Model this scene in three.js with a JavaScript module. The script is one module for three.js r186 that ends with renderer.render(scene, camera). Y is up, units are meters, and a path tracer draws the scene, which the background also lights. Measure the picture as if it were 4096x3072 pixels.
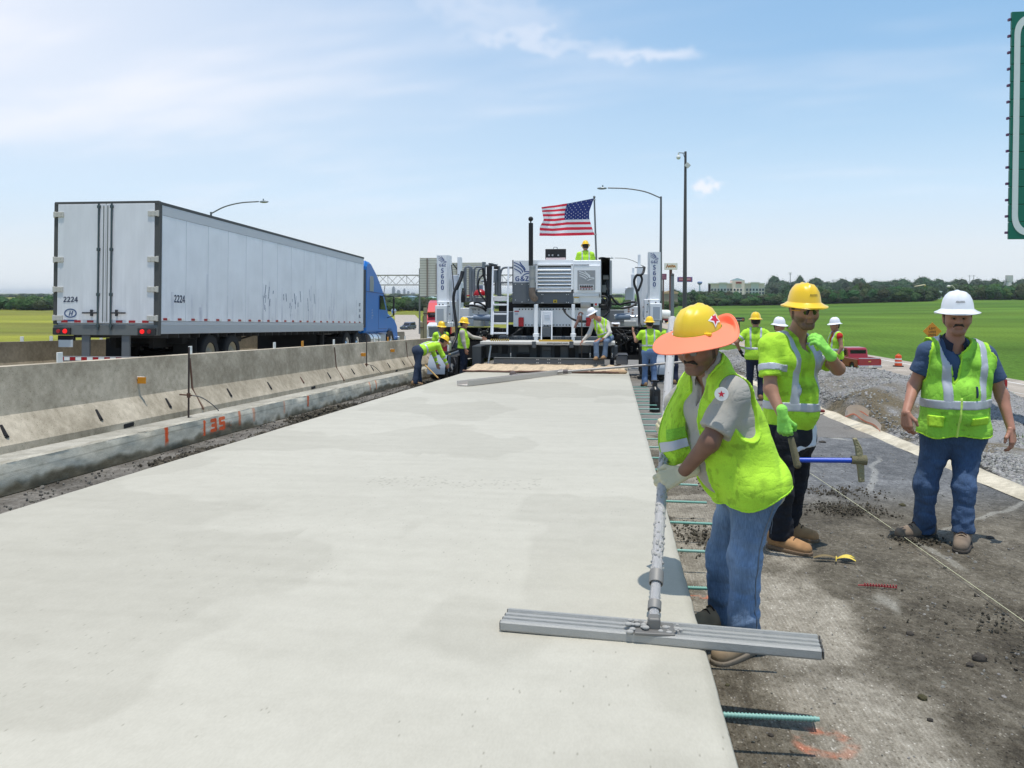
import * as THREE from 'three';
import { RoundedBoxGeometry } from 'three/addons/geometries/RoundedBoxGeometry.js';
import { mergeGeometries } from 'three/addons/utils/BufferGeometryUtils.js';

// ---------- camera, sky, sun, exposure ----------
const scene = new THREE.Scene();
const F = 850, CX = 512, CY = 314, EYE = 1.567;            // focal length and principal point for a 1024 x 768 picture
const YAW = Math.atan(104 / F), PITCH = -Math.atan(21 / F);
const camera = new THREE.PerspectiveCamera(2 * Math.atan(384 / F) * 180 / Math.PI, 4 / 3, 0.05, 30000);
camera.position.set(0, EYE, 0);
camera.rotation.set(PITCH, YAW, 0, 'YXZ');
camera.setViewOffset(1024, 768, 0, 384 - CY, 1024, 768);   // the lens is shifted: verticals stay upright

const { sin, cos, abs, min, max, sqrt, floor, exp, PI, atan2, pow, hypot } = Math;
const clamp = (x, a = 0, b = 1) => x < a ? a : x > b ? b : x;
const mix = (a, b, t) => a + (b - a) * t;
const sstep = (a, b, x) => { const t = clamp((x - a) / (b - a)); return t * t * (3 - 2 * t); };
let seed = 7; const rnd = () => { seed = (seed * 1664525 + 1013904223) >>> 0; return seed / 4294967296; };
const rr = (a, b) => a + (b - a) * rnd();
const hsh = (i, j, k) => { let h = Math.imul(i, 374761393) ^ Math.imul(j, 668265263) ^ Math.imul(k, 2147483647 - 1274126177); h = Math.imul(h ^ (h >>> 13), 1274126177); return ((h ^ (h >>> 16)) >>> 0) / 4294967296; };
function n2(x, y, s = 0) { const i = floor(x), j = floor(y), u = x - i, v = y - j, a = u * u * (3 - 2 * u), b = v * v * (3 - 2 * v); return mix(mix(hsh(i, j, s), hsh(i + 1, j, s), a), mix(hsh(i, j + 1, s), hsh(i + 1, j + 1, s), a), b); }
function n3(x, y, z) { const i = floor(x), j = floor(y), k = floor(z), u = x - i, v = y - j, w = z - k, a = u * u * (3 - 2 * u), b = v * v * (3 - 2 * v), c = w * w * (3 - 2 * w);
  const l = (kk) => mix(mix(hsh(i, j, kk), hsh(i + 1, j, kk), a), mix(hsh(i, j + 1, kk), hsh(i + 1, j + 1, kk), a), b); return mix(l(k), l(k + 1), c); }
function fbm(x, y, o = 4, s = 0) { let r = 0, a = .5, t = 0; for (let i = 0; i < o; i++) { r += a * n2(x, y, s + i); t += a; a *= .5; x *= 2.03; y *= 2.03; } return r / t; }

const lin = (r, g, b) => new THREE.Color().setRGB(r / 255, g / 255, b / 255, THREE.SRGBColorSpace);
{ // sky: pale summer sky, haze near the horizon, thin cirrus, heavier to the left
  const W = 2048, H = 1024, D = new Float32Array(W * H * 4);
  const stops = [[0, .80, .85, .89], [2.5, .765, .835, .89], [6.3, .61, .785, .95], [10, .46, .67, .89], [15, .31, .535, .81], [20, .255, .475, .765], [40, .2, .38, .68], [90, .15, .28, .55]];
  const col = (e) => { let i = 0; while (i < stops.length - 2 && stops[i + 1][0] < e) i++; const a = stops[i], b = stops[i + 1], t = clamp((e - a[0]) / (b[0] - a[0])); return [mix(a[1], b[1], t), mix(a[2], b[2], t), mix(a[3], b[3], t)]; };
  const puff = (az, el, a0, e0, wa, we, tilt = 0) => { const x = az - a0, y = el - e0 - x * tilt; return exp(-(x * x) / (wa * wa) - (y * y) / (we * we)); };
  for (let j = 0; j < H; j++) for (let i = 0; i < W; i++) {
    const lat = ((j + .5) / H - .5) * PI, lon = ((i + .5) / W - .5) * 2 * PI, x = cos(lon) * cos(lat), y = sin(lat), z = sin(lon) * cos(lat), el = lat * 180 / PI;
    let [r, g, b] = col(max(el, 0));
    if (el > 0) {
      const az = atan2(x, -z) * 180 / PI;                    // 0 along the road, positive to the right
      const k = 1 / (y + .12), u = x * k, v = z * k;
      const st = fbm(u * .9 + v * .25 + 4, v * 2.2 - u * .5, 5, 3), fine = fbm(u * 3 + v + 9, v * 8 - u * 2, 4, 9);
      const left = .5 + .5 * cos((az + 50) * PI / 180);
      let c = clamp(sstep(.42, .95, st * .7 + fine * .3 + left ** 8 * .16 - .08) * .4 * sstep(0, 8, el) + left ** 10 * .85 * sstep(3, 14, el));
      const wob = (fbm(az * .7, el * 1.5, 4, 21) - .5);
      c = max(c, sstep(.25, 1, puff(az + wob * 5, el + wob * 2.4, -6.5, 16.5, 8.5, 1.15, -.05) * .9 + puff(az + wob * 3, el + wob, 2.4, 15.3, 4.6, .42, -.03) * .85) * .62, puff(az + wob * 5, el + wob * 2, -9.5, 18.4, 8, 2.4, -.16) * .5);
      const w2 = fbm(az * 2.2, el * 3.2, 4, 33) - .5;
      c = max(c, sstep(.3, .7, puff(az + w2 * 1.6, el + w2 * 1.1, 5.85, 6.9, 1.05, .42) * 1.1) * .86);
      r = mix(r, .9, c); g = mix(g, .92, c); b = mix(b, 1.0, c);
    } else { r = .42; g = .42; b = .37; }
    const o = (j * W + i) * 4; D[o] = r; D[o + 1] = g; D[o + 2] = b; D[o + 3] = 1;
  }
  const t = new THREE.DataTexture(D, W, H, THREE.RGBAFormat, THREE.FloatType);
  t.mapping = THREE.EquirectangularReflectionMapping; t.minFilter = t.magFilter = THREE.LinearFilter; t.needsUpdate = true;
  scene.background = t; scene.environment = t;
}
const sun = new THREE.DirectionalLight(new THREE.Color(1, .955, .88), 3.7);
sun.position.set(5, 95, 13); sun.target.position.set(0, 0, 0); sun.castShadow = true; sun.name = 'sun';
sun.position.add(new THREE.Vector3(-4, 0, -20)); sun.target.position.add(new THREE.Vector3(-4, 0, -20));
Object.assign(sun.shadow.camera, { left: -45, right: 45, top: 45, bottom: -45, near: 1, far: 220 }); sun.shadow.mapSize.set(4096, 4096);
scene.add(sun, sun.target);
scene.fog = new THREE.FogExp2(new THREE.Color(.88, .95, 1.0), 0.00008);
const renderer = new THREE.WebGLRenderer({ antialias: true });
renderer.setSize(1024, 768); renderer.toneMapping = THREE.LinearToneMapping; renderer.toneMappingExposure = 1.05; renderer.shadowMap.enabled = true;

// ---------- helpers ----------
const V = (x, y, z) => new THREE.Vector3(x, y, z);
const camRot = new THREE.Matrix4().makeRotationFromEuler(camera.rotation);
// a point seen at (x, y) of the 4096 x 3072 photograph, d metres along the road
function P(sx, sy, d) { const v = V((sx / 4 - CX) / F, -(sy / 4 - CY) / F, -1).applyMatrix4(camRot); v.multiplyScalar(-d / v.z); v.y += EYE; return v; }
const G = .0388;
const R = (d) => d < 120 ? -G * d : d < 290 ? -G * 120 - G * (d - 120) + G * (d - 120) ** 2 / 340 : -G * 120 - G * 85;
function PG(sx, sy, h = 0) { const v = V((sx / 4 - CX) / F, -(sy / 4 - CY) / F, -1).applyMatrix4(camRot); const t = (EYE - h) / -(v.y - G * v.z); return V(v.x * t, v.y * t + EYE, v.z * t); }  // on the road base, h above it
const taken = {};
const nm = (n) => { const k = taken[n] = (taken[n] ?? -1) + 1; return k ? n + '_' + String(k).padStart(3, '0') : n; };
function tag(o, label, category, group, kind) { if (label) o.userData.label = label; if (category) o.userData.category = category; if (group) o.userData.group = group; if (kind) o.userData.kind = kind; return o; }
function thing(name, label, category, group, pos) { const o = new THREE.Group(); o.name = nm(name); if (pos) o.position.copy(pos); scene.add(o); return tag(o, label, category, group); }
function mesh(name, geo, mat, parent = scene) {
  if (Array.isArray(geo)) geo = geo.length > 1 ? merge(geo) : geo[0];
  const m = new THREE.Mesh(geo, mat); m.name = parent === scene ? nm(name) : name; m.castShadow = m.receiveShadow = true; parent.add(m); return m;
}
function struct(name, geo, mat, label) { const m = mesh(name, geo, mat); return tag(m, label, null, null, 'structure'); }
function merge(gs) { // same attributes for all
  const any = (k) => gs.some((g) => g.attributes[k]);
  const c = any('color');
  return mergeGeometries(gs.map((g) => { g = g.index ? g.toNonIndexed() : g.clone(); for (const k of Object.keys(g.attributes)) if (!['position', 'normal', 'uv', 'color'].includes(k)) g.deleteAttribute(k);
    const n = g.attributes.position.count; if (!g.attributes.normal) g.computeVertexNormals(); if (!g.attributes.uv) g.setAttribute('uv', new THREE.BufferAttribute(new Float32Array(n * 2), 2));
    if (c && !g.attributes.color) g.setAttribute('color', new THREE.BufferAttribute(new Float32Array(n * 3).fill(1), 3)); g.morphAttributes = {}; return g; }));
}
const mat = (c, rough = .7, o = {}) => new THREE.MeshStandardMaterial({ color: c, roughness: rough, side: THREE.DoubleSide, ...o });
const bx = (w, h, d, x = 0, y = 0, z = 0, r = 0) => { const g = r ? new RoundedBoxGeometry(w, h, d, 1, min(r, w / 2.1, h / 2.1, d / 2.1)) : new THREE.BoxGeometry(w, h, d); return g.translate(x, y, z); };
const UPY = V(0, 1, 0);
function rod(a, b, r0, r1 = r0, n = 8, open = false) { const d = b.clone().sub(a), g = new THREE.CylinderGeometry(r1, r0, d.length(), n, 1, open); g.applyQuaternion(new THREE.Quaternion().setFromUnitVectors(UPY, d.clone().normalize())); return g.translate((a.x + b.x) / 2, (a.y + b.y) / 2, (a.z + b.z) / 2); }
function tube(pts, r, n = 24, m = 7) { return new THREE.TubeGeometry(new THREE.CatmullRomCurve3(pts), n, r, m); }
function prism(pts, depth, bev = 0) { const s = new THREE.Shape(pts.map((p) => new THREE.Vector2(p[0], p[1]))); return new THREE.ExtrudeGeometry(s, bev ? { depth, bevelEnabled: true, bevelSize: bev, bevelThickness: bev, bevelSegments: 1 } : { depth, bevelEnabled: false }); }
// a grid surface: f(u, v) -> [x, y, z, (u, v of the texture)]
function surf(nu, nv, f, col) {
  const p = [], uv = [], id = [], c = [];
  for (let j = 0; j <= nv; j++) for (let i = 0; i <= nu; i++) { const q = f(i / nu, j / nv, i, j); p.push(q[0], q[1], q[2]); uv.push(q[3] ?? i / nu, q[4] ?? j / nv); if (col) c.push(...col(q, i / nu, j / nv)); }
  for (let j = 0; j < nv; j++) for (let i = 0; i < nu; i++) { const a = j * (nu + 1) + i, b = a + 1, d = a + nu + 1, e = d + 1; id.push(a, b, d, b, e, d); }
  const g = new THREE.BufferGeometry(); g.setAttribute('position', new THREE.Float32BufferAttribute(p, 3)); g.setAttribute('uv', new THREE.Float32BufferAttribute(uv, 2)); if (col) g.setAttribute('color', new THREE.Float32BufferAttribute(c, 3));
  g.setIndex(id); g.computeVertexNormals(); return g;
}
function dtex(w, h, f, srgb = true, repeat = true) { // f(i, j) -> [r, g, b] 0..255
  const D = new Uint8Array(w * h * 4); for (let j = 0; j < h; j++) for (let i = 0; i < w; i++) { const c = f(i, j), o = (j * w + i) * 4; D[o] = clamp(c[0], 0, 255); D[o + 1] = clamp(c[1], 0, 255); D[o + 2] = clamp(c[2], 0, 255); D[o + 3] = 255; }
  const t = new THREE.DataTexture(D, w, h); t.magFilter = THREE.LinearFilter; t.minFilter = THREE.LinearFilter; if (repeat) t.wrapS = t.wrapT = THREE.RepeatWrapping; if (srgb) t.colorSpace = THREE.SRGBColorSpace; t.needsUpdate = true; return t;
}
const gtex = (w, h, f, rep) => dtex(w, h, (i, j) => { const v = f(i, j) * 255; return [v, v, v]; }, false, rep);
const scaled = (t, a, b) => { const c = t.clone(); c.repeat.set(a, b); c.needsUpdate = true; return c; };
function canvasTex(w, h, draw) { const c = document.createElement('canvas'); c.width = w; c.height = h; const x = c.getContext('2d'); draw(x, w, h); const t = new THREE.CanvasTexture(c); t.colorSpace = THREE.SRGBColorSpace; return t; }
const print = (w, h, draw, o = {}) => new THREE.MeshStandardMaterial({ map: canvasTex(w, h, draw), roughness: .6, transparent: true, side: THREE.DoubleSide, ...o });
// tileable noise for textures: wraps every n cells
const tn = (x, y, n, s) => { const i = floor(x), j = floor(y), u = x - i, v = y - j, a = u * u * (3 - 2 * u), b = v * v * (3 - 2 * v), w = (k) => ((k % n) + n) % n; return mix(mix(hsh(w(i), w(j), s), hsh(w(i + 1), w(j), s), a), mix(hsh(w(i), w(j + 1), s), hsh(w(i + 1), w(j + 1), s), a), b); };
const tfbm = (u, v, n, o, s) => { let r = 0, a = .5, t = 0; for (let k = 0; k < o; k++) { r += a * tn(u * n, v * n, n, s + k); t += a; a *= .55; n *= 2; } return r / t; };
// ---------- materials of the setting ----------
const concN = gtex(512, 512, (i, j) => { const u = i / 512, v = j / 512; return .5 + (tfbm(u, v, 8, 5, 3) - .5) * .6 + (hsh(i, j, 5) - .5) * .35; });
const concTex = dtex(512, 512, (i, j) => { const u = i / 512, v = j / 512, a = tfbm(u, v, 4, 5, 11) - .5, b = tfbm(u, v, 32, 3, 17) - .5, c = tfbm(u * 1, v, 3, 3, 19) - .5, p = hsh(i >> 1, j >> 1, 8) > .985 ? -34 : 0; const t = 148 + a * 66 + b * 34 + c * 30 + (hsh(i, j, 4) - .5) * 20 + p; return [t + 9, t + 3, t - 12]; });
const concMat = new THREE.MeshStandardMaterial({ map: scaled(concTex, .55, .55), bumpMap: scaled(concN, 1.4, 1.4), bumpScale: .004, roughness: .9 });
const asphTex = dtex(512, 512, (i, j) => { const u = i / 512, v = j / 512, a = tfbm(u, v, 5, 5, 41) - .5, t = 118 + a * 46 + (hsh(i, j, 6) - .5) * 44; return [t + 5, t + 1, t - 6]; });
const roadMat = new THREE.MeshStandardMaterial({ color: new THREE.Color(.85, .85, .86), map: scaled(asphTex, .3, .3), roughness: .95, side: THREE.DoubleSide });
const dirtTex = dtex(1024, 1024, (i, j) => { const u = i / 1024, v = j / 1024, a = tfbm(u, v, 5, 6, 51) - .5, b = tfbm(u, v, 60, 2, 57) - .5, h = hsh(i >> 1, j >> 1, 58); const t = 92 + a * 74 + b * 44 + (h > .965 ? 60 * hsh(i >> 1, j >> 1, 59) : h < .05 ? -30 : 0) + (hsh(i, j, 60) - .5) * 24; return [t + 5, t, t - 8]; });
const dirtN = gtex(512, 512, (i, j) => .5 + (tfbm(i / 512, j / 512, 24, 4, 63) - .5) * 1.2);
const dirtMat = new THREE.MeshStandardMaterial({ map: scaled(dirtTex, .42, .42), bumpMap: scaled(dirtN, .8, .8), bumpScale: .025, roughness: 1, side: THREE.DoubleSide });

// ---------- the ground ----------
const Xr = (d) => 29.3 - .0885 * d;
const yr = (d) => mix(-4.17 - .008 * d, -7.6, sstep(230, 520, d));
const lramp = (d) => -18 - .266 * (d - 86);
function H(x, d) {
  const e1 = max(7.5, Xr(d) - 5.2), s = sstep(5.2, e1, x);
  let y = mix(R(d) - .12, yr(d), s);
  if (x > 60 && d > 150) y += 3.9 * sstep(60, 260, x) * sstep(150, 600, d);
  if (x > -15.4 && x < 5.6) y -= .5;
  return y - (abs(x) > 900 || d > 1500 ? 0 : 0);
}
{
  const xs = [], ds = [];
  for (let x = -36; x <= 44; x += 1.0) xs.push(x); xs.push(-15.41, -15.39, 5.59, 5.61); for (let k = 1, a = 44; k < 40; k++) { a *= 1.15; xs.push(a, -a * .85); } xs.push(14000, -14000); xs.sort((a, b) => a - b);
  for (let d = -30; d < 60; d += 1.5) ds.push(d); for (let d = 60; d < 14000; d *= 1.045) ds.push(d); ds.push(14500);
  const g = surf(xs.length - 1, ds.length - 1, (u, v, i, j) => { const x = xs[i], d = ds[j]; return [x, H(x, d) + (x > 5.6 && d < 60 ? (n2(x * .9, d * .9, 2) - .5) * .16 : 0), -d, x * .25, d * .25]; }, (q) => {
    const x = q[0], d = -q[2], r = sstep(-12, 12, x), m = fbm(x * .03, d * .012, 4, 71), m2 = fbm(x * .25, d * .06, 3, 75) - .5, m3 = fbm(x * .01, d * .05, 3, 79) - .5;
    const A = [.345 + (m - .5) * .18, .37 + (m - .5) * .08, .06], B = [.142 + (m - .5) * .09, .26 + (m - .5) * .07, .036];
    const k = clamp(1 + m2 * .6 + m3 * .75, .5, 1.6); const brown = x < 0 ? sstep(.5, .72, fbm(x * .02 + 5, d * .02, 3, 77)) * .5 : sstep(.55, .8, fbm(x * .2, d * .2, 3, 81)) * sstep(60, 20, d) * .6;
    return [0, 1, 2].map((c) => mix(mix(A[c], B[c], r) * k, [.21, .2, .07][c], brown));
  });
  const gt = dtex(512, 512, (i, j) => { const t = 205 + (tfbm(i / 512, j / 512, 20, 4, 91) - .5) * 110 + (hsh(i, j, 9) - .5) * 70; return [t, t, t]; });
  struct('grass_field', g, new THREE.MeshPhysicalMaterial({ specularIntensity: .1, vertexColors: true, map: gt, roughness: 1, side: THREE.DoubleSide }));
}
const dsamp = []; for (let d = -6; d < 120; d += 6) dsamp.push(d); for (let d = 120; d <= 420; d += 15) dsamp.push(d);
function strip(x0, x1, lift, d0 = -6, d1 = 420, nx = 6, yf) { const ds = [d0, ...dsamp.filter((d) => d > d0 && d < d1), d1]; return surf(nx, ds.length - 1, (u, v, i, j) => { const d = ds[j], x = mix(typeof x0 === 'function' ? x0(d) : x0, typeof x1 === 'function' ? x1(d) : x1, u); return [x, (yf ? yf(d) : R(d)) + lift, -d, x, d]; }); }

// the old pavement beside the slab, close to the camera with its own wear: grooves, dirt, smears of cement, spray paint
const NX0 = -5.5, PX0 = .2, PX1 = 3.68;
const wear = (x, d) => { // -> [r, g, b] and height
  const a = fbm(x * 1.3, d * .8, 5, 101) - .5, b = fbm(x * 9, d * 7, 4, 103) - .5, f = fbm(x * 45, d * 32, 3, 107) - .5;
  const edgeN = (fbm(d * 2.2, x * 2, 4, 109) - .5);
  const lane = sstep(1.36, 1.18, x + edgeN * .34);                         // the grooved concrete lane beside the slab
  const dark = clamp(sstep(.80, .58, x + (fbm(d * 1.6, x, 4, 111) - .5) * .5) * sstep(5.2, 3.3, d + b) * .9 + sstep(5, 6.2, d) * sstep(.45, .62, fbm(x * 2.5, d * 1.7, 4, 113)) * .75 + sstep(.56, .72, fbm(x * 3, d * 2, 4, 131)) * .5 + (1 - lane) * .9 * sstep(.46, .6, fbm(x * 2, d * 2.4, 5, 137)) * sstep(8.6, 7.4, d));
  let t = mix(mix(136, 74, dark), mix(74 + a * 76, 106, sstep(7.0, 9.0, d)), 1 - lane) + a * 36 + b * 40 + f * 46;
  const groove = lane * (sin(x * 2 * PI / .021 + b * 2) > .25 ? 1 : -1) * (4.5 + 5 * f);
  t += groove * (1 - dark * .4);
  let r = t + 7, g = t, bl = t - 13;
  const far = sstep(7, 9, d) * (1 - lane); r = mix(r, t - 2, far); g = mix(g, t - 1, far); bl = mix(bl, t + 1, far);
  const sm = clamp(sstep(.22, .1, abs(x - 1.42 - edgeN * .22)) * sstep(.5, .62, fbm(d * 1.1, x * 3, 4, 117)) * sstep(6, 4.6, d) + sstep(.64, .72, fbm(x * 1.5 + d * .9, d * .55 - x * .5, 4, 119)) * far * .9);
  r = mix(r, 172, sm * .75); g = mix(g, 170, sm * .75); bl = mix(bl, 163, sm * .75);
  for (const [y0, s0, y1] of [[8.2, .35, 11], [6.6, .9, 9.5], [5.6, -.15, 7.0]]) { const q = sstep(.05, .02, abs((x - 2.3) - (d - y0) * s0 + edgeN * .2)) * sstep(y0, y0 + .4, d) * sstep(y1, y1 - .6, d) * .5; r = mix(r, 175, q); g = mix(g, 174, q); bl = mix(bl, 168, q); }
  const ring = abs(hypot((x - .79) * 1.15, d - 3.28) - .1 - b * .06); let o = sstep(.05, .01, ring) * sstep(.3, .75, fbm(x * 22, d * 22, 3, 121)) * (x < .8 || d > 3.3 ? .5 : .28);
  o = max(o, sstep(.05, .02, abs(d - 4.98 + b * .05)) * sstep(.36, .4, x) * sstep(.78, .6, x) * .55 * sstep(.3, .5, fbm(x * 20, d * 20, 2, 123)));
  r = mix(r, 226, o); g = mix(g, 112, o); bl = mix(bl, 76, o);
  return [r, g, bl, .5 + b * .5 + f * .8 + groove * .012 + (lane ? 0 : a * .4)];
};
{
  const w = 1024, h = 2048, D1 = 12.5, D0 = 1.5;
  const at = (i, j) => wear(mix(PX0, PX1, (i + .5) / w), mix(D0, D1, (j + .5) / h));
  const cache = []; for (let j = 0; j < h; j++) for (let i = 0; i < w; i++) cache.push(at(i, j));
  const m1 = dtex(w, h, (i, j) => { const c = cache[j * w + i], s = (hsh(i, j, 12) - .5) * 34, k = hsh(i >> 1, j >> 1, 14), p = k > .982 ? 48 : k < .02 ? -34 : 0; return [c[0] * .92 + s + p, c[1] * .915 + s + p, c[2] * .9 + s + p]; }, true, false);
  const m2 = gtex(w, h, (i, j) => cache[j * w + i][3] + (hsh(i >> 1, j >> 1, 14) > .982 ? .35 : 0), false);
  const nearG = surf(30, 60, (u, v) => { const x = mix(PX0, PX1, u), d = mix(D0, D1, v); return [x, R(d) + (n2(x * 6, d * 5, 4) - .5) * .012 * sstep(1.2, 1.5, x), -d, u, v]; });
  const base = struct('old_pavement', nearG, new THREE.MeshStandardMaterial({ map: m1, bumpMap: m2, bumpScale: .012, roughness: .97, side: THREE.DoubleSide }), 'worn milled pavement beside the fresh slab, patched with dirt and cement');
  mesh('far_pavement', strip(PX0, PX1, 0, D1, 420), roadMat, base);
  mesh('near_pavement', strip(PX0, PX1, 0, -6, D0), roadMat, base);
}
struct('base_course', strip(NX0, PX0, -.006, -6, 420), dirtMat);
// pale concrete strip along the outer edge of the old pavement
struct('pavement_edge', surf(4, 150, (u, v) => { const d = mix(4, 60, v), e = (fbm(d * 1.7, u, 4, 141) - .5) * (u > .5 ? .22 : .05), x = 3.66 + u * .33 + e; return [x, R(d) + [0, .03, .04, .035, -.06][floor(u * 4 + .01)] + (n2(d * 6, u * 5, 6) - .5) * .02, -d, x, d]; }), new THREE.MeshStandardMaterial({ map: scaled(concTex, .6, .6), color: new THREE.Color(1.55, 1.5, 1.42), bumpMap: scaled(concN, 2, 2), bumpScale: .01, roughness: .95, side: THREE.DoubleSide }), 'pale broken concrete strip along the outer pavement edge');

// the lanes still open to traffic, on the left, with a sawn edge
{
  const s = struct('traffic_lanes', strip(-14.9, NX0 - .045, .294, -6, 420), new THREE.MeshStandardMaterial({ map: scaled(concTex, .3, .3), color: new THREE.Color(.92, .94, .98), roughness: .95, side: THREE.DoubleSide }), 'open concrete traffic lanes behind the barrier');
  const w = 2048, h = 128, edge = dtex(w, h, (i, j) => {
    const d = i / w * 28, y = j / h * .3, a = fbm(d * .7, y * 3, 4, 151) - .5, b = fbm(d * 9, y * 24, 4, 153) - .5, st = fbm(d * 6, y * 1.2, 3, 155) - .5;
    const wet = sstep(.0, .1, .13 + a * .22 + st * .12 - y); let t = 206 + a * 40 + b * 46 + st * 30; t = mix(t, 92 + b * 44, wet * .9); t -= sstep(.012, .004, abs(y - .2 - n2(d * .4, 1, 9) * .03)) * 22;
    let r = t + 14, g = t + 4, bl = t - 18; let o = 0;
    for (const [p, q] of [[9.85, 1], [11.9, .55], [12.4, .3], [13.6, .25], [14.7, .9], [18.6, .4], [19.1, .55]]) o = max(o, sstep(.05, .025, abs(d - p + b * .03)) * q * sstep(.06, .12, y + b * .08));
    const gl = (gx, gy, on) => on; // the number 135, sprayed by hand
    const X = (d - 10.74) / .2, Y = (y - .1) / .155;
    if (X > -.2 && X < 4.5 && Y > -.3 && Y < 1.2) { const n = floor(X / 1.25), fx = (X - n * 1.25) / 1.0, th = .16, ins = (ax, ay, bx2, by) => { const dx = bx2 - ax, dy = by - ay, k = clamp(((fx - ax) * dx + (Y - ay) * dy) / (dx * dx + dy * dy)); return hypot(fx - ax - dx * k, (Y - ay - dy * k)) < th; };
      const on = n === 0 ? ins(.4, -.1, .42, 1) : n === 1 ? ins(.15, .95, .75, .95) || ins(.75, .95, .75, .1) || ins(.3, .5, .75, .5) || ins(.15, .05, .75, .05) : n === 2 ? ins(.2, .95, .85, .95) || ins(.2, .95, .2, .5) || ins(.2, .5, .8, .5) || ins(.8, .5, .8, .08) || ins(.15, .05, .8, .05) : 0; if (on) o = max(o, .9 + b * .4); else if (Y < .5 && hsh(i >> 1, j >> 2, 3) > .8) o = max(o, .3); }
    r = mix(r, 240, clamp(o)); g = mix(g, 92, clamp(o)); bl = mix(bl, 40, clamp(o)); const s = (hsh(i, j, 21) - .5) * 22; return [r + s, g + s, bl + s]; }, true, false);
  mesh('cut_face', surf(260, 6, (u, v) => { const d = mix(2, 30, u), rag = (fbm(d * 3, 3, 4, 161) - .42) * .09; return [NX0 - (v > .7 ? max(0, rag) * (v - .7) / .3 : 0) + (n2(d * 7, v * 9, 5) - .5) * .008, R(d) + v * (.294 - (v > .9 ? max(0, rag) * .35 : 0)), -d, (d - 0) / 28 - 2 / 28 * 0, v]; }), new THREE.MeshStandardMaterial({ map: edge, bumpMap: scaled(concN, 14, .4), bumpScale: .006, roughness: .95, side: THREE.DoubleSide }), s);
  mesh('broken_lip', surf(260, 3, (u, v) => { const d = mix(2, 30, u), rag = max(0, (fbm(d * 3, 3, 4, 161) - .42) * .09); return [mix(NX0 - rag * 1.0, NX0 - .1, v), R(d) + .294 - (1 - v) * rag * .3 + v * .003, -d, d, v * .2]; }), new THREE.MeshStandardMaterial({ map: scaled(concTex, .7, .7), color: new THREE.Color(1.15, 1.17, 1.2), roughness: .95, side: THREE.DoubleSide }), s);
  mesh('cut_face', strip(NX0, NX0 - .02, 0, 30, 420, 1).translate(0, 0, 0), concMat, s);
}

// the fresh slab and the tie bars that stick out of its side
const SX0 = -4.08, SX1 = .356, SH = .297;
let slab;
{
  const w = 1024, h = 2048, m = dtex(w, h, (i, j) => {
    const x = mix(SX0, SX1, i / w), d = mix(1.2, 27, j / h), a = fbm(x * .8, d * .5, 5, 171) - .5, s = fbm(x * 1.6, d * 9, 4, 173) - .5, f = fbm(x * 14, d * 12, 3, 175) - .5, k = hsh(i, j, 31);
    const wet = sstep(.02, .06, (fbm(x * .9 + 7, d * .55 + 2, 4, 177) - .47) * .9 + (x < -1.9 && d < 9.3 ? .05 : -.03)), rim = sstep(.03, .0, abs(x - SX1 + .02)) * .5;
    let t = 172 + a * 12 + s * 9 + f * 7 - wet * 7 - rim * 16 + (hsh(i, j, 33) - .5) * 6;
    const sp = fbm(x * .9, d * .8, 3, 179); if (k > .9975 && sp > .5) t -= 40;
    if (abs(d - 6.7 - (x + 1.5) * .1) < .25 && hsh(i >> 2, j >> 1, 35) > .93 && x > -2 && x < -.6) t -= 22;
    return [t + 9, t + 4, t - 11]; }, true, false);
  const bump = gtex(512, 512, (i, j) => { const u = i / 512, v = j / 512; return .5 + (tfbm(u, v, 10, 5, 181) - .5) * .5 + (tn(u * 6, v * 90, 90, 183) - .5) * .14 - (hsh(i >> 1, j >> 1, 37) > .996 ? .3 : 0); });
  const pr = [[SX0, -.01], [SX0, .28], [SX0 + .012, SH]]; for (let k = 1; k < 14; k++) pr.push([mix(SX0, SX1, k / 14), SH + .004 * sin(k)]); pr.push([SX1 - .03, SH], [SX1 - .008, SH - .004], [SX1, SH - .014], [SX1 + .004, .15], [SX1, -.01]);
  slab = struct('fresh_concrete_slab', surf(pr.length - 1, 240, (u, v, i) => { const d = mix(1.2, 27, v), e = (n2(d * 9, i > 9 ? 1 : 2, 3) - .5) * .006; const q = pr[i], x = q[0] + (i > pr.length - 5 || i < 3 ? e : 0); return [x, R(d) + q[1] + (n2(q[0] * 2, d * 1.3, 8) - .5) * .004, -d, (x - SX0) / (SX1 - SX0), v]; }), new THREE.MeshStandardMaterial({ map: m, bumpMap: scaled(bump, 5, 28), bumpScale: .0025, roughness: .62, side: THREE.DoubleSide }), 'wide strip of smooth fresh concrete running up to the paving machine');
  const barG = (() => { const g = [rod(V(0, 0, 0), V(.52, 0, 0), .0085, .0085, 8)]; for (let k = 0; k < 30; k++) { const x = .13 + k * .0128; g.push(rod(V(x, 0, 0), V(x + .006, .0005, .0), .0108, .0108, 7)); } return merge(g); })();
  const bm = mat(lin(108, 164, 150), .5), bm2 = mat(lin(128, 172, 160), .5);
  for (let k = 0; k < 23; k++) { const d = 3.15 + k * .768, b = mesh('tie_bar', barG, k % 3 ? bm : bm2, slab); b.position.set(SX1 - .14, R(d) + .145 + rr(-.006, .006), -d); b.rotation.set(rr(0, 6), rr(-.02, .02), rr(-.015, .015)); }
}
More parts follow.
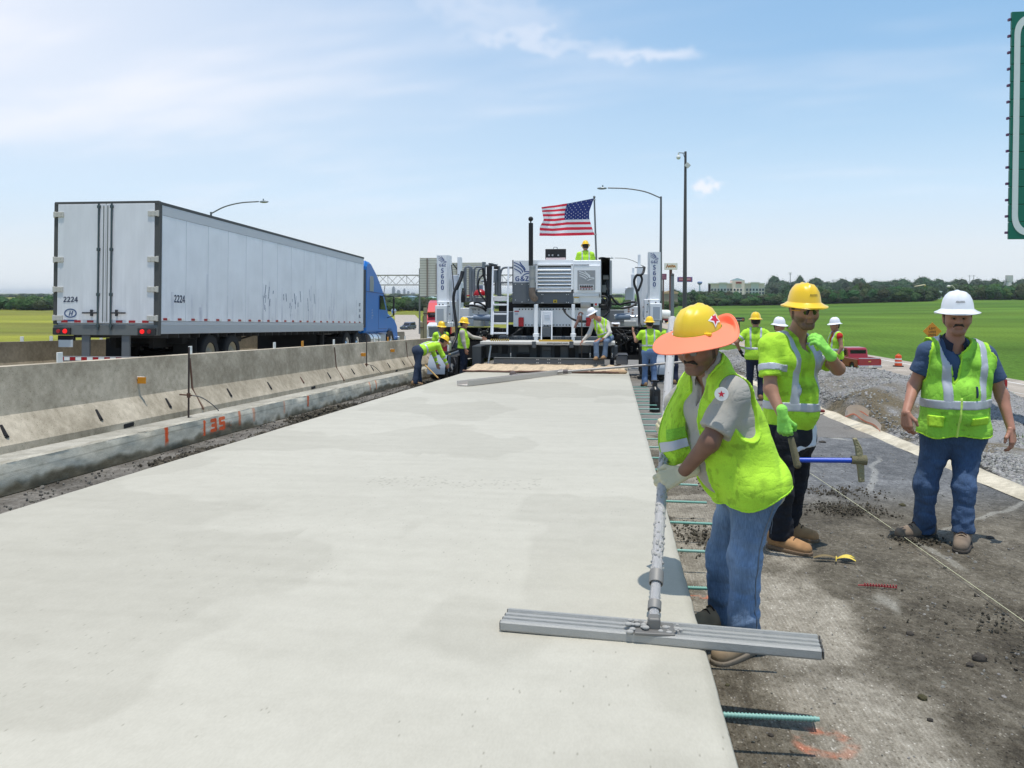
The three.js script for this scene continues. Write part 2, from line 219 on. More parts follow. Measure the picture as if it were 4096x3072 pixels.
// burlap dragged behind the machine
// lumps of soil along the sawn edge
function lumps(n, place, r0, r1, flat = .6) { const g = new THREE.IcosahedronGeometry(1, 1), p = g.attributes.position; for (let i = 0; i < p.count; i++) { const q = V().fromBufferAttribute(p, i), k = .75 + .5 * n3(q.x * 2 + 5, q.y * 2 + 5, q.z * 2 + 5); p.setXYZ(i, q.x * k, q.y * k, q.z * k); } g.computeVertexNormals();
  return (name, m, label, cat) => { const im = new THREE.InstancedMesh(g, m, n), o = new THREE.Object3D(), c = new THREE.Color(); for (let i = 0; i < n; i++) { const [x, y, z, s = 1] = place(i), r = mix(r0, r1, rnd() ** 2.5) * s; o.position.set(x, y, z); o.rotation.set(rr(0, 6), rr(0, 6), rr(0, 6)); o.scale.set(r * rr(.7, 1.3), r * flat * rr(.7, 1.2), r * rr(.7, 1.3)); o.updateMatrix(); im.setMatrixAt(i, o.matrix); const t = rr(.65, 1.35); im.setColorAt(i, c.setRGB(t, t * rr(.96, 1.02), t * rr(.9, 1))); } im.name = nm(name); im.castShadow = im.receiveShadow = true; scene.add(im); return tag(im, label, cat, null, 'stuff'); }; }
const soilM = mat(new THREE.Color(.075, .064, .047), 1), stoneM = mat(new THREE.Color(.27, .265, .26), .95), grayM = mat(new THREE.Color(.13, .12, .105), 1);
lumps(5200, () => { const d = mix(8.6, 25, rnd() ** 1.4), k = sstep(.36, .6, fbm(d * .9, 3, 3, 191)), w = (rnd() + rnd() + rnd()) / 1.5 - 1, x = NX0 + .46 + w * .34 * (.4 + k) + (d < 12 ? .3 : .05); return [x, R(d) + (.01 + .09 * k * (1 - abs(w)) * rnd()), -d, .5 + k * .8]; }, .008, .026)('loose_soil', soilM, 'dark crumbled soil heaped along the sawn pavement edge', 'soil');
lumps(2600, () => { const d = rr(4.5, 25), x = NX0 + rr(.06, 1.42); return [x, R(d) + .004, -d]; }, .006, .022)('gravel_bed', grayM, 'fine gravel between the sawn edge and the fresh slab', 'gravel');
{ const sp = [[1.95, 7.5, .45, .4], [2.2, 6.5, .25, .2], [2.1, 8.3, .5, .4], [1.05, 8.6, .35, .8], [1.0, 11, .4, 1.4], [.6, 6.4, .3, .7], [2.1, 4.6, .9, .9]];
  lumps(2800, () => { const [x, d, a, b] = sp[floor(rnd() ** 1.6 * sp.length)], g = () => (rnd() + rnd() + rnd()) * 2 / 3 - 1; const X = x + g() * a, D = d + g() * b; return [X, R(D) + .004 + rnd() * .02, -D]; }, .003, .012)('dirt_clods', soilM, 'dark dirt clods scattered over the old pavement near the workers', 'dirt'); }
lumps(2200, () => { const d = mix(2.4, 11, rnd() ** 1.5), x = rr(.45, 3.6); return [x, R(d) + .002, -d, x > 1.3 ? 1.2 : .7]; }, .002, .009)('pavement_grit', mat(new THREE.Color(.2, .19, .175), 1), 'fine grit and pebbles on the worn pavement', 'grit');

// gravel heaped along the edge of the old pavement, grass behind it
const bankX = (d) => mix(5.15, 7.6, sstep(11.5, 14.5, d));
const bermH = (x, d) => { const q = sstep(11.5, 14.5, d), c = mix(4.55, 5.3 + .25 * sin(d * .5), q), w = mix(.55, 1.5, q), k = exp(-(((x - c) / w) ** 2)) , m = .18 + .62 * exp(-(((d - 15.6) / 1.5) ** 2)) + .5 * exp(-(((d - 19.4) / 1.7) ** 2)) + .34 * sstep(20, 23, d) * (.7 + .3 * sin(d * .7)) + .1 * n2(d * .8, x, 7); return k * m + (fbm(x * 2.2, d * 2.2, 4, 201) - .5) * .13 - .06; };
struct('gravel_bank', surf(34, 150, (u, v) => { const d = mix(6, 44, v), x = mix(3.85, bankX(d), u); return [x + (u === 1 ? n2(d, 2) * .6 : 0), mix(R(d) + bermH(x, d) * sstep(3.9, 4.3, x) - .05 * sstep(4.1, 3.9, x) + .02, H(x, d) - .05, sstep(.8, 1, u)) , -d, x, d]; }, (q) => { const x = q[0], d = -q[2], b = max(.6 * sstep(.5, .66, fbm(x * .8, d * .5, 4, 203)) * sstep(5.2, 4.4, x + sin(d)), sstep(5.1, 4.8, x + .3 * n2(x * 3, d * 2, 5)) * sstep(9.5, 10.5, d) * sstep(17.5, 16.5, d) * sstep(.25, .5, n2(x * 5, d * 4, 3))); return [mix(.30, .16, b), mix(.295, .13, b), mix(.29, .08, b)]; }), new THREE.MeshStandardMaterial({ vertexColors: true, bumpMap: scaled(dirtN, 1.3, 1.3), bumpScale: .05, roughness: 1, side: THREE.DoubleSide }), 'bank of crushed grey gravel along the pavement edge');
lumps(90000, () => { const d = mix(6.5, 40, rnd() ** 1.7); let x = 4.0 + rnd() * (bankX(d) - 4.45); if (x < 4.95 && d > 10 && d < 17 && rnd() < .72) x += 1.1; return [x, R(d) + bermH(x, d) * sstep(bankX(d), bankX(d) - .8, x) + .012, -d, d > 16 ? 1.3 : 1]; }, .006, .024, .8)('crushed_stone', stoneM, 'loose crushed grey stones on the gravel bank', 'gravel');
{ // grass tufts on the slope behind the gravel
  const g = new THREE.BufferGeometry(), p = [], id = []; for (let k = 0; k < 9; k++) { const a = rr(0, 6.28), b = rr(.02, .1), h = rr(.5, 1), x = cos(a) * .05, z = sin(a) * .05, n = p.length / 3; p.push(x - .012, 0, z, x + .012, 0, z + .01, x + cos(a) * b * 2, h, z + sin(a) * b * 2); id.push(n, n + 1, n + 2); }
  g.setAttribute('position', new THREE.Float32BufferAttribute(p, 3)); g.setIndex(id); g.computeVertexNormals();
  const n = 46000, im = new THREE.InstancedMesh(g, mat(0xffffff, .9), n), o = new THREE.Object3D(), c = new THREE.Color();
  for (let i = 0; i < n; i++) { const d = mix(7, 46, rnd() ** 1.6), x = bankX(d) - .55 + rnd() ** 1.5 * 11 + .2 * sin(d * 1.8); o.position.set(x, H(x, d) - .02, -d); o.rotation.set(rr(-.3, .3), rr(0, 6), rr(-.3, .3)); o.scale.set(1.3, rr(.1, .34), 1.3); o.updateMatrix(); im.setMatrixAt(i, o.matrix); const t = rr(.6, 1.3), y = rnd() > .8 ? .1 : 0; im.setColorAt(i, c.setRGB((.1 + y) * t, (.2 + y * .6) * t, .022 * t)); }
  im.name = 'verge_grass'; scene.add(im); tag(im, 'green grass on the slope beyond the gravel bank', 'grass', null, 'stuff');
}
// frontage road on the right, ramp on the left
{
  const y = (d) => yr(d), e = (o) => (d) => Xr(d) + o, f = struct('frontage_road', strip(e(-4.7), e(4.9), .06, 14, 250, 6, y), new THREE.MeshStandardMaterial({ map: scaled(asphTex, .2, .2), color: new THREE.Color(1.75, 1.62, 1.5), roughness: .95, side: THREE.DoubleSide }), 'two lane frontage road below the highway on the right');
  mesh('yellow_edge_line', strip(e(-3.4), e(-3.24), .066, 14, 250, 1, y), mat(lin(214, 168, 70), .8), f);
  mesh('white_edge_line', strip(e(3.28), e(3.46), .066, 14, 250, 1, y), mat(lin(222, 220, 214), .8), f);
  for (let k = 0; k < 12; k++) mesh('lane_dash', strip(e(-.06), e(.06), .066, 30 + k * 12, 33 + k * 12, 1, y), mat(lin(200, 198, 192), .8), f);
  struct('entry_ramp', strip((d) => lramp(d) - 4.5, (d) => lramp(d) + 4.5, .06, 62, 360, 4), new THREE.MeshStandardMaterial({ map: scaled(asphTex, .2, .2), color: new THREE.Color(1.9, 1.8, 1.7), roughness: .95, side: THREE.DoubleSide }), 'pale ramp curving in from the far left');
  struct('far_road', surf(2, 10, (u, v) => { const d = mix(330, 640, v), x = mix(4, 30, u) + ((d - 330) / 310) ** 1.6 * 50; return [x, R(400) + .25, -d, x, d]; }), new THREE.MeshStandardMaterial({ map: scaled(asphTex, .2, .2), color: new THREE.Color(1.9, 1.8, 1.7), side: THREE.DoubleSide, roughness: .95 }));
}

// ---------- concrete barriers ----------
const profile = [[-.305, 0], [-.305, .06], [-.125, .33], [-.08, .81], [.08, .81], [.125, .33], [.305, .06], [.305, 0]];
function barrier(d0, d1, X, lift, m) { const g = prism(profile, d1 - d0 - .04, .012); g.translate(X, lift + .012, -d1 + .02); const p = g.attributes.position; for (let i = 0; i < p.count; i++) p.setY(i, p.getY(i) + R(-p.getZ(i))); return g; }
const barX = -6.225, barMats = [0, 1, 2].map((k) => { const m = concMat.clone(); m.map = scaled(concTex, .55, .5); m.map.offset.set(k * .31, k * .17); m.color.set(new THREE.Color(1.22, 1.13, 1.04).multiplyScalar([1, .95, 1.03][k])); return m; });
const steel = mat(lin(112, 108, 104), .45, { metalness: .7 }), rust = mat(lin(88, 62, 48), .8), darkM = mat(lin(24, 24, 25), .9), whitePlastic = mat(lin(226, 226, 220), .5), amber = mat(lin(206, 138, 34), .4);
const barD = [5.25, 11.62, 18.0, 24.4, 30.8, 37.2, 43.6], which = ['nearest of the left row, cut off by the picture edge', 'second in the left row, behind the dark steel stake', 'third in the left row, ending near the bent worker', 'fourth in the left row, behind the bent worker', 'fifth in the left row, behind the left crawler track', 'farthest in the left row, behind the paver'];
for (let k = 0; k < 6; k++) {
  const b = mesh('concrete_barrier', barrier(barD[k], barD[k + 1], barX, .294, 0), barMats[k % 3]); tag(b, 'grey concrete barrier segment, ' + which[k], 'barrier', 'concrete barriers along the open lanes');
  const face = (d, h, o = 0) => V(barX + .305 - (h < .33 ? (h - .06) / .27 * .18 : .18 + (h - .33) / .48 * .045) + o, R(d) + .294 + h, -d);
  for (let j = 0; j < 4; j++) { const d = barD[k] + .9 + j * 1.55 + (k === 1 ? .1 : 0), a = face(d, .255, .0), c = face(d - .02, .15, .006); mesh('anchor_pin', [rod(a, c, .03, .034, 8), rod(c, c.clone().add(V(.006, -.014, 0)), .036, .034, 8)], k % 2 && j === 2 ? rust : darkM, b); }
  for (const q of [.7]) { const d = mix(barD[k], barD[k + 1], q), p = face(d, .035, -.03); mesh('drain_slot', bx(.07, .055, .22, p.x, p.y, p.z, .012), darkM, b); }
  mesh('joint_keeper', tube([face(barD[k] + .02, .78, .012), face(barD[k] + .02, .5, .012), face(barD[k] + .01, .34, .014), face(barD[k] - .03, .16, .02), face(barD[k] - .06, .05, .03)], .014, 14, 6), rust, b);
}
// small reflectors and markers bolted to the barriers
const mk = (sx, sy, d, white) => { const p = P(sx, sy, d); return p; };
{
  const face = (d, h, o = 0) => V(barX + .305 - .18 - (h - .33) / .48 * .045 + o, R(d) + .294 + h, -d);
  [[10.25, .55, 'amber reflector with white backing on the nearest barrier, above the rust stain'], [19.9, .56, 'amber reflector on the third barrier beyond the joint'], [22.6, .58, 'amber reflector on the third barrier nearest the bent worker'], [16.5, .93, '']].forEach(([d, h, l]) => {
    if (!l) return; const o = thing('barrier_reflector', l, 'reflector', 'amber reflectors on the barrier faces'), p = face(d, h, .05); mesh('bracket', bx(.11, .09, .02, p.x, p.y, p.z - .0, .004), whitePlastic, o); mesh('lens', bx(.115, .085, .012, p.x + .03, p.y, p.z + .02, .004), amber, o); mesh('bolt', rod(face(d, h, -.01), face(d, h, .03), .02, .02), rust, o); });
  [[8.85, 0, 'at the far left edge'], [11.8, 0, 'at the joint behind the dark steel stake'], [14.9, 0, 'in front of the trailer landing legs'], [16.3, 1, 'amber, in front of the truck drive wheels'], [18.2, 0, 'at the joint below the tractor'], [21.4, 0, 'in front of the fuel tank'], [22.7, 1, 'amber, beside the truck front wheel'], [24.6, 0, 'beside the bent worker']].forEach(([d, am, l]) => {
    const m = mesh('barrier_delineator', [bx(.02, .13, .09, barX + .02, R(d) + .294 + .81 + .075, -d, .004), bx(.07, .02, .1, barX + .02, R(d) + .294 + .82, -d, .004)], am ? amber : whitePlastic); tag(m, (am ? 'small ' : 'small white ') + 'delineator tab on the barrier top, ' + l, 'delineator', 'delineators on the barrier tops'); });
  [[[1520, 1755, 11.25], 1385, 'with a clamp and wire, in front of the nearest joint'], [[2930, 0, 0], 0, '']].slice(0, 1).forEach(() => 0);
  for (const [sx, sb, st, d, l] of [[756, 1690, 1388, 10.9, 'dark steel stake with a clamp, left in front of the second barrier'], [1467, 1525, 1340, 20.1, 'thin dark steel stake farther along, near the bent worker']]) {
    const a = P(sx - 2, sb, d), c = P(sx, st, d), o = thing('steel_stake', l, 'stake', 'steel stakes along the barrier'); mesh('rod', rod(a, c, .013, .013, 8), mat(lin(62, 50, 46), .8), o);
    const m = a.clone().lerp(c, .36); mesh('clamp', [rod(m.clone().add(V(-.13, .01, 0)), m.clone().add(V(.05, .0, 0)), .01), rod(m.clone().add(V(0, -.03, 0)), m.clone().add(V(0, .03, 0)), .026)], rust, o);
    mesh('wire', tube([m.clone().add(V(.05, 0, 0)), m.clone().add(V(.14, -.03, -.06)), m.clone().add(V(.24, -.14, -.18)), m.clone().add(V(.3, -.24, -.26))], .008, 12, 5), steel, o); }
}
{ // far barrier beyond the truck: the same pieces, darker with grime
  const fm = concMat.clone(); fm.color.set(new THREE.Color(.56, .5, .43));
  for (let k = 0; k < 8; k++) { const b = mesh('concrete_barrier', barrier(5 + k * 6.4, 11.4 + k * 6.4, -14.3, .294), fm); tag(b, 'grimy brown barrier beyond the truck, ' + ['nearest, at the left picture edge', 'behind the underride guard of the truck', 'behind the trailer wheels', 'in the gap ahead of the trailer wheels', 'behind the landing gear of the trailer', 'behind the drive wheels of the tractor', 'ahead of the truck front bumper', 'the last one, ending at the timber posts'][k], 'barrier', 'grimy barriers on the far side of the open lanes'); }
  for (const [sx, l] of [[88, 'at the far left'], [205, 'left of the licence plate'], [405, 'under the trailer between the guard posts']]) { const p = P(sx, 1368, 12); const d = -14.25 / ((sx / 4 - 616) / 850), q = P(sx, 1368, abs(d) > 8 ? abs(14.3 / p.x * 12) : 12); const m = mesh('barrier_delineator', [bx(.09, .14, .02, q.x, R(-q.z) + 1.18, q.z, .004), bx(.1, .02, .06, q.x, R(-q.z) + 1.115, q.z, .003)], whitePlastic); tag(m, 'small white tab on the grimy far barrier, ' + l, 'delineator', 'delineators on the far barrier'); }
}
// ---------- woods, buildings, signs and poles ----------
const leafM = new THREE.MeshStandardMaterial({ color: 0xffffff, roughness: .95, side: THREE.DoubleSide });
function crownGeo(s, n, lobes) { // lumpy core and many small leaf clumps round it; about 1 m in radius, base at 0
  seed = s; const gs = [], L = [];
  for (let k = 0; k < lobes; k++) { const a = rr(0, 6.28), q = rr(0, .55); L.push([cos(a) * q, rr(.55, 1.45), sin(a) * q, rr(.38, .62)]); }
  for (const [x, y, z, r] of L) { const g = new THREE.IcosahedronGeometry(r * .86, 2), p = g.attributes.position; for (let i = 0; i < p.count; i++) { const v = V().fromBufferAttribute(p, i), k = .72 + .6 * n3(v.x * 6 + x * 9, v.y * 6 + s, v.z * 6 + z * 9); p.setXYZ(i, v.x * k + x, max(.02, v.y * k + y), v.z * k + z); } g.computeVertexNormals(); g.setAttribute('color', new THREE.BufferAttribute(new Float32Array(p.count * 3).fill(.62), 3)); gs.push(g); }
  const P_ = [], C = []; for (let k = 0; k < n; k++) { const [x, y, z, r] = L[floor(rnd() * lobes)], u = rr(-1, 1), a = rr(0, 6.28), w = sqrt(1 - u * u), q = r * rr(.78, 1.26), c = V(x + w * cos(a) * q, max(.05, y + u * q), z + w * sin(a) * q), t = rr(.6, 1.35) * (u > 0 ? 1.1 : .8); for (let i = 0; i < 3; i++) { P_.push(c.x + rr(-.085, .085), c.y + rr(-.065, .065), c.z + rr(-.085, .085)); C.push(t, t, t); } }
  const g = new THREE.BufferGeometry(); g.setAttribute('position', new THREE.Float32BufferAttribute(P_, 3)); g.setAttribute('color', new THREE.Float32BufferAttribute(C, 3)); g.computeVertexNormals(); gs.push(g); return merge(gs);
}
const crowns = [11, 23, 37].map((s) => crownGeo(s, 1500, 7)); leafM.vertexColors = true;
function wood(name, label, n, place, c0, c1, cat) { // place(i) -> [x, d, height, width]
  seed = n * 31 + 5; const parts = [[], [], []]; for (let i = 0; i < n; i++) parts[i % 3].push(place(i));
  const grp = new THREE.Group(); grp.name = nm(name); scene.add(grp); tag(grp, label, cat ?? 'trees', null, 'stuff');
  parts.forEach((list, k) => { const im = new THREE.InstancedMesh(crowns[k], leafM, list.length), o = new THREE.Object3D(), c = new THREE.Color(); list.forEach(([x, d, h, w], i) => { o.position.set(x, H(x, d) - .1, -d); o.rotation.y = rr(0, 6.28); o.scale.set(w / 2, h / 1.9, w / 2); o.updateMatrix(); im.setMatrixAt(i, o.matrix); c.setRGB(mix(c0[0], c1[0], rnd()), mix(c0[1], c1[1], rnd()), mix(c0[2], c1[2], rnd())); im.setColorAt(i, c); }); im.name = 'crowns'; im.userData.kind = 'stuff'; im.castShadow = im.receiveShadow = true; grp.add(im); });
}
const px = (x, d) => P(x * 4, 1172, d).x;
wood('hedgerow_trees', 'dark green row of trees beyond the yellow-green field on the left', 420, () => { const p = rr(-60, 440), d = 440 + rr(-6, 40); return [px(p, d), d, rr(5.5, 8.6), rr(8, 14)]; }, [.022, .06, .012], [.06, .13, .03]);
wood('hazy_woods', 'bluish distant woods below the city skyline', 260, () => { const p = rr(-60, 620), d = 1700 + rr(-100, 300); return [px(p, d), d, rr(5, 9.5), rr(18, 40)]; }, [.03, .06, .025], [.05, .085, .035]);
wood('field_trees', 'dense green bushes and trees along the far edge of the bright field', 520, () => { const p = rr(674, 932), d = 620 + rr(-12, 40), t = p > 785 ? 1.0 : p > 740 ? .72 : .86; return [px(p, d), d, rr(6, 11.5) * t * (rnd() > .85 ? 1.3 : 1), rr(7, 16)]; }, [.02, .05, .012], [.06, .125, .03]);
wood('field_trees', 'dense green bushes behind the man in the white hard hat', 220, () => { const p = rr(955, 1060), d = 680 + rr(-12, 40); return [px(p, d), d, rr(8, 13), rr(9, 18)]; }, [.022, .062, .012], [.07, .15, .03]);
wood('distant_woods', 'hazy distant trees on the right horizon', 420, () => { const p = rr(655, 1090), d = 1150 + rr(-60, 200), t = p > 770 ? 1.25 : .6; return [px(p, d), d, rr(11, 20) * t * (rnd() > .93 ? 1.3 : 1), rr(16, 36)]; }, [.03, .07, .03], [.05, .1, .04]);
wood('roadside_bushes', 'bushes and small trees along the road far behind the machine', 130, () => { const p = rr(455, 672), d = 470 + rr(0, 160); return [px(p, d), d, rr(3, 7), rr(5, 12)]; }, [.03, .07, .015], [.08, .15, .03], 'bushes');

// city skyline, about six kilometres off
{
  const m = mat(new THREE.Color(.12, .14, .18), .9), wm = mat(new THREE.Color(.1, .12, .15), .4), D = 6000; let k = 0;
  for (const [x0, x1, t, l] of [[1569, 1580, 1147, 'slender tallest tower of the left cluster, with a spire'], [1580, 1592, 1160, 'broad block beside the slender tower'], [1597, 1605, 1154, 'stepped tower left of the middle gap'], [1605, 1613, 1163, 'low wide block right of the stepped tower'], [1613, 1628, 1170, 'lowest block between the two clusters'], [1651, 1662, 1163, 'block at the left of the right cluster'], [1659, 1668, 1155, 'tall block of the right cluster'], [1668, 1679, 1166, 'low block of the right cluster'], [1676, 1687, 1156, 'last tower, beside the sign panel']]) {
    const a = P(x0, t, D), b = P(x1, 1176, D), w = b.x - a.x, y0 = -10, h = a.y - y0, o = thing('city_tower', 'hazy blue skyscraper, ' + l, 'skyscraper', null, V((a.x + b.x) / 2, y0, -D - k * 60));
    const gs = [bx(w, h * .8, w, 0, h * .4, 0), bx(w * .7, h * .2, w * .7, 0, h * .9, 0)]; if (!k) gs.push(rod(V(0, h, 0), V(0, h * 1.12, 0), 3, 1)); mesh('tower_block', gs, m, o);
    mesh('window_band', Array.from({ length: 6 }, (_, i) => bx(w * 1.004, h * .03, w * 1.004, 0, h * (.1 + i * .11), 0)), wm, o); k++; }
}
{ // hotel behind the trees
  const D = 790, c = P(2950, 1170, D), o = thing('hotel_building', 'beige four storey hotel with a pyramid roofed tower behind the trees', 'hotel', null, V(c.x, H(c.x, D), -D)), x = (s) => P(s, 1170, D).x - c.x, yy = (s) => P(2950, s, D).y - o.position.y;
  const beige = mat(lin(244, 222, 204), .9), pale = mat(lin(226, 220, 212), .9), brick = mat(lin(120, 88, 80), .9), roof = mat(lin(104, 128, 128), .7), glass = mat(lin(60, 68, 80), .2);
  const wing = (a, b, t, m, z, n = 'wall') => mesh(n, bx(x(b) - x(a), yy(t), 16, (x(a) + x(b)) / 2, yy(t) / 2, z - 8), m, o);
  wing(2840, 3058, 1135, beige, 0); wing(2876, 2906, 1133, pale, 1.2, 'bay'); wing(3003, 3034, 1132, pale, 1.2, 'bay'); wing(2928, 2977, 1122, beige, 2.4, 'tower'); wing(2840, 2842, 1134, brick, .3, 'corner_pier');
  for (const [a, b, z, t] of [[2838, 2929, .9, 1134], [2976, 3060, .9, 1134], [2874, 2908, 2.2, 1131.5], [3001, 3036, 2.2, 1130.5]]) mesh('cornice', bx(x(b) - x(a), 1.1, 17, (x(a) + x(b)) / 2, yy(t), z - 8), pale, o);
  mesh('tower_roof', new THREE.ConeGeometry((x(2980) - x(2925)) / 2 * 1.42, yy(1111) - yy(1122), 4, 1).rotateY(PI / 4).translate((x(2928) + x(2977)) / 2, (yy(1111) + yy(1122)) / 2, -5.5), roof, o);
  const wg = bx(1.5, 1.9, .25), fg = bx(1.9, 2.3, .18); for (let r = 0; r < 4; r++) for (let k = 0; k < 17; k++) { const X = x(2848) + k * (x(3052) - x(2848)) / 16, bay = (abs(X - x(2891)) < 6 || abs(X - x(3018)) < 6), tow = X > x(2930) && X < x(2975); const w = mesh('window', wg, glass, o); w.position.set(X, 2.2 + r * 3.1, (bay ? 1.2 : tow ? 2.4 : 0) + .12); mesh('frame', fg, pale, w).position.z = -.07; }
  mesh('brick_base', bx(x(3058) - x(2840), 4.2, .5, (x(3058) + x(2840)) / 2, 2.1, .3), brick, o);
  mesh('sign_panel', bx(5, 1.6, .3, x(2953), yy(1131), 2.8), mat(lin(150, 70, 60), .7), o);
}
{ // long low sheds and plant on the far right
  const put = (n, l, c, D, x0, x1, t, m, dep, ro) => { const a = P(x0, t, D), b = P(x1, t, D), gy = H((a.x + b.x) / 2, D), h = a.y - gy, w = b.x - a.x, o = thing(n, l, c, null, V((a.x + b.x) / 2, gy, -D)); mesh('wall', bx(w, h * .86, dep, 0, h * .43, 0), m, o); mesh('roof', prism([[-w / 2 - .4, 0], [w / 2 + .4, 0], [w / 2 + .4, h * .1], [0, h * .22], [-w / 2 - .4, h * .1]], dep + 1).translate(0, h * .86, -dep / 2 - .5), ro, o); return o; };
  const wm = mat(lin(196, 200, 204), .7), wr = mat(lin(232, 234, 236), .5), bl = mat(lin(120, 146, 170), .7), gr = mat(lin(170, 196, 190), .5);
  put('warehouse', 'long low warehouse with a white roof on the right horizon', 'warehouse', 900, 3866, 4180, 1146, wm, 30, wr); put('storage_shed', 'small white roofed shed in the gap between the bushes', 'shed', 800, 3716, 3760, 1164, wm, 8, wr);
  put('storage_shed', 'low blue-grey shed in front of the hazy woods, left of the sign panel', 'shed', 900, 1615, 1660, 1185, bl, 20, mat(lin(150, 176, 200), .6)); put('storage_shed', 'pale green roofed shed below the back of the highway sign', 'shed', 520, 1712, 1738, 1190, wm, 12, gr);
  put('storage_shed', 'tan roofed house beyond the road on the right of the paver', 'house', 560, 2655, 2708, 1166, mat(lin(170, 150, 130), .9), 14, mat(lin(206, 170, 130), .8));
  const D = 900, b = P(3998, 1144, D), o = thing('batch_tower', 'pale concrete plant tower above the warehouse roof', 'tower', null, V(b.x, H(b.x, D - 20), -D + 20)), top = P(3998, 1102, D).y - o.position.y, cm = mat(lin(206, 200, 196), .9);
  mesh('tower_body', new THREE.CylinderGeometry(2.4, 4.6, top * .72, 10).translate(0, top * .36, 0), cm, o); mesh('tower_head', bx(5.4, top * .28, 5, .3, top * .86, 0, .3), cm, o); mesh('conveyor', rod(V(-7, top * .25, 0), V(-1, top * .95, 0), .7), mat(lin(150, 150, 150), .8), o);
  const bo = thing('boom_lift', 'yellow boom of a lift above the trees', 'crane', null, V(P(3700, 1150, 640).x, H(100, 640), -640)), q = (x, y) => P(x, y, 640).sub(bo.position), ym = mat(lin(222, 190, 70), .6); mesh('lower_boom', rod(q(3697, 1180), q(3701, 1139), .45), ym, bo); mesh('upper_boom', rod(q(3701, 1139), q(3658, 1146), .4, .3), mat(lin(226, 214, 170), .6), bo); mesh('machine_base', bx(4, 2, 3, q(3697, 1180).x, q(3697, 1182).y - 1, 0, .2), ym, bo);
  const wt = P(2799, 1132, 2300), w = thing('water_tower', 'blue water tower on a pale stem on the horizon', 'water tower', null, V(wt.x, -8, -2300)), sc = 2300 / 3400; w.scale.setScalar(1);
  mesh('stem', rod(V(0, 0, 0), V(0, wt.y + 8, 0), 2.6, 1.6, 10), mat(lin(200, 205, 212), .7), w); mesh('tank', new THREE.LatheGeometry([[0, -5], [3, -4.6], [6.4, -1], [6.6, 1.5], [5.6, 3.4], [0, 4.2]].map((p) => new THREE.Vector2(p[0], p[1])), 16).translate(0, wt.y + 8, 0), mat(lin(70, 104, 156), .5), w);
}
const grayPole = mat(lin(112, 114, 116), .5, { metalness: .4 }), darkPole = mat(lin(84, 82, 82), .6, { metalness: .3 });
function base(x, d) { return V(x, H(x, d), -d); }
function lamp(name, label, sx, stop, d, tip, r0 = .13) { // cobra head lamp; tip = where the head is in the photograph
  const t = P(sx, stop, d), o = thing(name, label, 'street light', 'cobra head street lights', base(t.x, d)), h = t.y - o.position.y, e = P(tip[0], tip[1], d).sub(o.position);
  mesh('pole', rod(V(0, 0, 0), V(0, h, 0), r0, r0 * .55, 12), grayPole, o); mesh('base_plate', bx(.5, .06, .5, 0, .03, 0), grayPole, o);
  mesh('arm', tube([V(0, h - .12, 0), V(e.x * .25, mix(h, e.y, .5) , 0), V(e.x * .55, e.y - .02 * abs(e.x), 0), V(e.x * .9, e.y, 0)], .05, 16, 6), grayPole, o);
  const s = Math.sign(e.x), hd = mesh('lamp_head', [new THREE.SphereGeometry(.36, 14, 8).scale(1, .26, .42).translate(e.x, e.y - .02, 0), rod(V(e.x - s * .05, e.y + .08, 0), V(e.x - s * .05, e.y + .2, 0), .05)], mat(lin(138, 146, 150), .4, { metalness: .3 }), o); return o;
}
lamp('street_lamp', 'tall cobra head street light right of the flag, nearest of the curved lamps', 2644, 786, 62, [2408, 752]);
lamp('street_lamp', 'smaller distant street light whose arm shows between canopy and right leg', 2572, 1062, 132, [2446, 1032], .15);
lamp('street_lamp', 'street light with its curved arm above the white trailer', 844, 848, 60, [1056, 806]);
lamp('street_lamp', 'thin distant street light left of the sign panel backs', 1678, 1074, 140, [1716, 1068], .17);
{ const t = P(2742, 606, 64), o = thing('camera_pole', 'tallest dark steel pole with a dome camera, right of the street light', 'camera pole', null, base(t.x, 64)), h = t.y - o.position.y, q = (x, y) => P(x, y, 64).sub(o.position);
  mesh('pole', rod(V(0, 0, 0), V(0, h, 0), .19, .085, 12), darkPole, o); const a = q(2714, 611); mesh('arm', [rod(V(0, h - .12, 0), V(a.x, a.y, 0), .03), rod(V(0, h - .6, 0), V(a.x * .4, a.y, 0), .02)], darkPole, o);
  mesh('dome_camera', [rod(V(a.x, a.y, 0), V(a.x, a.y - .2, 0), .05), new THREE.SphereGeometry(.16, 12, 8).translate(a.x, a.y - .34, 0), rod(V(a.x, a.y - .36, 0), V(a.x, a.y - .2, 0), .16, .1)], whitePlastic, o); const b = q(2750, 662); mesh('antenna_panel', bx(.34, .34, .1, 0, 0, 0, .02).rotateZ(PI / 4).translate(b.x, b.y, .1), mat(lin(206, 206, 200), .5), o); }
{ const put = (l, sx, t, d, r) => { const p = P(sx, t, d), o = thing('utility_pole', l, 'pole', null, base(p.x, d)); mesh('pole', rod(V(0, 0, 0), V(0, p.y - o.position.y, 0), r, r * .8, 8), mat(lin(120, 124, 128), .7), o); mesh('cap', new THREE.SphereGeometry(r * .9, 8, 6).translate(0, p.y - o.position.y, 0), darkPole, o); };
  put('short grey pole between the restaurant sign and the camera pole', 2690, 1100, 60, .14); }
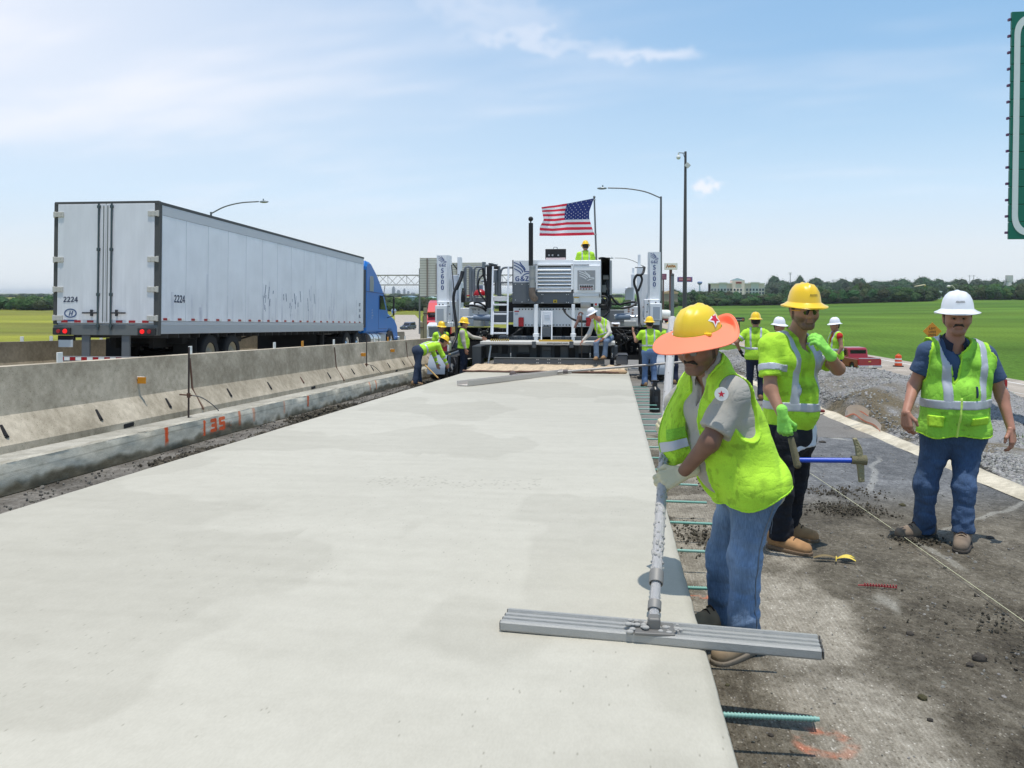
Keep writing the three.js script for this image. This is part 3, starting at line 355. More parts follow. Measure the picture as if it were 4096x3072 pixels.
function pylonSign(name, l, x0, y0, x1, y1, d, draw, post, bg, by) { const a = P(x0, y0, d), b = P(x1, y1, d), c = (a.x + b.x) / 2, o = thing(name, l, 'sign', null, base(c, d)), w = b.x - a.x, h = a.y - b.y, y = (a.y + b.y) / 2 - o.position.y;
  mesh('post', rod(V(0, 0, 0), V(0, y, 0), post, post, 8), mat(lin(110, 72, 62), .8), o); mesh('cabinet', bx(w, h, .6, 0, y, .5, .08), bg, o); mesh('sign_face', new THREE.PlaneGeometry(w * .95, h * .92).translate(0, y, .83), print(256, 128, draw), o); return o; }
pylonSign('pole_sign', 'pale rounded roadside sign with gold lettering on a brown post', 2657, 1052, 2709, 1079, 240, (x, w, h) => { x.fillStyle = '#f0e8dc'; x.fillRect(0, 0, w, h); x.strokeStyle = '#a8642a'; x.lineWidth = 17; x.lineCap = 'round'; x.beginPath(); x.moveTo(34, 92); x.lineTo(58, 34); x.lineTo(80, 88); x.moveTo(92, 60); x.bezierCurveTo(110, 30, 128, 100, 146, 56); x.bezierCurveTo(160, 30, 176, 104, 196, 54); x.lineTo(222, 84); x.moveTo(66, 66); x.lineTo(214, 62); x.stroke(); x.lineWidth = 10; x.strokeStyle = '#c98a3c'; x.beginPath(); x.ellipse(150, 64, 66, 26, 0, 0, 7); x.stroke(); }, .4, mat(lin(222, 218, 208), .6));
pylonSign('pole_sign', 'small dark red sign half hidden behind the street light pole', 2640, 1095, 2666, 1119, 330, (x, w, h) => { x.fillStyle = '#8a4a66'; x.fillRect(0, 0, w, h); x.fillStyle = '#b0707c'; x.fillRect(30, 80, 200, 18); x.fillRect(60, 30, 120, 26); }, .3, mat(lin(120, 70, 96), .6));
pylonSign('pole_sign', 'wide purple and red sign behind the camera pole', 2709, 1108, 2769, 1128, 330, (x, w, h) => { x.fillStyle = '#6e5a96'; x.fillRect(0, 0, w, h); x.fillStyle = '#b4505a'; x.fillRect(20, 14, 90, 92); x.fillRect(150, 14, 90, 92); x.fillStyle = '#d8b8c0'; x.fillRect(30, 44, 70, 20); x.fillRect(160, 40, 66, 26); }, .3, mat(lin(110, 92, 150), .6));
pylonSign('roadside_sign', 'small black roadside board standing in the grass beyond the ramp', 2937, 1269, 2976, 1286, 150, (x, w, h) => { x.fillStyle = '#2b2626'; x.fillRect(0, 0, w, h); x.fillStyle = '#d9d4cc'; x.font = 'bold 46px sans-serif'; x.textAlign = 'center'; x.fillText('OUTLET', w * .42, 84); x.fillStyle = '#b06a3a'; x.beginPath(); x.arc(214, 64, 30, 0, 7); x.fill(); }, .12, mat(lin(40, 36, 36), .6)).userData.label = 'small black board with pale lettering in the grass beyond the road';
{ const d = 520, p = P(2666, 1222, d), o = thing('stop_paddle', 'tiny red octagonal sign beyond the right leg of the machine', 'sign', null, base(p.x, d)), y = p.y - o.position.y, s = d / 3400; mesh('post', rod(V(0, 0, 0), V(0, max(y, 1), 0), .12), grayPole, o); mesh('plate', new THREE.CylinderGeometry(5 * s, 5 * s, .2, 8).rotateX(PI / 2).rotateZ(PI / 8).translate(0, max(y, 1), .2), mat(lin(222, 62, 52), .5), o); }
function diamond(l, sx, sy, d, half, lines) { const p = P(sx, sy, d), o = thing('warning_sign', l, 'road sign', null, base(p.x, d)), y = p.y - o.position.y; mesh('posts', [rod(V(-half * .4, 0, -.05), V(-half * .4, y + half * .3, -.05), .05), rod(V(half * .4, 0, -.05), V(half * .4, y + half * .3, -.05), .05)], grayPole, o);
  const s = half * 1.414; mesh('plate', bx(s, s, .03, 0, 0, 0, .01).rotateZ(PI / 4).translate(0, y, 0), mat(lin(222, 140, 40), .5), o); mesh('legend', new THREE.PlaneGeometry(half * 1.3, half * 1.3).translate(0, y, .025), print(256, 256, (x) => { x.clearRect(0, 0, 256, 256); x.fillStyle = '#3a2a1a'; x.textAlign = 'center'; x.font = 'bold 64px sans-serif'; lines.forEach((t, i) => x.fillText(t, 128, 90 + i * 70)); }), o); }
diamond('orange diamond warning sign reading left lane behind the shoulder of the white hatted man', 3729, 1325, 95, .95, ['LEFT', 'LANE', 'ENDS']);
diamond('small orange diamond sign behind the brim of the front worker', 2843, 1236, 190, .62, ['||', '|']);
{ const p = P(2856, 1253, 200), o = thing('notice_board', 'tiny white notice board beside the small orange sign', 'sign', null, base(p.x, 200)), y = p.y - o.position.y; mesh('panel', bx(.9, .5, .05, 0, y, 0), whitePlastic, o); mesh('post', rod(V(0, 0, 0), V(0, y, -.05), .04), grayPole, o); }
{ const d = 900, t = P(3161, 1091, d), o = thing('floodlight_mast', 'tall thin floodlight mast above the far trees', 'light mast', null, base(t.x, d)), h = t.y - o.position.y; mesh('mast', rod(V(0, 0, 0), V(0, h, 0), .5, .3), grayPole, o); mesh('crossarms', [bx(3.4, .25, .25, 0, h - .4, 0), bx(2.6, .25, .25, 0, h - 1.7, 0)], grayPole, o); for (let k = 0; k < 4; k++) mesh('floodlight', bx(.6, .6, .5, -1.5 + k, h, 0, .1), whitePlastic, o); }
for (const [a, l] of [[3266, 'leftmost pair of masts, nearest the floodlight'], [3340, 'middle pair of masts'], [3887, 'rightmost, above the white hard hat']]) { const d = 1600, t = P(a, a > 3800 ? 1100 : 1117, d), o = thing('power_pylon', 'faint H-shaped power line pylon, ' + l, 'pylon', null, base(t.x, d)), h = t.y - o.position.y; mesh('masts', [rod(V(-3.4, 0, 0), V(-3.4, h, 0), .4), rod(V(3.4, 0, 0), V(3.4, h, 0), .4)], grayPole, o); mesh('crossarm', [bx(13, .5, .4, 0, h - 1.6, 0), bx(7, .4, .3, 0, h * .72, 0)], grayPole, o); }
{ const d = 130, t = P(3818, 1142, d), o = thing('bent_lamp', 'small lamp with a hooked neck rising behind the white hard hat', 'lamp', null, base(t.x, d)), h = t.y - o.position.y; mesh('neck', tube([V(0, 0, 0), V(.08, h * .8, 0), V(.05, h - .5, 0), V(-.4, h - .02, 0), V(-.75, h - .08, 0)], .1, 20, 7), mat(lin(170, 166, 150), .6), o); mesh('lamp_head', new THREE.SphereGeometry(.22, 10, 8).scale(1.2, .8, 1).translate(-.8, h - .14, 0), mat(lin(214, 210, 200), .5), o); }

// overhead sign gantry across the road far behind the machine, seen from the back
{
  const d = 120, xL = P(1360, 1104, d).x, xR = P(2360, 1104, d).x, top = P(1740, 1100, d).y, bot = P(1740, 1139, d).y, o = thing('sign_gantry', 'grey lattice sign gantry spanning the road far behind the machine', 'gantry', null, base((xL + xR) / 2, d)), cx = o.position.x, cy = o.position.y, gm = mat(lin(150, 152, 154), .5, { metalness: .4 });
  for (const [y, n] of [[top, 'top_chord'], [bot, 'bottom_chord']]) for (const z of [0, -1.1]) mesh(n, rod(V(xL - cx, y - cy, z), V(xR - cx, y - cy, z), .085), gm, o);
  const N = 26, w = (xR - xL) / N, g = []; for (let k = 0; k < N; k++) { const x = xL - cx + k * w; g.push(rod(V(x, (k % 2 ? top : bot) - cy, 0), V(x + w, (k % 2 ? bot : top) - cy, 0), .04, .04, 5), rod(V(x, (k % 2 ? bot : top) - cy, -1.1), V(x + w, (k % 2 ? top : bot) - cy, -1.1), .035, .035, 5)); if (k % 2) g.push(rod(V(x, top - cy, -.5), V(x + .1, bot - cy, -.5), .035, .035, 5)); } mesh('lattice', g, gm, o);
  for (const x of [xL, xR]) mesh('column', [rod(V(x - cx, 0, 0), V(x - cx, top - cy + .5, 0), .3, .25, 10), rod(V(x - cx, 0, -1.1), V(x - cx, top - cy + .5, -1.1), .3, .25, 10)], gm, o);
  const sm = mat(lin(228, 222, 212), .6), rm = mat(lin(128, 116, 108), .6);
  for (const [x0, y0, x1, y1, l] of [[1687, 1034, 1795, 1185, 'ribbed beige back of the taller overhead sign, left of the white leg'], [1797, 1053, 1938, 1185, 'ribbed beige back of the lower overhead sign, between leg and ladder']]) {
    const a = P(x0, y0, d + .9), b = P(x1, y1, d + .9), s = thing('overhead_sign', l, 'highway sign', null, V((a.x + b.x) / 2, b.y, -d + 1.1 - 2)), h = a.y - b.y, W = b.x - a.x, n = 15; s.position.z = -d + .35;
    for (let k = 0; k < n; k++) mesh('panel', bx(W, h / n - .03, .05, 0, (k + .5) * h / n, 0), sm, s); mesh('rib', Array.from({ length: n + 1 }, (_, k) => bx(W, .035, .09, 0, k * h / n, .03)), rm, s);
    for (const q of [.28, .62]) mesh('support_post', bx(.16, h * (q < .5 ? .98 : .8), .16, W * (q - .5), h * (q < .5 ? .5 : .45), .14), rm, s); }
}
for (const [x, t, b, l] of [[1688, 1288, 1390, 'thicker timber post at the end of the far barrier'], [1701, 1231, 1372, 'taller timber post behind the thick one']]) { const d = 44, q = P(x, t, d), r = P(x, b, d), o = thing('timber_post', l, 'post', null, V(q.x, R(d) + .29, -d)); const h = q.y - o.position.y; mesh('post', bx(.16, h, .16, 0, h / 2, 0, .02), mat(lin(142, 134, 104), .9), o); mesh('cap', bx(.19, .05, .19, 0, h - .3, 0), rust, o); }

// green guide sign at the right edge of the picture
{
  const d = 13, a = P(4046, 48, d), b = P(4032, 958, d), o = thing('guide_sign', 'large green highway sign with white border cut off by the right picture edge', 'highway sign', null, V(b.x, H(7, d), -d)), y0 = b.y - o.position.y, h = a.y - b.y, w = 4.6, gm = mat(lin(0, 108, 84), .4);
  for (let k = 0; k < 13; k++) mesh('panel', bx(w, h / 13 - .006, .05, w / 2, y0 + (k + .5) * h / 13, 0, .006), gm, o);
  mesh('backing', bx(w - .06, h - .05, .03, w / 2, y0 + h / 2, -.045), mat(lin(150, 150, 152), .5), o);
  const sh = new THREE.Shape(), rdd = (s, x0, y1, x1, y2, r) => { s.moveTo(x0 + r, y1); s.lineTo(x1 - r, y1); s.quadraticCurveTo(x1, y1, x1, y1 + r); s.lineTo(x1, y2 - r); s.quadraticCurveTo(x1, y2, x1 - r, y2); s.lineTo(x0 + r, y2); s.quadraticCurveTo(x0, y2, x0, y2 - r); s.lineTo(x0, y1 + r); s.quadraticCurveTo(x0, y1, x0 + r, y1); };
  rdd(sh, .035, y0 + .04, w - .035, y0 + h - .04, .3); const hole = new THREE.Path(); rdd(hole, .115, y0 + .12, w - .115, y0 + h - .12, .24); sh.holes.push(hole); mesh('border', new THREE.ExtrudeGeometry(sh, { depth: .004, bevelEnabled: false, curveSegments: 12 }).translate(0, 0, .027), mat(lin(226, 232, 226), .4), o);
  for (let k = 0; k < 14; k++) mesh('edge_bolt', bx(.03, .035, .05, -.014, y0 + .1 + k * (h - .2) / 13, -.03, .004), mat(lin(110, 70, 104), .6), o);
  for (const x of [.47, w - .4]) mesh('post', [bx(.14, y0 + h, .012, x, (y0 + h) / 2, -.14), bx(.012, y0 + h, .16, x, (y0 + h) / 2, -.225), bx(.14, y0 + h, .012, x, (y0 + h) / 2, -.31)], mat(lin(120, 118, 122), .5, { metalness: .4 }), o);
}
// ---------- vehicles ----------
const blackRub = mat(lin(26, 26, 27), .85), chrome = mat(lin(200, 204, 208), .25, { metalness: .85 }), alu = mat(lin(176, 180, 186), .4, { metalness: .5 }), glassD = mat(lin(22, 28, 36), .12), redL = mat(lin(160, 22, 30), .3), frameDark = mat(lin(52, 52, 54), .8);
const lampOn = new THREE.MeshStandardMaterial({ color: lin(220, 20, 24), emissive: lin(255, 30, 26), emissiveIntensity: .7, roughness: .4 });
function wheel(parent, x, y, z, r, w, hub = alu, side = 1) { // tyre with a rounded shoulder, and a rim as its sub-part
  const p = [[r * .58, -w / 2], [r * .9, -w / 2], [r * .98, -w * .42], [r, -w * .25], [r, w * .25], [r * .98, w * .42], [r * .9, w / 2], [r * .58, w / 2], [r * .54, 0], [r * .58, -w / 2]];
  const t = mesh('tyre', new THREE.LatheGeometry(p.map((q) => new THREE.Vector2(q[0], q[1])), 28).rotateZ(PI / 2), blackRub, parent); t.position.set(x, y, z);
  mesh('rim', [new THREE.LatheGeometry([[.02, .02], [r * .2, .03], [r * .24, -.02], [r * .45, -.05], [r * .57, .02], [r * .58, 0]].map((q) => new THREE.Vector2(q[0], q[1] + w * .32)), 20).rotateZ(-PI / 2 * side)], hub, t); return t;
}
{ // white box trailer and blue tractor
  const d = 18.5, o = thing('semi_truck', 'long white box trailer pulled by a blue sleeper tractor behind the barriers', 'truck', null, V(-11.83, R(d) + .3, -d)); o.rotation.x = -Math.atan(G);
  const L = 16.15, w2 = 1.3, T = 4.11, B = 1.02, frameM = mat(lin(96, 98, 96), .6), darkRim = mat(lin(74, 74, 72), .6);
  const grime = (s) => dtex(1024, 256, (i, j) => { const u = i / 1024, v = j / 256, a = fbm(u * 30, v * 5, 4, s) - .5, st = fbm(u * 150, v * 3, 3, s + 3) - .5, low = sstep(.55, 0, v); let t = 236 + a * 20 + st * 16 * (.3 + low) - low * 14 * fbm(u * 20, v * 6, 3, s + 5); let r = t, g = t + 1, b = t + 4;
    if (s > 300) { const X = u * L, Y = v * 3; for (let k = 0; k < 20; k++) { const x0 = 5.7 + hsh(k, 1, 3) * 3.4 + (hsh(k, 7, 1) > .8 ? 1.4 : 0), y0 = .42 + hsh(k, 2, 3) * .75, sl = (hsh(k, 3, 3) - .5) * .5, ln = .05 + hsh(k, 4, 3) * .22; if (abs(Y - y0) < ln && abs(X - x0 - (Y - y0) * sl) < .012 + .016 * hsh(k, 5, 3)) { r = 92; g = 100; b = 128; } } for (let k = 0; k < 40; k++) { const x0 = hsh(k, 8, 8) * L; if (abs(X - x0) < .02 + .05 * hsh(k, 9, 9) && Y < .3 + hsh(k, 6, 6) * 1.3) { const q = .12 * fbm(X * 9, Y * 4, 2, 7); r *= 1 - q; g *= 1 - q; b *= 1 - q * .8; } } }
    return [r, g, b]; }, true, false);
  const sideM = new THREE.MeshStandardMaterial({ map: grime(301), roughness: .42, side: THREE.DoubleSide }), rearM = new THREE.MeshStandardMaterial({ map: grime(211), roughness: .45, color: new THREE.Color(.86, .85, .84), side: THREE.DoubleSide });
  mesh('cargo_box', bx(2.54, T - B - .1, L - .06, 0, (T + B) / 2, -L / 2, .02), mat(lin(206, 208, 210), .5), o);
  mesh('roof_rim', [bx(2.62, .07, .05, 0, T - .03, .0), bx(.05, .07, L, w2 - .02, T - .03, -L / 2), bx(.05, .07, L, -w2 + .02, T - .03, -L / 2)], darkRim, o);
  const N = 14, h0 = B + .32, h1 = T - .3; for (let k = 0; k < N; k++) { const z0 = -.12 - k * (L - .2) / N, len = (L - .2) / N - .014, g = bx(.022, h1 - h0, len, w2 - .012, (h0 + h1) / 2, z0 - len / 2, .004), uv = g.attributes.uv, p = g.attributes.position; for (let i = 0; i < uv.count; i++) uv.setXY(i, -p.getZ(i) / L, (p.getY(i) - h0) / (h1 - h0)); mesh('side_panel', g, sideM, o); }
  mesh('panel_seam', Array.from({ length: N + 1 }, (_, k) => bx(.014, h1 - h0, .03, w2 - .004, (h0 + h1) / 2, -.12 - k * (L - .2) / N + .007)), mat(lin(206, 209, 213), .5), o);
  mesh('upper_rail', bx(.03, .23, L - .1, w2 - .012, T - .18, -L / 2 , .004), mat(lin(198, 200, 203), .5), o); mesh('lower_rail', [bx(.03, .29, L - .1, w2 - .006, B + .16, -L / 2, .004), ...[.06, .14, .23].map((q) => bx(.02, .016, L - .1, w2 + .012, B + q, -L / 2))], mat(lin(186, 190, 195), .45, { metalness: .3 }), o);
  const tr = [], tw = []; for (let k = 0; k < 24; k++) { const z = -.3 - k * .665; tr.push(bx(.006, .055, .17, w2 + .003, B + .36, z)); tw.push(bx(.006, .055, .13, w2 + .003, B + .36, z - .155)); } mesh('red_reflective_tape', tr, redL, o); mesh('white_reflective_tape', tw, whitePlastic, o);
  const num = (x, w, h) => { x.clearRect(0, 0, w, h); x.fillStyle = '#23304e'; x.font = 'bold 62px sans-serif'; x.textAlign = 'center'; x.fillText('2224', w / 2, h * .78); };
  mesh('fleet_number', new THREE.PlaneGeometry(.62, .26).rotateY(PI / 2).translate(w2 + .006, 1.86, -.95), print(160, 64, num), o);
  mesh('side_stencil', new THREE.PlaneGeometry(.5, .9).rotateY(PI / 2).translate(w2 + .006, 1.8, -15.6), print(64, 128, (x) => { x.clearRect(0, 0, 64, 128); x.fillStyle = '#3c4664'; x.font = 'bold 26px sans-serif'; ['07', '14', 'BL'].forEach((t, i) => x.fillText(t, 14, 30 + i * 34)); }), o);
  // rear: frame, two doors with lock rods, hinges, lights
  mesh('rear_frame', [bx(.09, T - 1.25, .1, -w2 + .03, (T + 1.25) / 2, -.02, .01), bx(.13, T - 1.0, .1, w2 - .03, (T + 1.0) / 2, -.02, .01), bx(2.6, .08, .11, 0, T - .02, -.02, .01)], darkRim, o);
  for (const s of [-1, 1]) {
    const g = bx(1.2, T - 1.32, .05, s * .605, (T + 1.24) / 2, .02, .008), uv = g.attributes.uv, p = g.attributes.position; for (let i = 0; i < uv.count; i++) uv.setXY(i, (p.getX(i) + 1.3) / 5.2, (p.getY(i) - 1.2) / 3);
    const dr = mesh('rear_door', g, rearM, o);
    const cx = s * .16, rodM = mat(lin(74, 86, 88), .5, { metalness: .4 }); mesh('lock_rod', [rod(V(cx, 1.12, .075), V(cx, T - .04, .075), .022), ...[1.22, 1.95, 3.0, 4.0].map((y) => bx(.075, .07, .05, cx, y, .07, .008))], rodM, dr); mesh('inner_seal', bx(.02, T - 1.4, .02, s * .05, (T + 1.24) / 2, .05), mat(lin(120, 124, 122), .6), dr);
    mesh('door_handle', [bx(.36, .035, .03, s * .36, 1.52, .09, .008), bx(.05, .15, .05, s * .31, 1.52, .08, .008)], frameDark, dr);
    for (const y of [3.83, 2.77, 2.07, 1.4]) mesh('hinge', [bx(.24, .12, .03, s * 1.17, y, .055, .006), bx(.05, .14, .05, s * 1.29, y, .04, .008), ...[[-.04, .03], [-.04, -.03], [.06, .03], [.06, -.03]].map(([a, b]) => rod(V(s * 1.17 + a, y + b, .06), V(s * 1.17 + a, y + b, .08), .012, .012, 6))], mat(lin(190, 186, 176), .6), dr);
    for (const x of [.3, .62, .95]) mesh('red_reflective_tape', bx(.16, .055, .006, s * x + .06 * s, 1.32, .049), redL, dr);
    mesh('tail_light_box', bx(.44, .17, .1, s * 1.06, 1.09, .045, .015), mat(lin(44, 44, 44), .7), o);
    mesh('brake_light', [rod(V(s * .96, 1.09, .09), V(s * .96, 1.09, .115), .055, .05, 16)], lampOn, o); mesh('marker_light', rod(V(s * 1.13, 1.09, .09), V(s * 1.13, 1.09, .11), .05, .046, 14), redL, o);
    mesh('guard_post', bx(.2, .55, .06, s * .5, .73, -.02, .01), mat(lin(96, 98, 100), .6), o);
    for (const z of [-2.75, -4.05]) { wheel(o, s * 1.08, .5, z, .5, .28, mat(lin(150, 140, 118), .6), s); wheel(o, s * .76, .5, z, .5, .28, alu, s); } for (const z of [-14.25, -15.6]) { wheel(o, s * 1.08, .5, z, .5, .28, chrome, s); wheel(o, s * .76, .5, z, .5, .28, alu, s); }
    wheel(o, s * 1.0, .5, -21.2, .5, .3, chrome, s); mesh('mud_flap', bx(.62, .7, .02, s * .92, .55, -1.95), blackRub, o); mesh('mud_flap', bx(.62, .62, .02, s * .92, .5, -13.4), blackRub, o);
    mesh('landing_leg', [bx(.13, .95, .13, s * .75, .62, -12.6, .01), bx(.26, .03, .3, s * .75, .14, -12.6, .005), rod(V(s * .75, .9, -12.6), V(s * .4, 1.05, -11.6), .04)], frameDark, o);
  }
  mesh('rear_sill', bx(2.6, .24, .12, 0, 1.12, -.02, .012), mat(lin(104, 106, 104), .6), o);
  mesh('underride_bar', bx(2.34, .13, .09, 0, .44, .0, .015), mat(lin(120, 120, 122), .6), o);
  { const a = [], b = []; for (let k = 0; k < 16; k++) (k % 2 ? a : b).push(bx(.138, .075, .006, -1.08 + k * .144, .445, .048)); mesh('red_reflective_tape', b, redL, o); mesh('white_reflective_tape', a, whitePlastic, o); }
  mesh('licence_plate', [bx(.36, .17, .02, -.98, .8, .03, .004)], mat(lin(186, 190, 192), .5), o); mesh('plate_bracket', bx(.42, .12, .06, -.98, .93, .0, .01), blackRub, o);
  mesh('maker_emblem', new THREE.PlaneGeometry(.44, .36).translate(-.86, 1.47, .051), print(128, 104, (x) => { x.clearRect(0, 0, 128, 104); x.strokeStyle = x.fillStyle = '#33507c'; x.lineWidth = 8; x.beginPath(); x.ellipse(64, 40, 42, 27, 0, 0, 7); x.stroke(); x.font = 'italic bold 46px sans-serif'; x.textAlign = 'center'; x.fillText('H', 64, 57); x.fillRect(16, 84, 96, 12); }), o);
  mesh('fleet_number', new THREE.PlaneGeometry(.44, .2).translate(-.86, 1.83, .051), print(160, 72, num), o);
  mesh('suspension', [bx(2.0, .3, 3.4, 0, .92, -3.4, .04), bx(.12, .25, 4.4, .5, .8, -3.3), bx(.12, .25, 4.4, -.5, .8, -3.3), rod(V(-1, .5, -2.75), V(1, .5, -2.75), .07), rod(V(-1, .5, -4.05), V(1, .5, -4.05), .07), rod(V(.0, .62, -5.6), V(.0, .98, -8.6), .03)], blackRub, o);
  mesh('floor_beams', Array.from({ length: 30 }, (_, k) => bx(2.4, .1, .05, 0, .98, -.6 - k * .52)), frameDark, o); mesh('mud_skirt', bx(2.2, .8, .02, 0, .6, -11.0), blackRub, o);
  mesh('coupler_plate', [bx(1.1, .12, 3.2, 0, 1.0, -14.9, .02), bx(.24, .28, 9.6, .42, .72, -18, .02), bx(.24, .28, 9.6, -.42, .72, -18, .02)], blackRub, o); mesh('axle', [rod(V(-1, .5, -14.25), V(1, .5, -14.25), .09), rod(V(-1, .5, -15.6), V(1, .5, -15.6), .09), rod(V(-.9, .5, -21.2), V(.9, .5, -21.2), .06)], blackRub, o);
  // tractor
  const blue = new THREE.MeshPhysicalMaterial({ color: lin(14, 108, 188), roughness: .5, clearcoat: .25, clearcoatRoughness: .2, side: THREE.DoubleSide }), zf = -.9; const sx = (pts) => pts.map(([z, y]) => [-(z), y]);
  const wd = 2.3, prof = [[17.05, 1.02], [17.05, 3.78], [17.2, 3.95], [17.7, 3.93], [18.5, 3.55], [19.3, 3.05], [19.75, 2.72], [20.5, 1.86], [20.5, 1.02]];
  const cab = prism(prof, wd - .2, .1).rotateY(PI / 2).translate(-wd / 2 + .1, 0, 0); mesh('cab', cab, blue, o);
  const hood = prism([[20.45, .75], [20.45, 1.82], [21.2, 1.72], [22.1, 1.52], [22.6, 1.2], [22.75, .62], [21.95, .62], [21.85, .95], [21.5, 1.12], [20.9, 1.12], [20.6, .95], [20.55, .75]], 1.9, .1).rotateY(PI / 2).translate(-.95, 0, 0); mesh('hood', hood, blue, o); mesh('bumper', bx(2.3, .34, .3, 0, .55, -22.75, .06), chrome, o);
  mesh('side_window', prism([[19.05, 1.98], [19.05, 2.62], [19.62, 2.6], [20.12, 1.98]], .02).rotateY(PI / 2).translate(wd / 2 - .005, 0, 0), glassD, o); mesh('sleeper_window', prism([[17.5, 2.75], [17.5, 3.3], [17.62, 3.42], [18.0, 3.42], [18.1, 3.2], [18.1, 2.75]], .02).rotateY(PI / 2).translate(wd / 2 - .005, 0, 0), mat(lin(120, 130, 134), .3), o);
  mesh('windscreen', bx(1.9, .02, 1.05, 0, 0, 0).rotateX(.86).translate(0, 2.33, -20.19), glassD, o); mesh('door_seam', [bx(.006, 1.5, .02, wd / 2 + .002, 1.85, -18.92), bx(.006, .02, 1.4, wd / 2 + .002, 1.1, -19.6), bx(.006, .03, 3.2, wd / 2 + .002, 2.72, -18.6)], mat(lin(10, 50, 110), .5), o);
  mesh('gap_fairing', [bx(.06, 2.5, .6, 1.1, 2.4, -16.75, .02), bx(.06, 2.5, .6, -1.1, 2.4, -16.75, .02)], mat(lin(14, 28, 52), .5), o); mesh('exhaust_stack', rod(V(1.0, 1.0, -16.5), V(1.0, 3.1, -16.5), .09), chrome, o);
  mesh('fuel_tank', rod(V(.98, .62, -17.3), V(.98, .62, -18.9), .31, .31, 20), chrome, o); mesh('tank_strap', [-17.7, -18.5].map((z) => rod(V(.98, .62, z), V(.98, .62, z - .07), .318, .318, 20)), blackRub, o); mesh('step_box', [bx(.5, .5, .9, .98, .62, -19.5, .06), bx(.56, .03, .9, 1.0, .9, -19.5, .01)], alu, o);
  mesh('mirror', [bx(.06, .55, .2, 1.5, 2.25, -20.25, .03), bx(.05, .2, .18, 1.5, 1.83, -20.25, .02)], blackRub, o); mesh('mirror_bracket', [rod(V(1.15, 2.62, -19.7), V(1.5, 2.6, -20.25), .02), rod(V(1.5, 2.6, -20.25), V(1.5, 1.7, -20.25), .02), rod(V(1.5, 1.7, -20.25), V(1.15, 1.62, -20.4), .02)], blackRub, o); mesh('fender_mirror', [new THREE.SphereGeometry(.13, 14, 10).scale(1, 1, .7).translate(1.15, 1.95, -21.6), rod(V(.95, 1.6, -21.4), V(1.15, 1.95, -21.6), .015)], chrome, o);
  mesh('headlight', bx(.3, .22, .1, .85, 1.0, -22.6, .04), mat(lin(230, 236, 240), .1), o); mesh('door_lettering', new THREE.PlaneGeometry(.8, .5).rotateY(PI / 2).translate(wd / 2 + .006, 1.75, -18.1), print(96, 64, (x) => { x.clearRect(0, 0, 96, 64); x.fillStyle = '#cfe0f4'; x.font = '13px sans-serif'; ['L R', 'EXP', '2224', 'TX'].forEach((t, i) => x.fillText(t, 14, 14 + i * 15)); }), o);
  mesh('roof_lights', [-.7, 0, .7].map((x) => bx(.12, .05, .08, x, 2.86, -19.65, .02)), amber, o); mesh('antenna', rod(V(1.1, 2.6, -19.9), V(1.16, 3.1, -19.95), .015), blackRub, o);
}
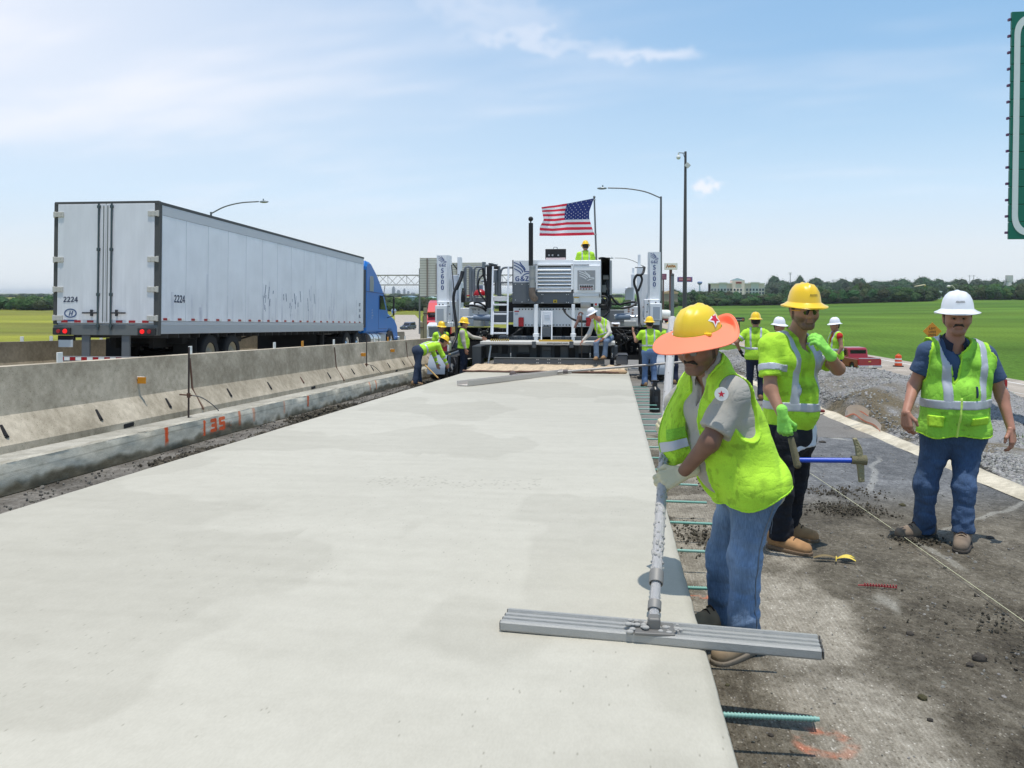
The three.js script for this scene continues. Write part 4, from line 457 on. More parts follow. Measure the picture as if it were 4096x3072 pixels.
function smallVehicle(kind, label, cat, x, d, turn, paint, y) { // local: length along z, front at -z, wheels on y = 0
  const o = thing(kind, label, cat, null, V(x, y ?? H(x, d) + .08, -d)); o.rotation.y = turn; const pm = new THREE.MeshPhysicalMaterial({ color: paint, roughness: .35, clearcoat: .7, side: THREE.DoubleSide }), ex = (pts, w, n, m, bev = .04, x0 = 0) => mesh(n, prism(pts, w - 2 * bev, bev).rotateY(PI / 2).translate(-w / 2 + bev + x0, 0, 0), m, o);
  if (kind === 'pickup_truck') {
    ex([[.1, .5], [.1, 1.05], [1.5, 1.05], [1.9, 1.06], [3.9, 1.08], [5.3, 1.0], [5.5, .85], [5.5, .45], [4.95, .45], [4.85, .75], [4.5, .86], [4.15, .75], [4.05, .45], [1.5, .45], [1.4, .75], [1.05, .86], [.7, .75], [.6, .5]], 1.92, 'body', pm);
    ex([[1.85, 1.06], [2.05, 1.72], [2.2, 1.8], [3.3, 1.8], [3.5, 1.74], [4.15, 1.08]], 1.62, 'cab', pm, .06); mesh('rear_window', bx(1.3, .44, .02, 0, 1.46, -1.9).rotateX(0), glassD, o); mesh('side_window', [bx(.02, .42, 1.2, .8, 1.46, -2.8), bx(.02, .42, 1.2, -.8, 1.46, -2.8)], glassD, o); mesh('windscreen', bx(1.36, .62, .02, 0, 0, 0).rotateX(.75).translate(0, 1.44, -3.82), glassD, o);
    mesh('bed_liner', [bx(1.62, .03, 1.62, 0, .99, -.95)], blackRub, o); mesh('bed_rail', [bx(.12, .1, 1.7, .86, 1.1, -1, .02), bx(.12, .1, 1.7, -.86, 1.1, -1, .02)], pm, o); mesh('tailgate', [bx(1.66, .56, .07, 0, .84, -.07, .02)], pm, o); mesh('tailgate_badge', bx(.2, .07, .02, 0, .9, -.02), mat(lin(214, 180, 90), .3), o); mesh('cap_strip', bx(1.7, .07, .12, 0, 1.13, -.1, .02), alu, o);
    for (const s of [-1, 1]) { mesh('tail_light', bx(.14, .36, .06, s * .88, .86, -.06, .02), redL, o); mesh('headlight', bx(.3, .2, .06, s * .7, .8, -5.52, .02), mat(lin(235, 238, 240), .1), o); wheel(o, s * .82, .37, -1.05, .37, .25, alu, s); wheel(o, s * .82, .37, -4.5, .37, .25, alu, s); mesh('side_mirror', bx(.12, .16, .08, s * 1.05, 1.2, -3.6, .02), blackRub, o); }
    mesh('rear_bumper', bx(1.9, .2, .2, 0, .5, .0, .04), chrome, o); mesh('front_bumper', bx(1.9, .24, .18, 0, .5, -5.55, .04), chrome, o); mesh('licence_plate', bx(.3, .15, .02, 0, .52, .11), whitePlastic, o); mesh('underbody', bx(1.5, .2, 5, 0, .4, -2.8), blackRub, o);
  } else { // suv
    ex([[.1, .45], [.05, 1.05], [3.3, 1.08], [4.5, 1.0], [4.7, .8], [4.7, .4], [4.3, .4], [4.2, .7], [3.85, .8], [3.5, .7], [3.4, .4], [1.35, .4], [1.25, .7], [.9, .8], [.55, .7], [.45, .4]], 1.86, 'body', pm); ex([[.12, 1.05], [.3, 1.7], [.5, 1.78], [2.5, 1.78], [2.75, 1.7], [3.45, 1.08]], 1.6, 'cabin', pm, .06);
    mesh('windscreen', bx(1.34, .72, .02, 0, 0, 0).rotateX(.83).translate(0, 1.4, -3.15), glassD, o); mesh('side_window', [bx(.02, .42, 2.1, .8, 1.42, -1.6), bx(.02, .42, 2.1, -.8, 1.42, -1.6)], glassD, o); mesh('grille', [bx(.9, .26, .05, 0, .82, -4.72, .02)], blackRub, o); mesh('grille_bars', [-.3, -.1, .1, .3].map((x) => bx(.07, .24, .04, x, .82, -4.75)), chrome, o); mesh('front_bumper', bx(1.8, .26, .16, 0, .5, -4.72, .05), pm, o);
    for (const s of [-1, 1]) { mesh('headlight', bx(.36, .2, .08, s * .68, .84, -4.68, .03), mat(lin(225, 232, 240), .1), o); wheel(o, s * .8, .36, -.9, .36, .24, alu, s); wheel(o, s * .8, .36, -3.85, .36, .24, alu, s); mesh('side_mirror', bx(.16, .14, .08, s * 1.0, 1.15, -3.1, .03), pm, o); } mesh('underbody', bx(1.5, .2, 4.2, 0, .36, -2.3), blackRub, o);
  } return o;
}
{ const p = P(1655, 1302, 195); smallVehicle('suv', 'dark blue car driving towards the camera on the pale ramp at left', 'car', p.x + 1, 190, PI - .22, lin(38, 54, 84)); }
{ const d = 72, p = P(3420, 1477, d); smallVehicle('pickup_truck', 'red pickup seen from behind on the frontage road, left of the striped drum', 'pickup', p.x + .3, d - 3, .2, lin(150, 26, 36), yr(d) + .07); }
{ const d = 52, p = P(3964, 1570, d); smallVehicle('pickup_truck', 'dark red pickup behind the arm of the man in the white hard hat', 'pickup', p.x, d, .09, lin(96, 22, 30), yr(d) + .07); }
{ // red semi tractor behind the left leg of the machine
  const d = 80, p = P(1770, 1300, d), o = thing('red_truck', 'red semi tractor with a white hood, partly hidden behind the left white leg', 'truck', null, V(p.x, H(p.x, d) + .1, -d)); o.rotation.y = PI + .1; const rm = new THREE.MeshPhysicalMaterial({ color: lin(200, 30, 44), roughness: .35, clearcoat: .7, side: THREE.DoubleSide }), ex = (pts, w, n, m) => mesh(n, prism(pts, w - .16, .08).rotateY(PI / 2).translate(-w / 2 + .08, 0, 0), m, o);
  ex([[0, 1], [0, 3.8], [.4, 3.9], [1.2, 3.7], [2.2, 2.9], [2.9, 2.85], [3.5, 2.0], [3.5, 1]], 2.4, 'cab', rm); ex([[3.4, .8], [3.4, 1.95], [5.2, 1.75], [5.4, 1.4], [5.4, .8]], 1.8, 'hood', mat(lin(216, 218, 222), .4)); mesh('windscreen', bx(2, .02, 1.05).rotateX(.9).translate(0, 2.44, -3.24), glassD, o); mesh('grille', bx(1.3, .9, .1, 0, 1.2, -5.45, .03), mat(lin(90, 100, 106), .3, { metalness: .5 }), o); mesh('grille_frame', [bx(1.5, .08, .14, 0, 1.7, -5.45), bx(.1, 1, .14, .72, 1.2, -5.45), bx(.1, 1, .14, -.72, 1.2, -5.45)], chrome, o); mesh('bumper', bx(2.4, .4, .3, 0, .55, -5.5, .05), chrome, o); mesh('visor', bx(2.2, .1, .3, 0, 2.92, -3.0, .03), mat(lin(220, 100, 50), .5), o);
  for (const s of [-1, 1]) { wheel(o, s * 1.0, .5, -4.5, .5, .3, chrome, s); wheel(o, s * 1.0, .5, -.2, .5, .4, chrome, s); mesh('headlight', bx(.3, .24, .1, s * .95, 1.0, -5.4, .04), mat(lin(235, 238, 240), .1), o); mesh('mirror', bx(.06, .6, .2, s * 1.45, 2.3, -3.3, .03), blackRub, o); } }
{ // tank truck far on the right of the machine
  const d = 210, p = P(2668, 1262, d), o = thing('tank_truck', 'small white tank truck on the road right of the machine', 'truck', null, V(p.x, H(p.x, d) + .1, -d)); o.rotation.y = .5; mesh('tank', new THREE.CapsuleGeometry(1.1, 4.6, 6, 16).rotateX(PI / 2).translate(0, 2.1, -2), whitePlastic, o); mesh('cab', bx(2.3, 2.2, 1.8, 0, 1.7, -6.2, .2), whitePlastic, o); mesh('windscreen', bx(1.9, .8, .04, 0, 2.2, -7.1), glassD, o); mesh('chassis', bx(1.2, .3, 8, 0, .8, -3), redL, o); for (const s of [-1, 1]) for (const z of [-.8, -2, -6]) wheel(o, s, .5, z, .5, .3, alu, s); }
{ // traffic drum
  const d = 76, p = P(3593, 1479, d), o = thing('traffic_drum', 'orange and white striped traffic drum on the frontage road', 'traffic drum', null, V(p.x, yr(d) + .07, -d)); const pr = (a, b, r0, r1) => new THREE.CylinderGeometry(r1, r0, b - a, 20).translate(0, (a + b) / 2, 0), om = mat(lin(232, 84, 34), .5); mesh('base', pr(0, .07, .44, .42), blackRub, o); [[.07, .3, .3, .29], [.42, .58, .28, .275], [.7, .95, .265, .25]].forEach((q) => mesh('orange_band', pr(...q), om, o)); [[.3, .42, .285, .28], [.58, .7, .27, .265]].forEach((q) => mesh('white_band', pr(...q), whitePlastic, o)); mesh('handle', [pr(.95, 1.0, .2, .16), new THREE.TorusGeometry(.07, .02, 6, 12).translate(0, 1.02, 0)], om, o); }
// ---------- the slipform paving machine ----------
const pv = thing('slipform_paver', 'large white and grey concrete paving machine spanning the far end of the slab', 'paving machine', null, V(-2.1, R(26), -26));
const pWhite = new THREE.MeshPhysicalMaterial({ color: lin(232, 234, 236), roughness: .38, clearcoat: .4, side: THREE.DoubleSide }), pGrey = mat(lin(92, 98, 104), .5), pDark = mat(lin(72, 78, 84), .6), pBlack = mat(lin(22, 22, 24), .6), hoseM = mat(lin(20, 20, 22), .5), pSteel = mat(lin(160, 164, 168), .35, { metalness: .7 }), pBlue = mat(lin(120, 134, 152), .45), boltM = mat(lin(210, 212, 214), .35, { metalness: .6 });
const pl = (x, y, d) => P(x, y, d).sub(pv.position);
function pbg(x0, y0, x1, y1, d, th, r = .015) { const a = pl(x0, y0, d), b = pl(x1, y1, d); return bx(abs(b.x - a.x), abs(a.y - b.y), th, (a.x + b.x) / 2, (a.y + b.y) / 2, a.z - th / 2, r); }
const pb = (name, q, d, th, m, par = pv, r) => mesh(name, pbg(q[0], q[1], q[2], q[3], d, th, r), m, par);
const pt = (name, pts, r, m = hoseM, par = pv, n = 28) => mesh(name, tube(pts.map((q) => pl(q[0], q[1], q[2])), r, n, 7), m, par);
const pr2 = (name, a, b, r, m, par = pv) => mesh(name, rod(pl(...a), pl(...b), r, r, 12), m, par);
function decal(name, q, d, m, par = pv) { const a = pl(q[0], q[1], d), b = pl(q[2], q[3], d); return mesh(name, new THREE.PlaneGeometry(b.x - a.x, a.y - b.y).translate((a.x + b.x) / 2, (a.y + b.y) / 2, a.z), m, par); }
function bolts(par, list, d, r = .018, m = boltM) { mesh('bolt', list.map(([x, y]) => { const p = pl(x, y, d); return rod(p, p.clone().add(V(0, 0, .02)), r, r, 6); }), m, par).userData.kind = 'stuff'; }
const row = (x0, x1, n, y) => Array.from({ length: n }, (_, k) => [mix(x0, x1, k / (n - 1)), y]);
function eagle(x, w, h, c, lw) { const f = (X, Y) => [(X - 225) / 260 * w, (Y - 395) / 260 * h]; x.strokeStyle = c; x.lineCap = 'round'; x.lineWidth = lw; for (const s of [[[232, 410], [310, 440], [390, 500], [398, 566], [474, 574]], [[325, 405], [350, 470], [404, 490], [408, 538]], [[235, 460], [300, 490], [366, 540], [366, 578]], [[236, 520], [290, 545], [336, 580], [342, 606]], [[372, 640], [410, 612], [440, 600], [478, 599]]]) { x.beginPath(); x.moveTo(...f(...s[0])); if (s.length === 5) { x.bezierCurveTo(...f(...s[1]), ...f(...s[2]), ...f(...s[3])); x.lineTo(...f(...s[4])); } else x.bezierCurveTo(...f(...s[1]), ...f(...s[2]), ...f(...s[3])); x.stroke(); } }
const logoM = (c, txt, sub) => print(256, 330, (x, w, h) => { x.clearRect(0, 0, w, h); eagle(x, w, h * .74, c, 16); x.fillStyle = txt; x.font = 'bold 112px sans-serif'; x.textAlign = 'center'; if (sub) x.fillText('G&Z', w / 2, h * .98, w * .99); });
const blueInk = '#27427e', s600 = print(64, 300, (x, w, h) => { x.clearRect(0, 0, w, h); x.fillStyle = blueInk; x.font = 'bold 80px sans-serif'; x.textAlign = 'center'; ['S', '6', '0', '0'].forEach((t, i) => x.fillText(t, w / 2, 66 + i * 74, 50)); });
// four legs: two near columns with sockets, two far ones
{
  const D = 26.6;
  const col = (x0, x1, t, b, dd, dep) => { const a = pl(x0, t, dd), c = pl(x1, b, dd), w = c.x - a.x, k = w * .2, h = a.y - c.y; return prism([[0, -dep * .0], [w - k * 0, 0], [w + k, k * 1.2], [w + k, dep - k], [w, dep], [0, dep], [-k, dep - k], [-k, k * 1.2]], h).rotateX(-PI / 2).translate(a.x, c.y, a.z); };
  for (const [s, x0, x1, t, b] of [['left', 1752, 1787, 1021, 1212], ['right', 2600, 2635, 1008, 1204]]) {
    const c = mesh('leg_column', col(x0, x1, t, b, D, .62), pWhite, pv), L = s === 'left';
    decal('column_logo', [x0 + 1, t + 3, x1 - 1, t + 46], D - .008, logoM(blueInk, blueInk, true), c); decal('model_number', [x0 + 8, t + 50, x0 + 27, t + 142], D - .008, s600, c);
    const cx = L ? 0 : x0 - 1752, cy = L ? 0 : -8;
    const q = (a, e, f, g) => L ? [a, e, f, g] : [2 * 2193.5 - f + 0, e - 8, 2 * 2193.5 - a, g - 8];
    const k = pb('leg_socket', q(1748, 1205, 1810, 1307), D - .06, .7, pWhite, pv, .02); pb('collar', q(1750, 1206, 1788, 1230), D - .14, .06, pWhite, k, .01);
    pb('jack_box', q(1740, 1222, 1787, 1290), D - .3, .24, pWhite, k, .02); pb('jack_pocket', q(1747, 1234, 1775, 1283), D - .306, .03, mat(lin(168, 176, 186), .6), k, .01); pb('lower_flange', q(1748, 1290, 1812, 1308), D - .16, .3, pWhite, k, .015);
    bolts(k, [...row(q(1758, 0, 0, 0)[0] + (L ? 0 : -48), q(1772, 0, 0, 0)[0] + (L ? 0 : -62), 2, 1218 + cy)].map(([x, y]) => [L ? x : 2615 + (x > 2590 ? 8 : -6), y]), D - .21, .025, pBlack); bolts(k, [[1793, 1212], [1797, 1226], [1799, 1256], [1798, 1290], [1806, 1293], [1810, 1282]].map(([x, y]) => L ? [x, y] : [4387 - x, y - 8]), D - .07, .02, pBlack);
    pr2('inner_tube', L ? [1781, 1300, D + .25] : [2617, 1300, D + .25], L ? [1781, 1440, D + .25] : [2617, 1440, D + .25], .17, mat(lin(74, 70, 64), .5, { metalness: .4 }), k);
  }
  const f1 = mesh('leg_column', [pbg(1829, 1027, 1840, 1290, 31.5, .5), pbg(1826, 1130, 1843, 1300, 31.3, .6)], pWhite, pv); mesh('leg_column', [pbg(2552, 1017, 2562, 1095, 31.5, .4), pbg(2548, 1068, 2576, 1290, 31.2, .5)], pWhite, pv); mesh('leg_column', [pbg(2529, 1070, 2537, 1110, 33, .3), pbg(2525, 1096, 2538, 1240, 32.8, .4)], pWhite, pv);
  bolts(f1, [[1834, 1100], [1834, 1130]], 31.2, .03, pBlack); pb('sensor_arm', [2540, 1068, 2575, 1072], 30.5, .05, pGrey); pb('side_panel', [2566, 1095, 2600, 1300], 27.4, .4, pWhite); pb('side_panel', [1806, 1100, 1828, 1305], 27.6, .4, mat(lin(206, 212, 220), .45));
  bolts(pv, [[2574, 1228], [2576, 1265]], 27.38, .03, mat(lin(150, 120, 120), .5));
}
// engine housing
{
  const D = 25.8, e = pb('engine_housing', [2050, 1042, 2404, 1214], D, 2.3, pWhite, pv, .03), panel = mat(lin(224, 226, 229), .4);
  pb('lower_casing', [2049, 1130, 2293, 1215], D - .05, .3, pGrey, pv, .01); pb('casing_panel', [2169, 1174, 2269, 1211], D - .065, .02, pGrey, pv, .004); pb('casing_panel', [2054, 1135, 2116, 1209], D - .065, .02, pGrey, pv, .004);
  bolts(pv, [[2062, 1137], [2088, 1137], [2114, 1137], [2062, 1200], [2088, 1208], [2114, 1200], [2167, 1178], [2172, 1178], [2266, 1178], [2274, 1178], [2167, 1211], [2172, 1211], [2266, 1209], [2274, 1210], [2051, 1170]], D - .09, .014);
  pb('logo_panel', [2053, 1042, 2117, 1129], D - .03, .05, panel, e, .004); decal('maker_logo', [2055, 1047, 2120, 1126], D - .036, logoM(blueInk, blueInk, true), e); pb('edge_trim', [2049, 1040, 2053, 1130], D - .05, .08, pDark, e, .004);
  pb('top_band', [2117, 1040, 2293, 1057], D - .03, .05, pWhite, e, .008);
  const g = mesh('louvre_frame', [pbg(2143, 1056, 2294, 1062, D - .12, .14, .01), pbg(2143, 1157, 2294, 1166, D - .12, .14, .01), pbg(2143, 1056, 2151, 1166, D - .12, .14, .01), pbg(2284, 1056, 2294, 1166, D - .12, .14, .01)], pWhite, e); pb('radiator', [2150, 1060, 2286, 1160], D - .012, .02, mat(lin(96, 98, 100), .8), e);
  for (let k = 0; k < 7; k++) { const y = 1076 + k * 14.3, a = pl(2151, y, D - .08), b = pl(2284, y, D - .08), s = mesh('louvre', bx(b.x - a.x, .012, .15).rotateX(.65).translate((a.x + b.x) / 2, a.y, a.z - .0), pWhite, e); }
  pb('side_hatch', [2294, 1060, 2403, 1172], D - .1, .12, pWhite, e, .025); pb('hatch_seam', [2296, 1058, 2357, 1060], D - .11, .02, pDark, e, .002); pb('bottom_lip', [2292, 1172, 2396, 1186], D - .08, .2, panel, e, .01);
  const lp = pb('grey_logo_plate', [2310, 1081, 2381, 1160], D - .112, .015, mat(lin(150, 152, 154), .5), e, .004); decal('eagle_logo', [2316, 1084, 2378, 1138], D - .12, logoM('#dfe2e4', '#dfe2e4', false), lp); pb('gauge_plate', [2316, 1139, 2375, 1161], D - .125, .01, mat(lin(204, 206, 208), .5), lp, .003); bolts(lp, row(2323, 2368, 6, 1145), D - .13, .03, pBlack); bolts(lp, row(2323, 2368, 5, 1156), D - .13, .022, mat(lin(120, 50, 50), .6)); pb('gauge_strip', [2321, 1149, 2367, 1151], D - .128, .006, redL, lp, .001);
  pb('hazard_decal', [2213, 1199, 2228, 1211], D - .068, .006, mat(lin(206, 178, 40), .5), pv, .001); decal('hazard_mark', [2213, 1199, 2228, 1211], D - .078, print(64, 64, (x) => { x.clearRect(0, 0, 64, 64); x.fillStyle = '#5a4a10'; x.beginPath(); x.moveTo(32, 8); x.lineTo(56, 54); x.lineTo(8, 54); x.fill(); }));
  pb('warning_label', [2296, 1188, 2316, 1209], D - .06, .01, mat(lin(228, 226, 216), .5), pv, .002); pb('warning_label_top', [2296, 1188, 2316, 1192], D - .066, .01, mat(lin(214, 170, 60), .5), pv, .002);
  pr2('exhaust_pipe', [2123.5, 1063, D - .35], [2123.5, 892, D - .35], .068, pBlack); mesh('exhaust_cap', [new THREE.SphereGeometry(.075, 16, 12).translate(...pl(2123, 876, D - .35).toArray())], pBlack, pv); pr2('cap_hinge', [2123, 892, D - .35], [2123, 884, D - .35], .02, pBlack);
  pr2('exhaust_guard', [2129, 1150, D - .36], [2129, 1063, D - .36], .092, mat(lin(168, 168, 164), .45, { metalness: .6, bumpMap: scaled(concN, 6, 6), bumpScale: .01 })); mesh('guard_ring', [1066, 1108, 1146].map((y) => { const p = pl(2129, y, D - .36); return rod(p, p.clone().add(V(0, -.03, 0)), .1, .1, 14); }), pSteel, pv);
  mesh('exhaust_elbow', tube([pl(2129, 1150, D - .36), pl(2128, 1172, D - .36), pl(2133, 1188, D - .34), pl(2140, 1196, D - .2)], .1, 14, 10), mat(lin(112, 100, 90), .8), pv);
  const ld = pb('raised_hatch', [2181, 996, 2264, 1038], D + .5, .04, pBlack, e, .01); mesh('hatch_handle', tube([pl(2214, 996, D + .48), pl(2215, 990, D + .46), pl(2228, 990, D + .46), pl(2230, 996, D + .48)], .014, 10, 5), pSteel, ld); pb('hatch_pink_edge', [2183, 1031, 2262, 1039], D + .48, .03, mat(lin(206, 186, 186), .6), ld); for (const x of [2196, 2210, 2233]) pb('hatch_latch', [x - 3, 1018, x + 3, 1024], D + .47, .04, pSteel, ld, .004);
  // operator canopy: a dark curved shell open to the left
  { const L = [[2392, 1031], [2408, 1028], [2424, 1030], [2436, 1037], [2444, 1050], [2446, 1075], [2446, 1105]].map(([x, y]) => pl(x, y, D + .2)), cv = new THREE.CatmullRomCurve3(L); mesh('operator_canopy', surf(24, 1, (u, v) => { const p = cv.getPoint(u); return [p.x, p.y, p.z - v * 1.6]; }), pBlack, pv); }
  pb('canopy_back', [2403, 1030, 2440, 1110], D + 1.7, .05, mat(lin(56, 54, 48), .8)); pr2('canopy_rail', [2443, 1042, D + .2], [2443, 1180, D + .2], .035, pSteel); pb('valve_bank', [2404, 1098, 2440, 1190], D + .9, .8, mat(lin(40, 40, 38), .7));
  mesh('valve_block', [pbg(2412, 1100, 2434, 1118, D + .6, .3), pbg(2408, 1140, 2424, 1170, D + .5, .3), pbg(2424, 1150, 2442, 1160, D + .5, .2), pbg(2398, 1176, 2402, 1190, D - .1, .1)], mat(lin(140, 140, 136), .5, { metalness: .4 }), pv);
}
// main frame, posts, tool box, ladders
{
  const D = 26, b = pb('main_beam', [2053, 1231, 2402, 1308], D, .8, pWhite, pv, .012); bolts(b, row(2078, 2312, 20, 1237), D - .004, .02, pBlack); bolts(b, row(2078, 2340, 22, 1300), D - .004, .02, pBlack); pb('upper_plate', [2323, 1226, 2378, 1240], D - .06, .1, pWhite, b);
  for (const x of [2073.5, 2343.6]) mesh('red_reflector', pbg(x, 1269.5, x + 21.4, 1306, D - .05, .04, .03), mat(lin(190, 24, 40), .25), b); pb('beam_decal', [2058, 1243, 2076, 1248], D - .006, .004, mat(lin(190, 50, 50), .5), b, .001); pb('beam_notice', [2060, 1252, 2072, 1260], D - .006, .004, mat(lin(196, 200, 214), .5), b, .001);
  for (const [a, c] of [[2136, 2151], [2286, 2299]]) { const p = pb('support_post', [a, 1217, c, 1367], D - .55, .2, pWhite, pv, .012); pb('post_flange', [a - 4, 1334, c + 4, 1348], D - .57, .24, pWhite, p); bolts(p, [[a - 2, 1340], [c + 2, 1340]], D - .6, .02); pb('post_bracket', [a - 9, 1366, a + 8, 1392], D - 1.46, .08, pDark, p); }
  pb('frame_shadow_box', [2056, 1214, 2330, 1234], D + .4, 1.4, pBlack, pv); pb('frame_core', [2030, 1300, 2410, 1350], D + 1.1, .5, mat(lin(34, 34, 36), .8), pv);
  const dl = mesh('centre_ladder', [rod(pl(2168, 1244, D - .5), pl(2165, 1362, D - .75), .018), rod(pl(2208, 1244, D - .5), pl(2207, 1362, D - .75), .018)], pWhite, pv); pb('ladder_panel', [2170, 1244, 2206, 1300], D - .3, .03, mat(lin(222, 226, 232), .5), dl); pb('ladder_box', [2169, 1310, 2204, 1362], D - .3, .2, pGrey, dl); pb('panel_recess', [2178, 1258, 2198, 1274], D - .31, .01, mat(lin(196, 204, 214), .5), dl);
  pb('lower_beam', [1995, 1344, 2410, 1365], D - .3, .3, pGrey, pv); bolts(pv, row(2012, 2125, 12, 1352), D - .306, .016, pBlack); bolts(pv, row(2226, 2280, 6, 1352), D - .306, .016, pBlack);
  const ld = mesh('access_ladder', [rod(pl(1972, 1066, D - .4), pl(1965, 1338, D - .9), .028), rod(pl(1974, 1185, D - .4), pl(1970, 1338, D - .9), .03), rod(pl(2034, 1066, D - .4), pl(2029, 1338, D - .9), .028)], mat(lin(214, 218, 224), .4), pv); pb('step_plate', [1972, 1186, 2034, 1204], D - .5, .1, mat(lin(206, 206, 206), .5), ld); for (const y of [1219, 1256, 1294, 1333]) pb('rung', [1970, y - 3.5, 2031, y + 3.5], D - .65, .16, mat(lin(222, 224, 228), .4), ld, .01);
  // left platform, railings and boom tower
  pb('left_platform', [1858, 1190, 1990, 1208], 27.6, 1.2, pGrey, pv); pb('cross_beam', [1960, 1246, 2054, 1290], 26.6, .5, mat(lin(84, 90, 98), .5), pv); const rail = mat(lin(118, 124, 130), .5);
  for (const q of [[[1862, 1200, 27.6], [1862, 1070, 27.6], [1884, 1068, 27.6], [1884, 1200, 27.6]], [[1895, 1200, 27.4], [1895, 1090, 27.4], [1903, 1070, 27.4], [1930, 1068, 27.4]], [[1910, 1195, 27.8], [1911, 1100, 27.8], [1918, 1078, 27.8], [1936, 1074, 27.8]], [[2002, 1190, 27.4], [2003, 1090, 27.4], [2012, 1073, 27.4], [2050, 1070, 27.4]], [[2002, 1130, 27.4], [2050, 1130, 27.4]]]) pt('handrail', q, .035, rail, pv, 40);
  mesh('railing_post', [pbg(1860, 1068, 1866, 1205, 27.5, .06), pbg(1876, 1068, 1886, 1205, 27.5, .06), pbg(1892, 1075, 1901, 1205, 27.4, .06), pbg(1860, 1066, 1886, 1071, 27.5, .06)], rail, pv);
  const tw = mesh('boom_tower', [pbg(1946, 1060, 1964, 1232, 26.8, .3), pbg(1953, 1052, 1975, 1074, 26.9, .4), pbg(1966, 1064, 1994, 1076, 26.9, .3)], mat(lin(40, 41, 44), .5), pv); mesh('cylinder', [rod(pl(1936, 1100, 26.6), pl(1936, 1048, 26.6), .06), rod(pl(1933, 1062, 26.6), pl(1956, 1062, 26.6), .05), rod(pl(1964, 1054, 26.7), pl(1990, 1060, 26.7), .05), rod(pl(1977, 1080, 26.5), pl(1977, 1130, 26.5), .07), rod(pl(1985, 1080, 27), pl(1985, 1180, 27), .06), rod(pl(1996, 1064, 27), pl(1996, 1188, 27), .05)], mat(lin(120, 126, 130), .4, { metalness: .5 }), tw);
  pb('side_cable_box', [1922, 1122, 1935, 1128], 26.6, .1, pSteel, tw);
  mesh('red_drum', new THREE.SphereGeometry(.19, 16, 10, 0, 7, 0, PI / 2).scale(1.15, 1.1, 1).translate(...pl(1920, 1182, 27.2).toArray()), redL, pv); pb('red_box', [1866, 1180, 1878, 1186], 27.4, .1, redL, pv); pb('grey_manifold', [1896, 1140, 1930, 1158], 27.9, .2, mat(lin(186, 190, 196), .5), pv);
  mesh('white_cover', [pbg(1873, 1208, 1948, 1236, 27, .5, .12)], pWhite, pv); const ar = pb('left_arm', [1841, 1232, 1957, 1306], 27.2, .6, pWhite, pv, .02); bolts(ar, [[1892, 1239], [1901, 1238], [1892, 1248], [1916, 1240], [1914, 1252]], 27.18, .03, pSteel); pb('arm_gusset', [1892, 1282, 1936, 1307], 26.9, .2, mat(lin(176, 180, 176), .6), ar); pb('arm_plate', [1850, 1276, 1856, 1282], 27.19, .02, pDark, ar);
  const cy = mesh('steering_cylinder', [rod(pl(1895, 1270, 26.4), pl(1963, 1271, 26.4), .1, .1, 16)], pBlue, pv); pr2('piston_rod', [1842, 1269.5, 26.4], [1895, 1270, 26.4], .035, chrome, cy);
  const ra = pb('right_arm', [2389, 1240, 2497, 1288], 26.8, .6, mat(lin(128, 132, 136), .55), pv); const rb = pb('right_arm_box', [2495, 1226, 2556, 1306], 27.1, .6, pWhite, pv, .02); pb('arm_gusset', [2480, 1284, 2545, 1306], 26.9, .2, mat(lin(190, 192, 190), .6), rb); bolts(rb, [[2515, 1236], [2532, 1240], [2515, 1246], [2530, 1252]], 27.08, .035, mat(lin(160, 130, 120), .5));
  const c2 = mesh('steering_cylinder', [rod(pl(2458, 1268, 26.3), pl(2522, 1266, 26.3), .1, .1, 16)], pBlue, pv); pr2('piston_rod', [2522, 1266, 26.3], [2558, 1266, 26.3], .035, chrome, c2); pb('cylinder_end', [2455, 1260, 2462, 1276], 26.2, .2, pSteel, c2);
  mesh('filter_canister', [rod(pl(2323, 1217, 25.9), pl(2362, 1217, 25.9), .12, .12, 16)], mat(lin(190, 184, 176), .5), pv); pb('canister_band', [2363, 1203, 2374, 1228], 25.85, .2, pBlack, pv); pb('canister_head', [2374, 1202, 2394, 1226], 25.8, .2, pWhite, pv, .02); pb('red_tag', [2379, 1213, 2388, 1222], 25.79, .01, mat(lin(220, 70, 50), .5), pv); mesh('pump', [pbg(2395, 1196, 2440, 1240, 26.2, .6, .05), new THREE.TorusGeometry(.14, .03, 8, 18).translate(...pl(2412, 1203, 25.9).toArray())], mat(lin(46, 46, 46), .6), pv);
  mesh('front_hopper', surf(14, 2, (u, v) => { const a = PI - u * PI / 2.2, c = pl(2545, 1195, 30.5); return [c.x + cos(a) * .48, c.y + sin(a) * .5, c.z - v * .9]; }), mat(lin(150, 156, 164), .6), pv); pb('hopper_plate', [2500, 1150, 2535, 1200], 30.9, .1, pWhite, pv);
  mesh('spreader_drum', rod(pl(2240, 1326, 27.6), pl(2284, 1326, 27.6), .28, .28, 18), mat(lin(190, 180, 172), .6), pv); mesh('under_parts', [pbg(2062, 1312, 2090, 1345, 26.6, .3), pbg(2105, 1310, 2116, 1345, 26.7, .2), pbg(2225, 1310, 2245, 1345, 26.6, .2), pbg(2310, 1310, 2330, 1345, 26.8, .3)], pBlack, pv);
}
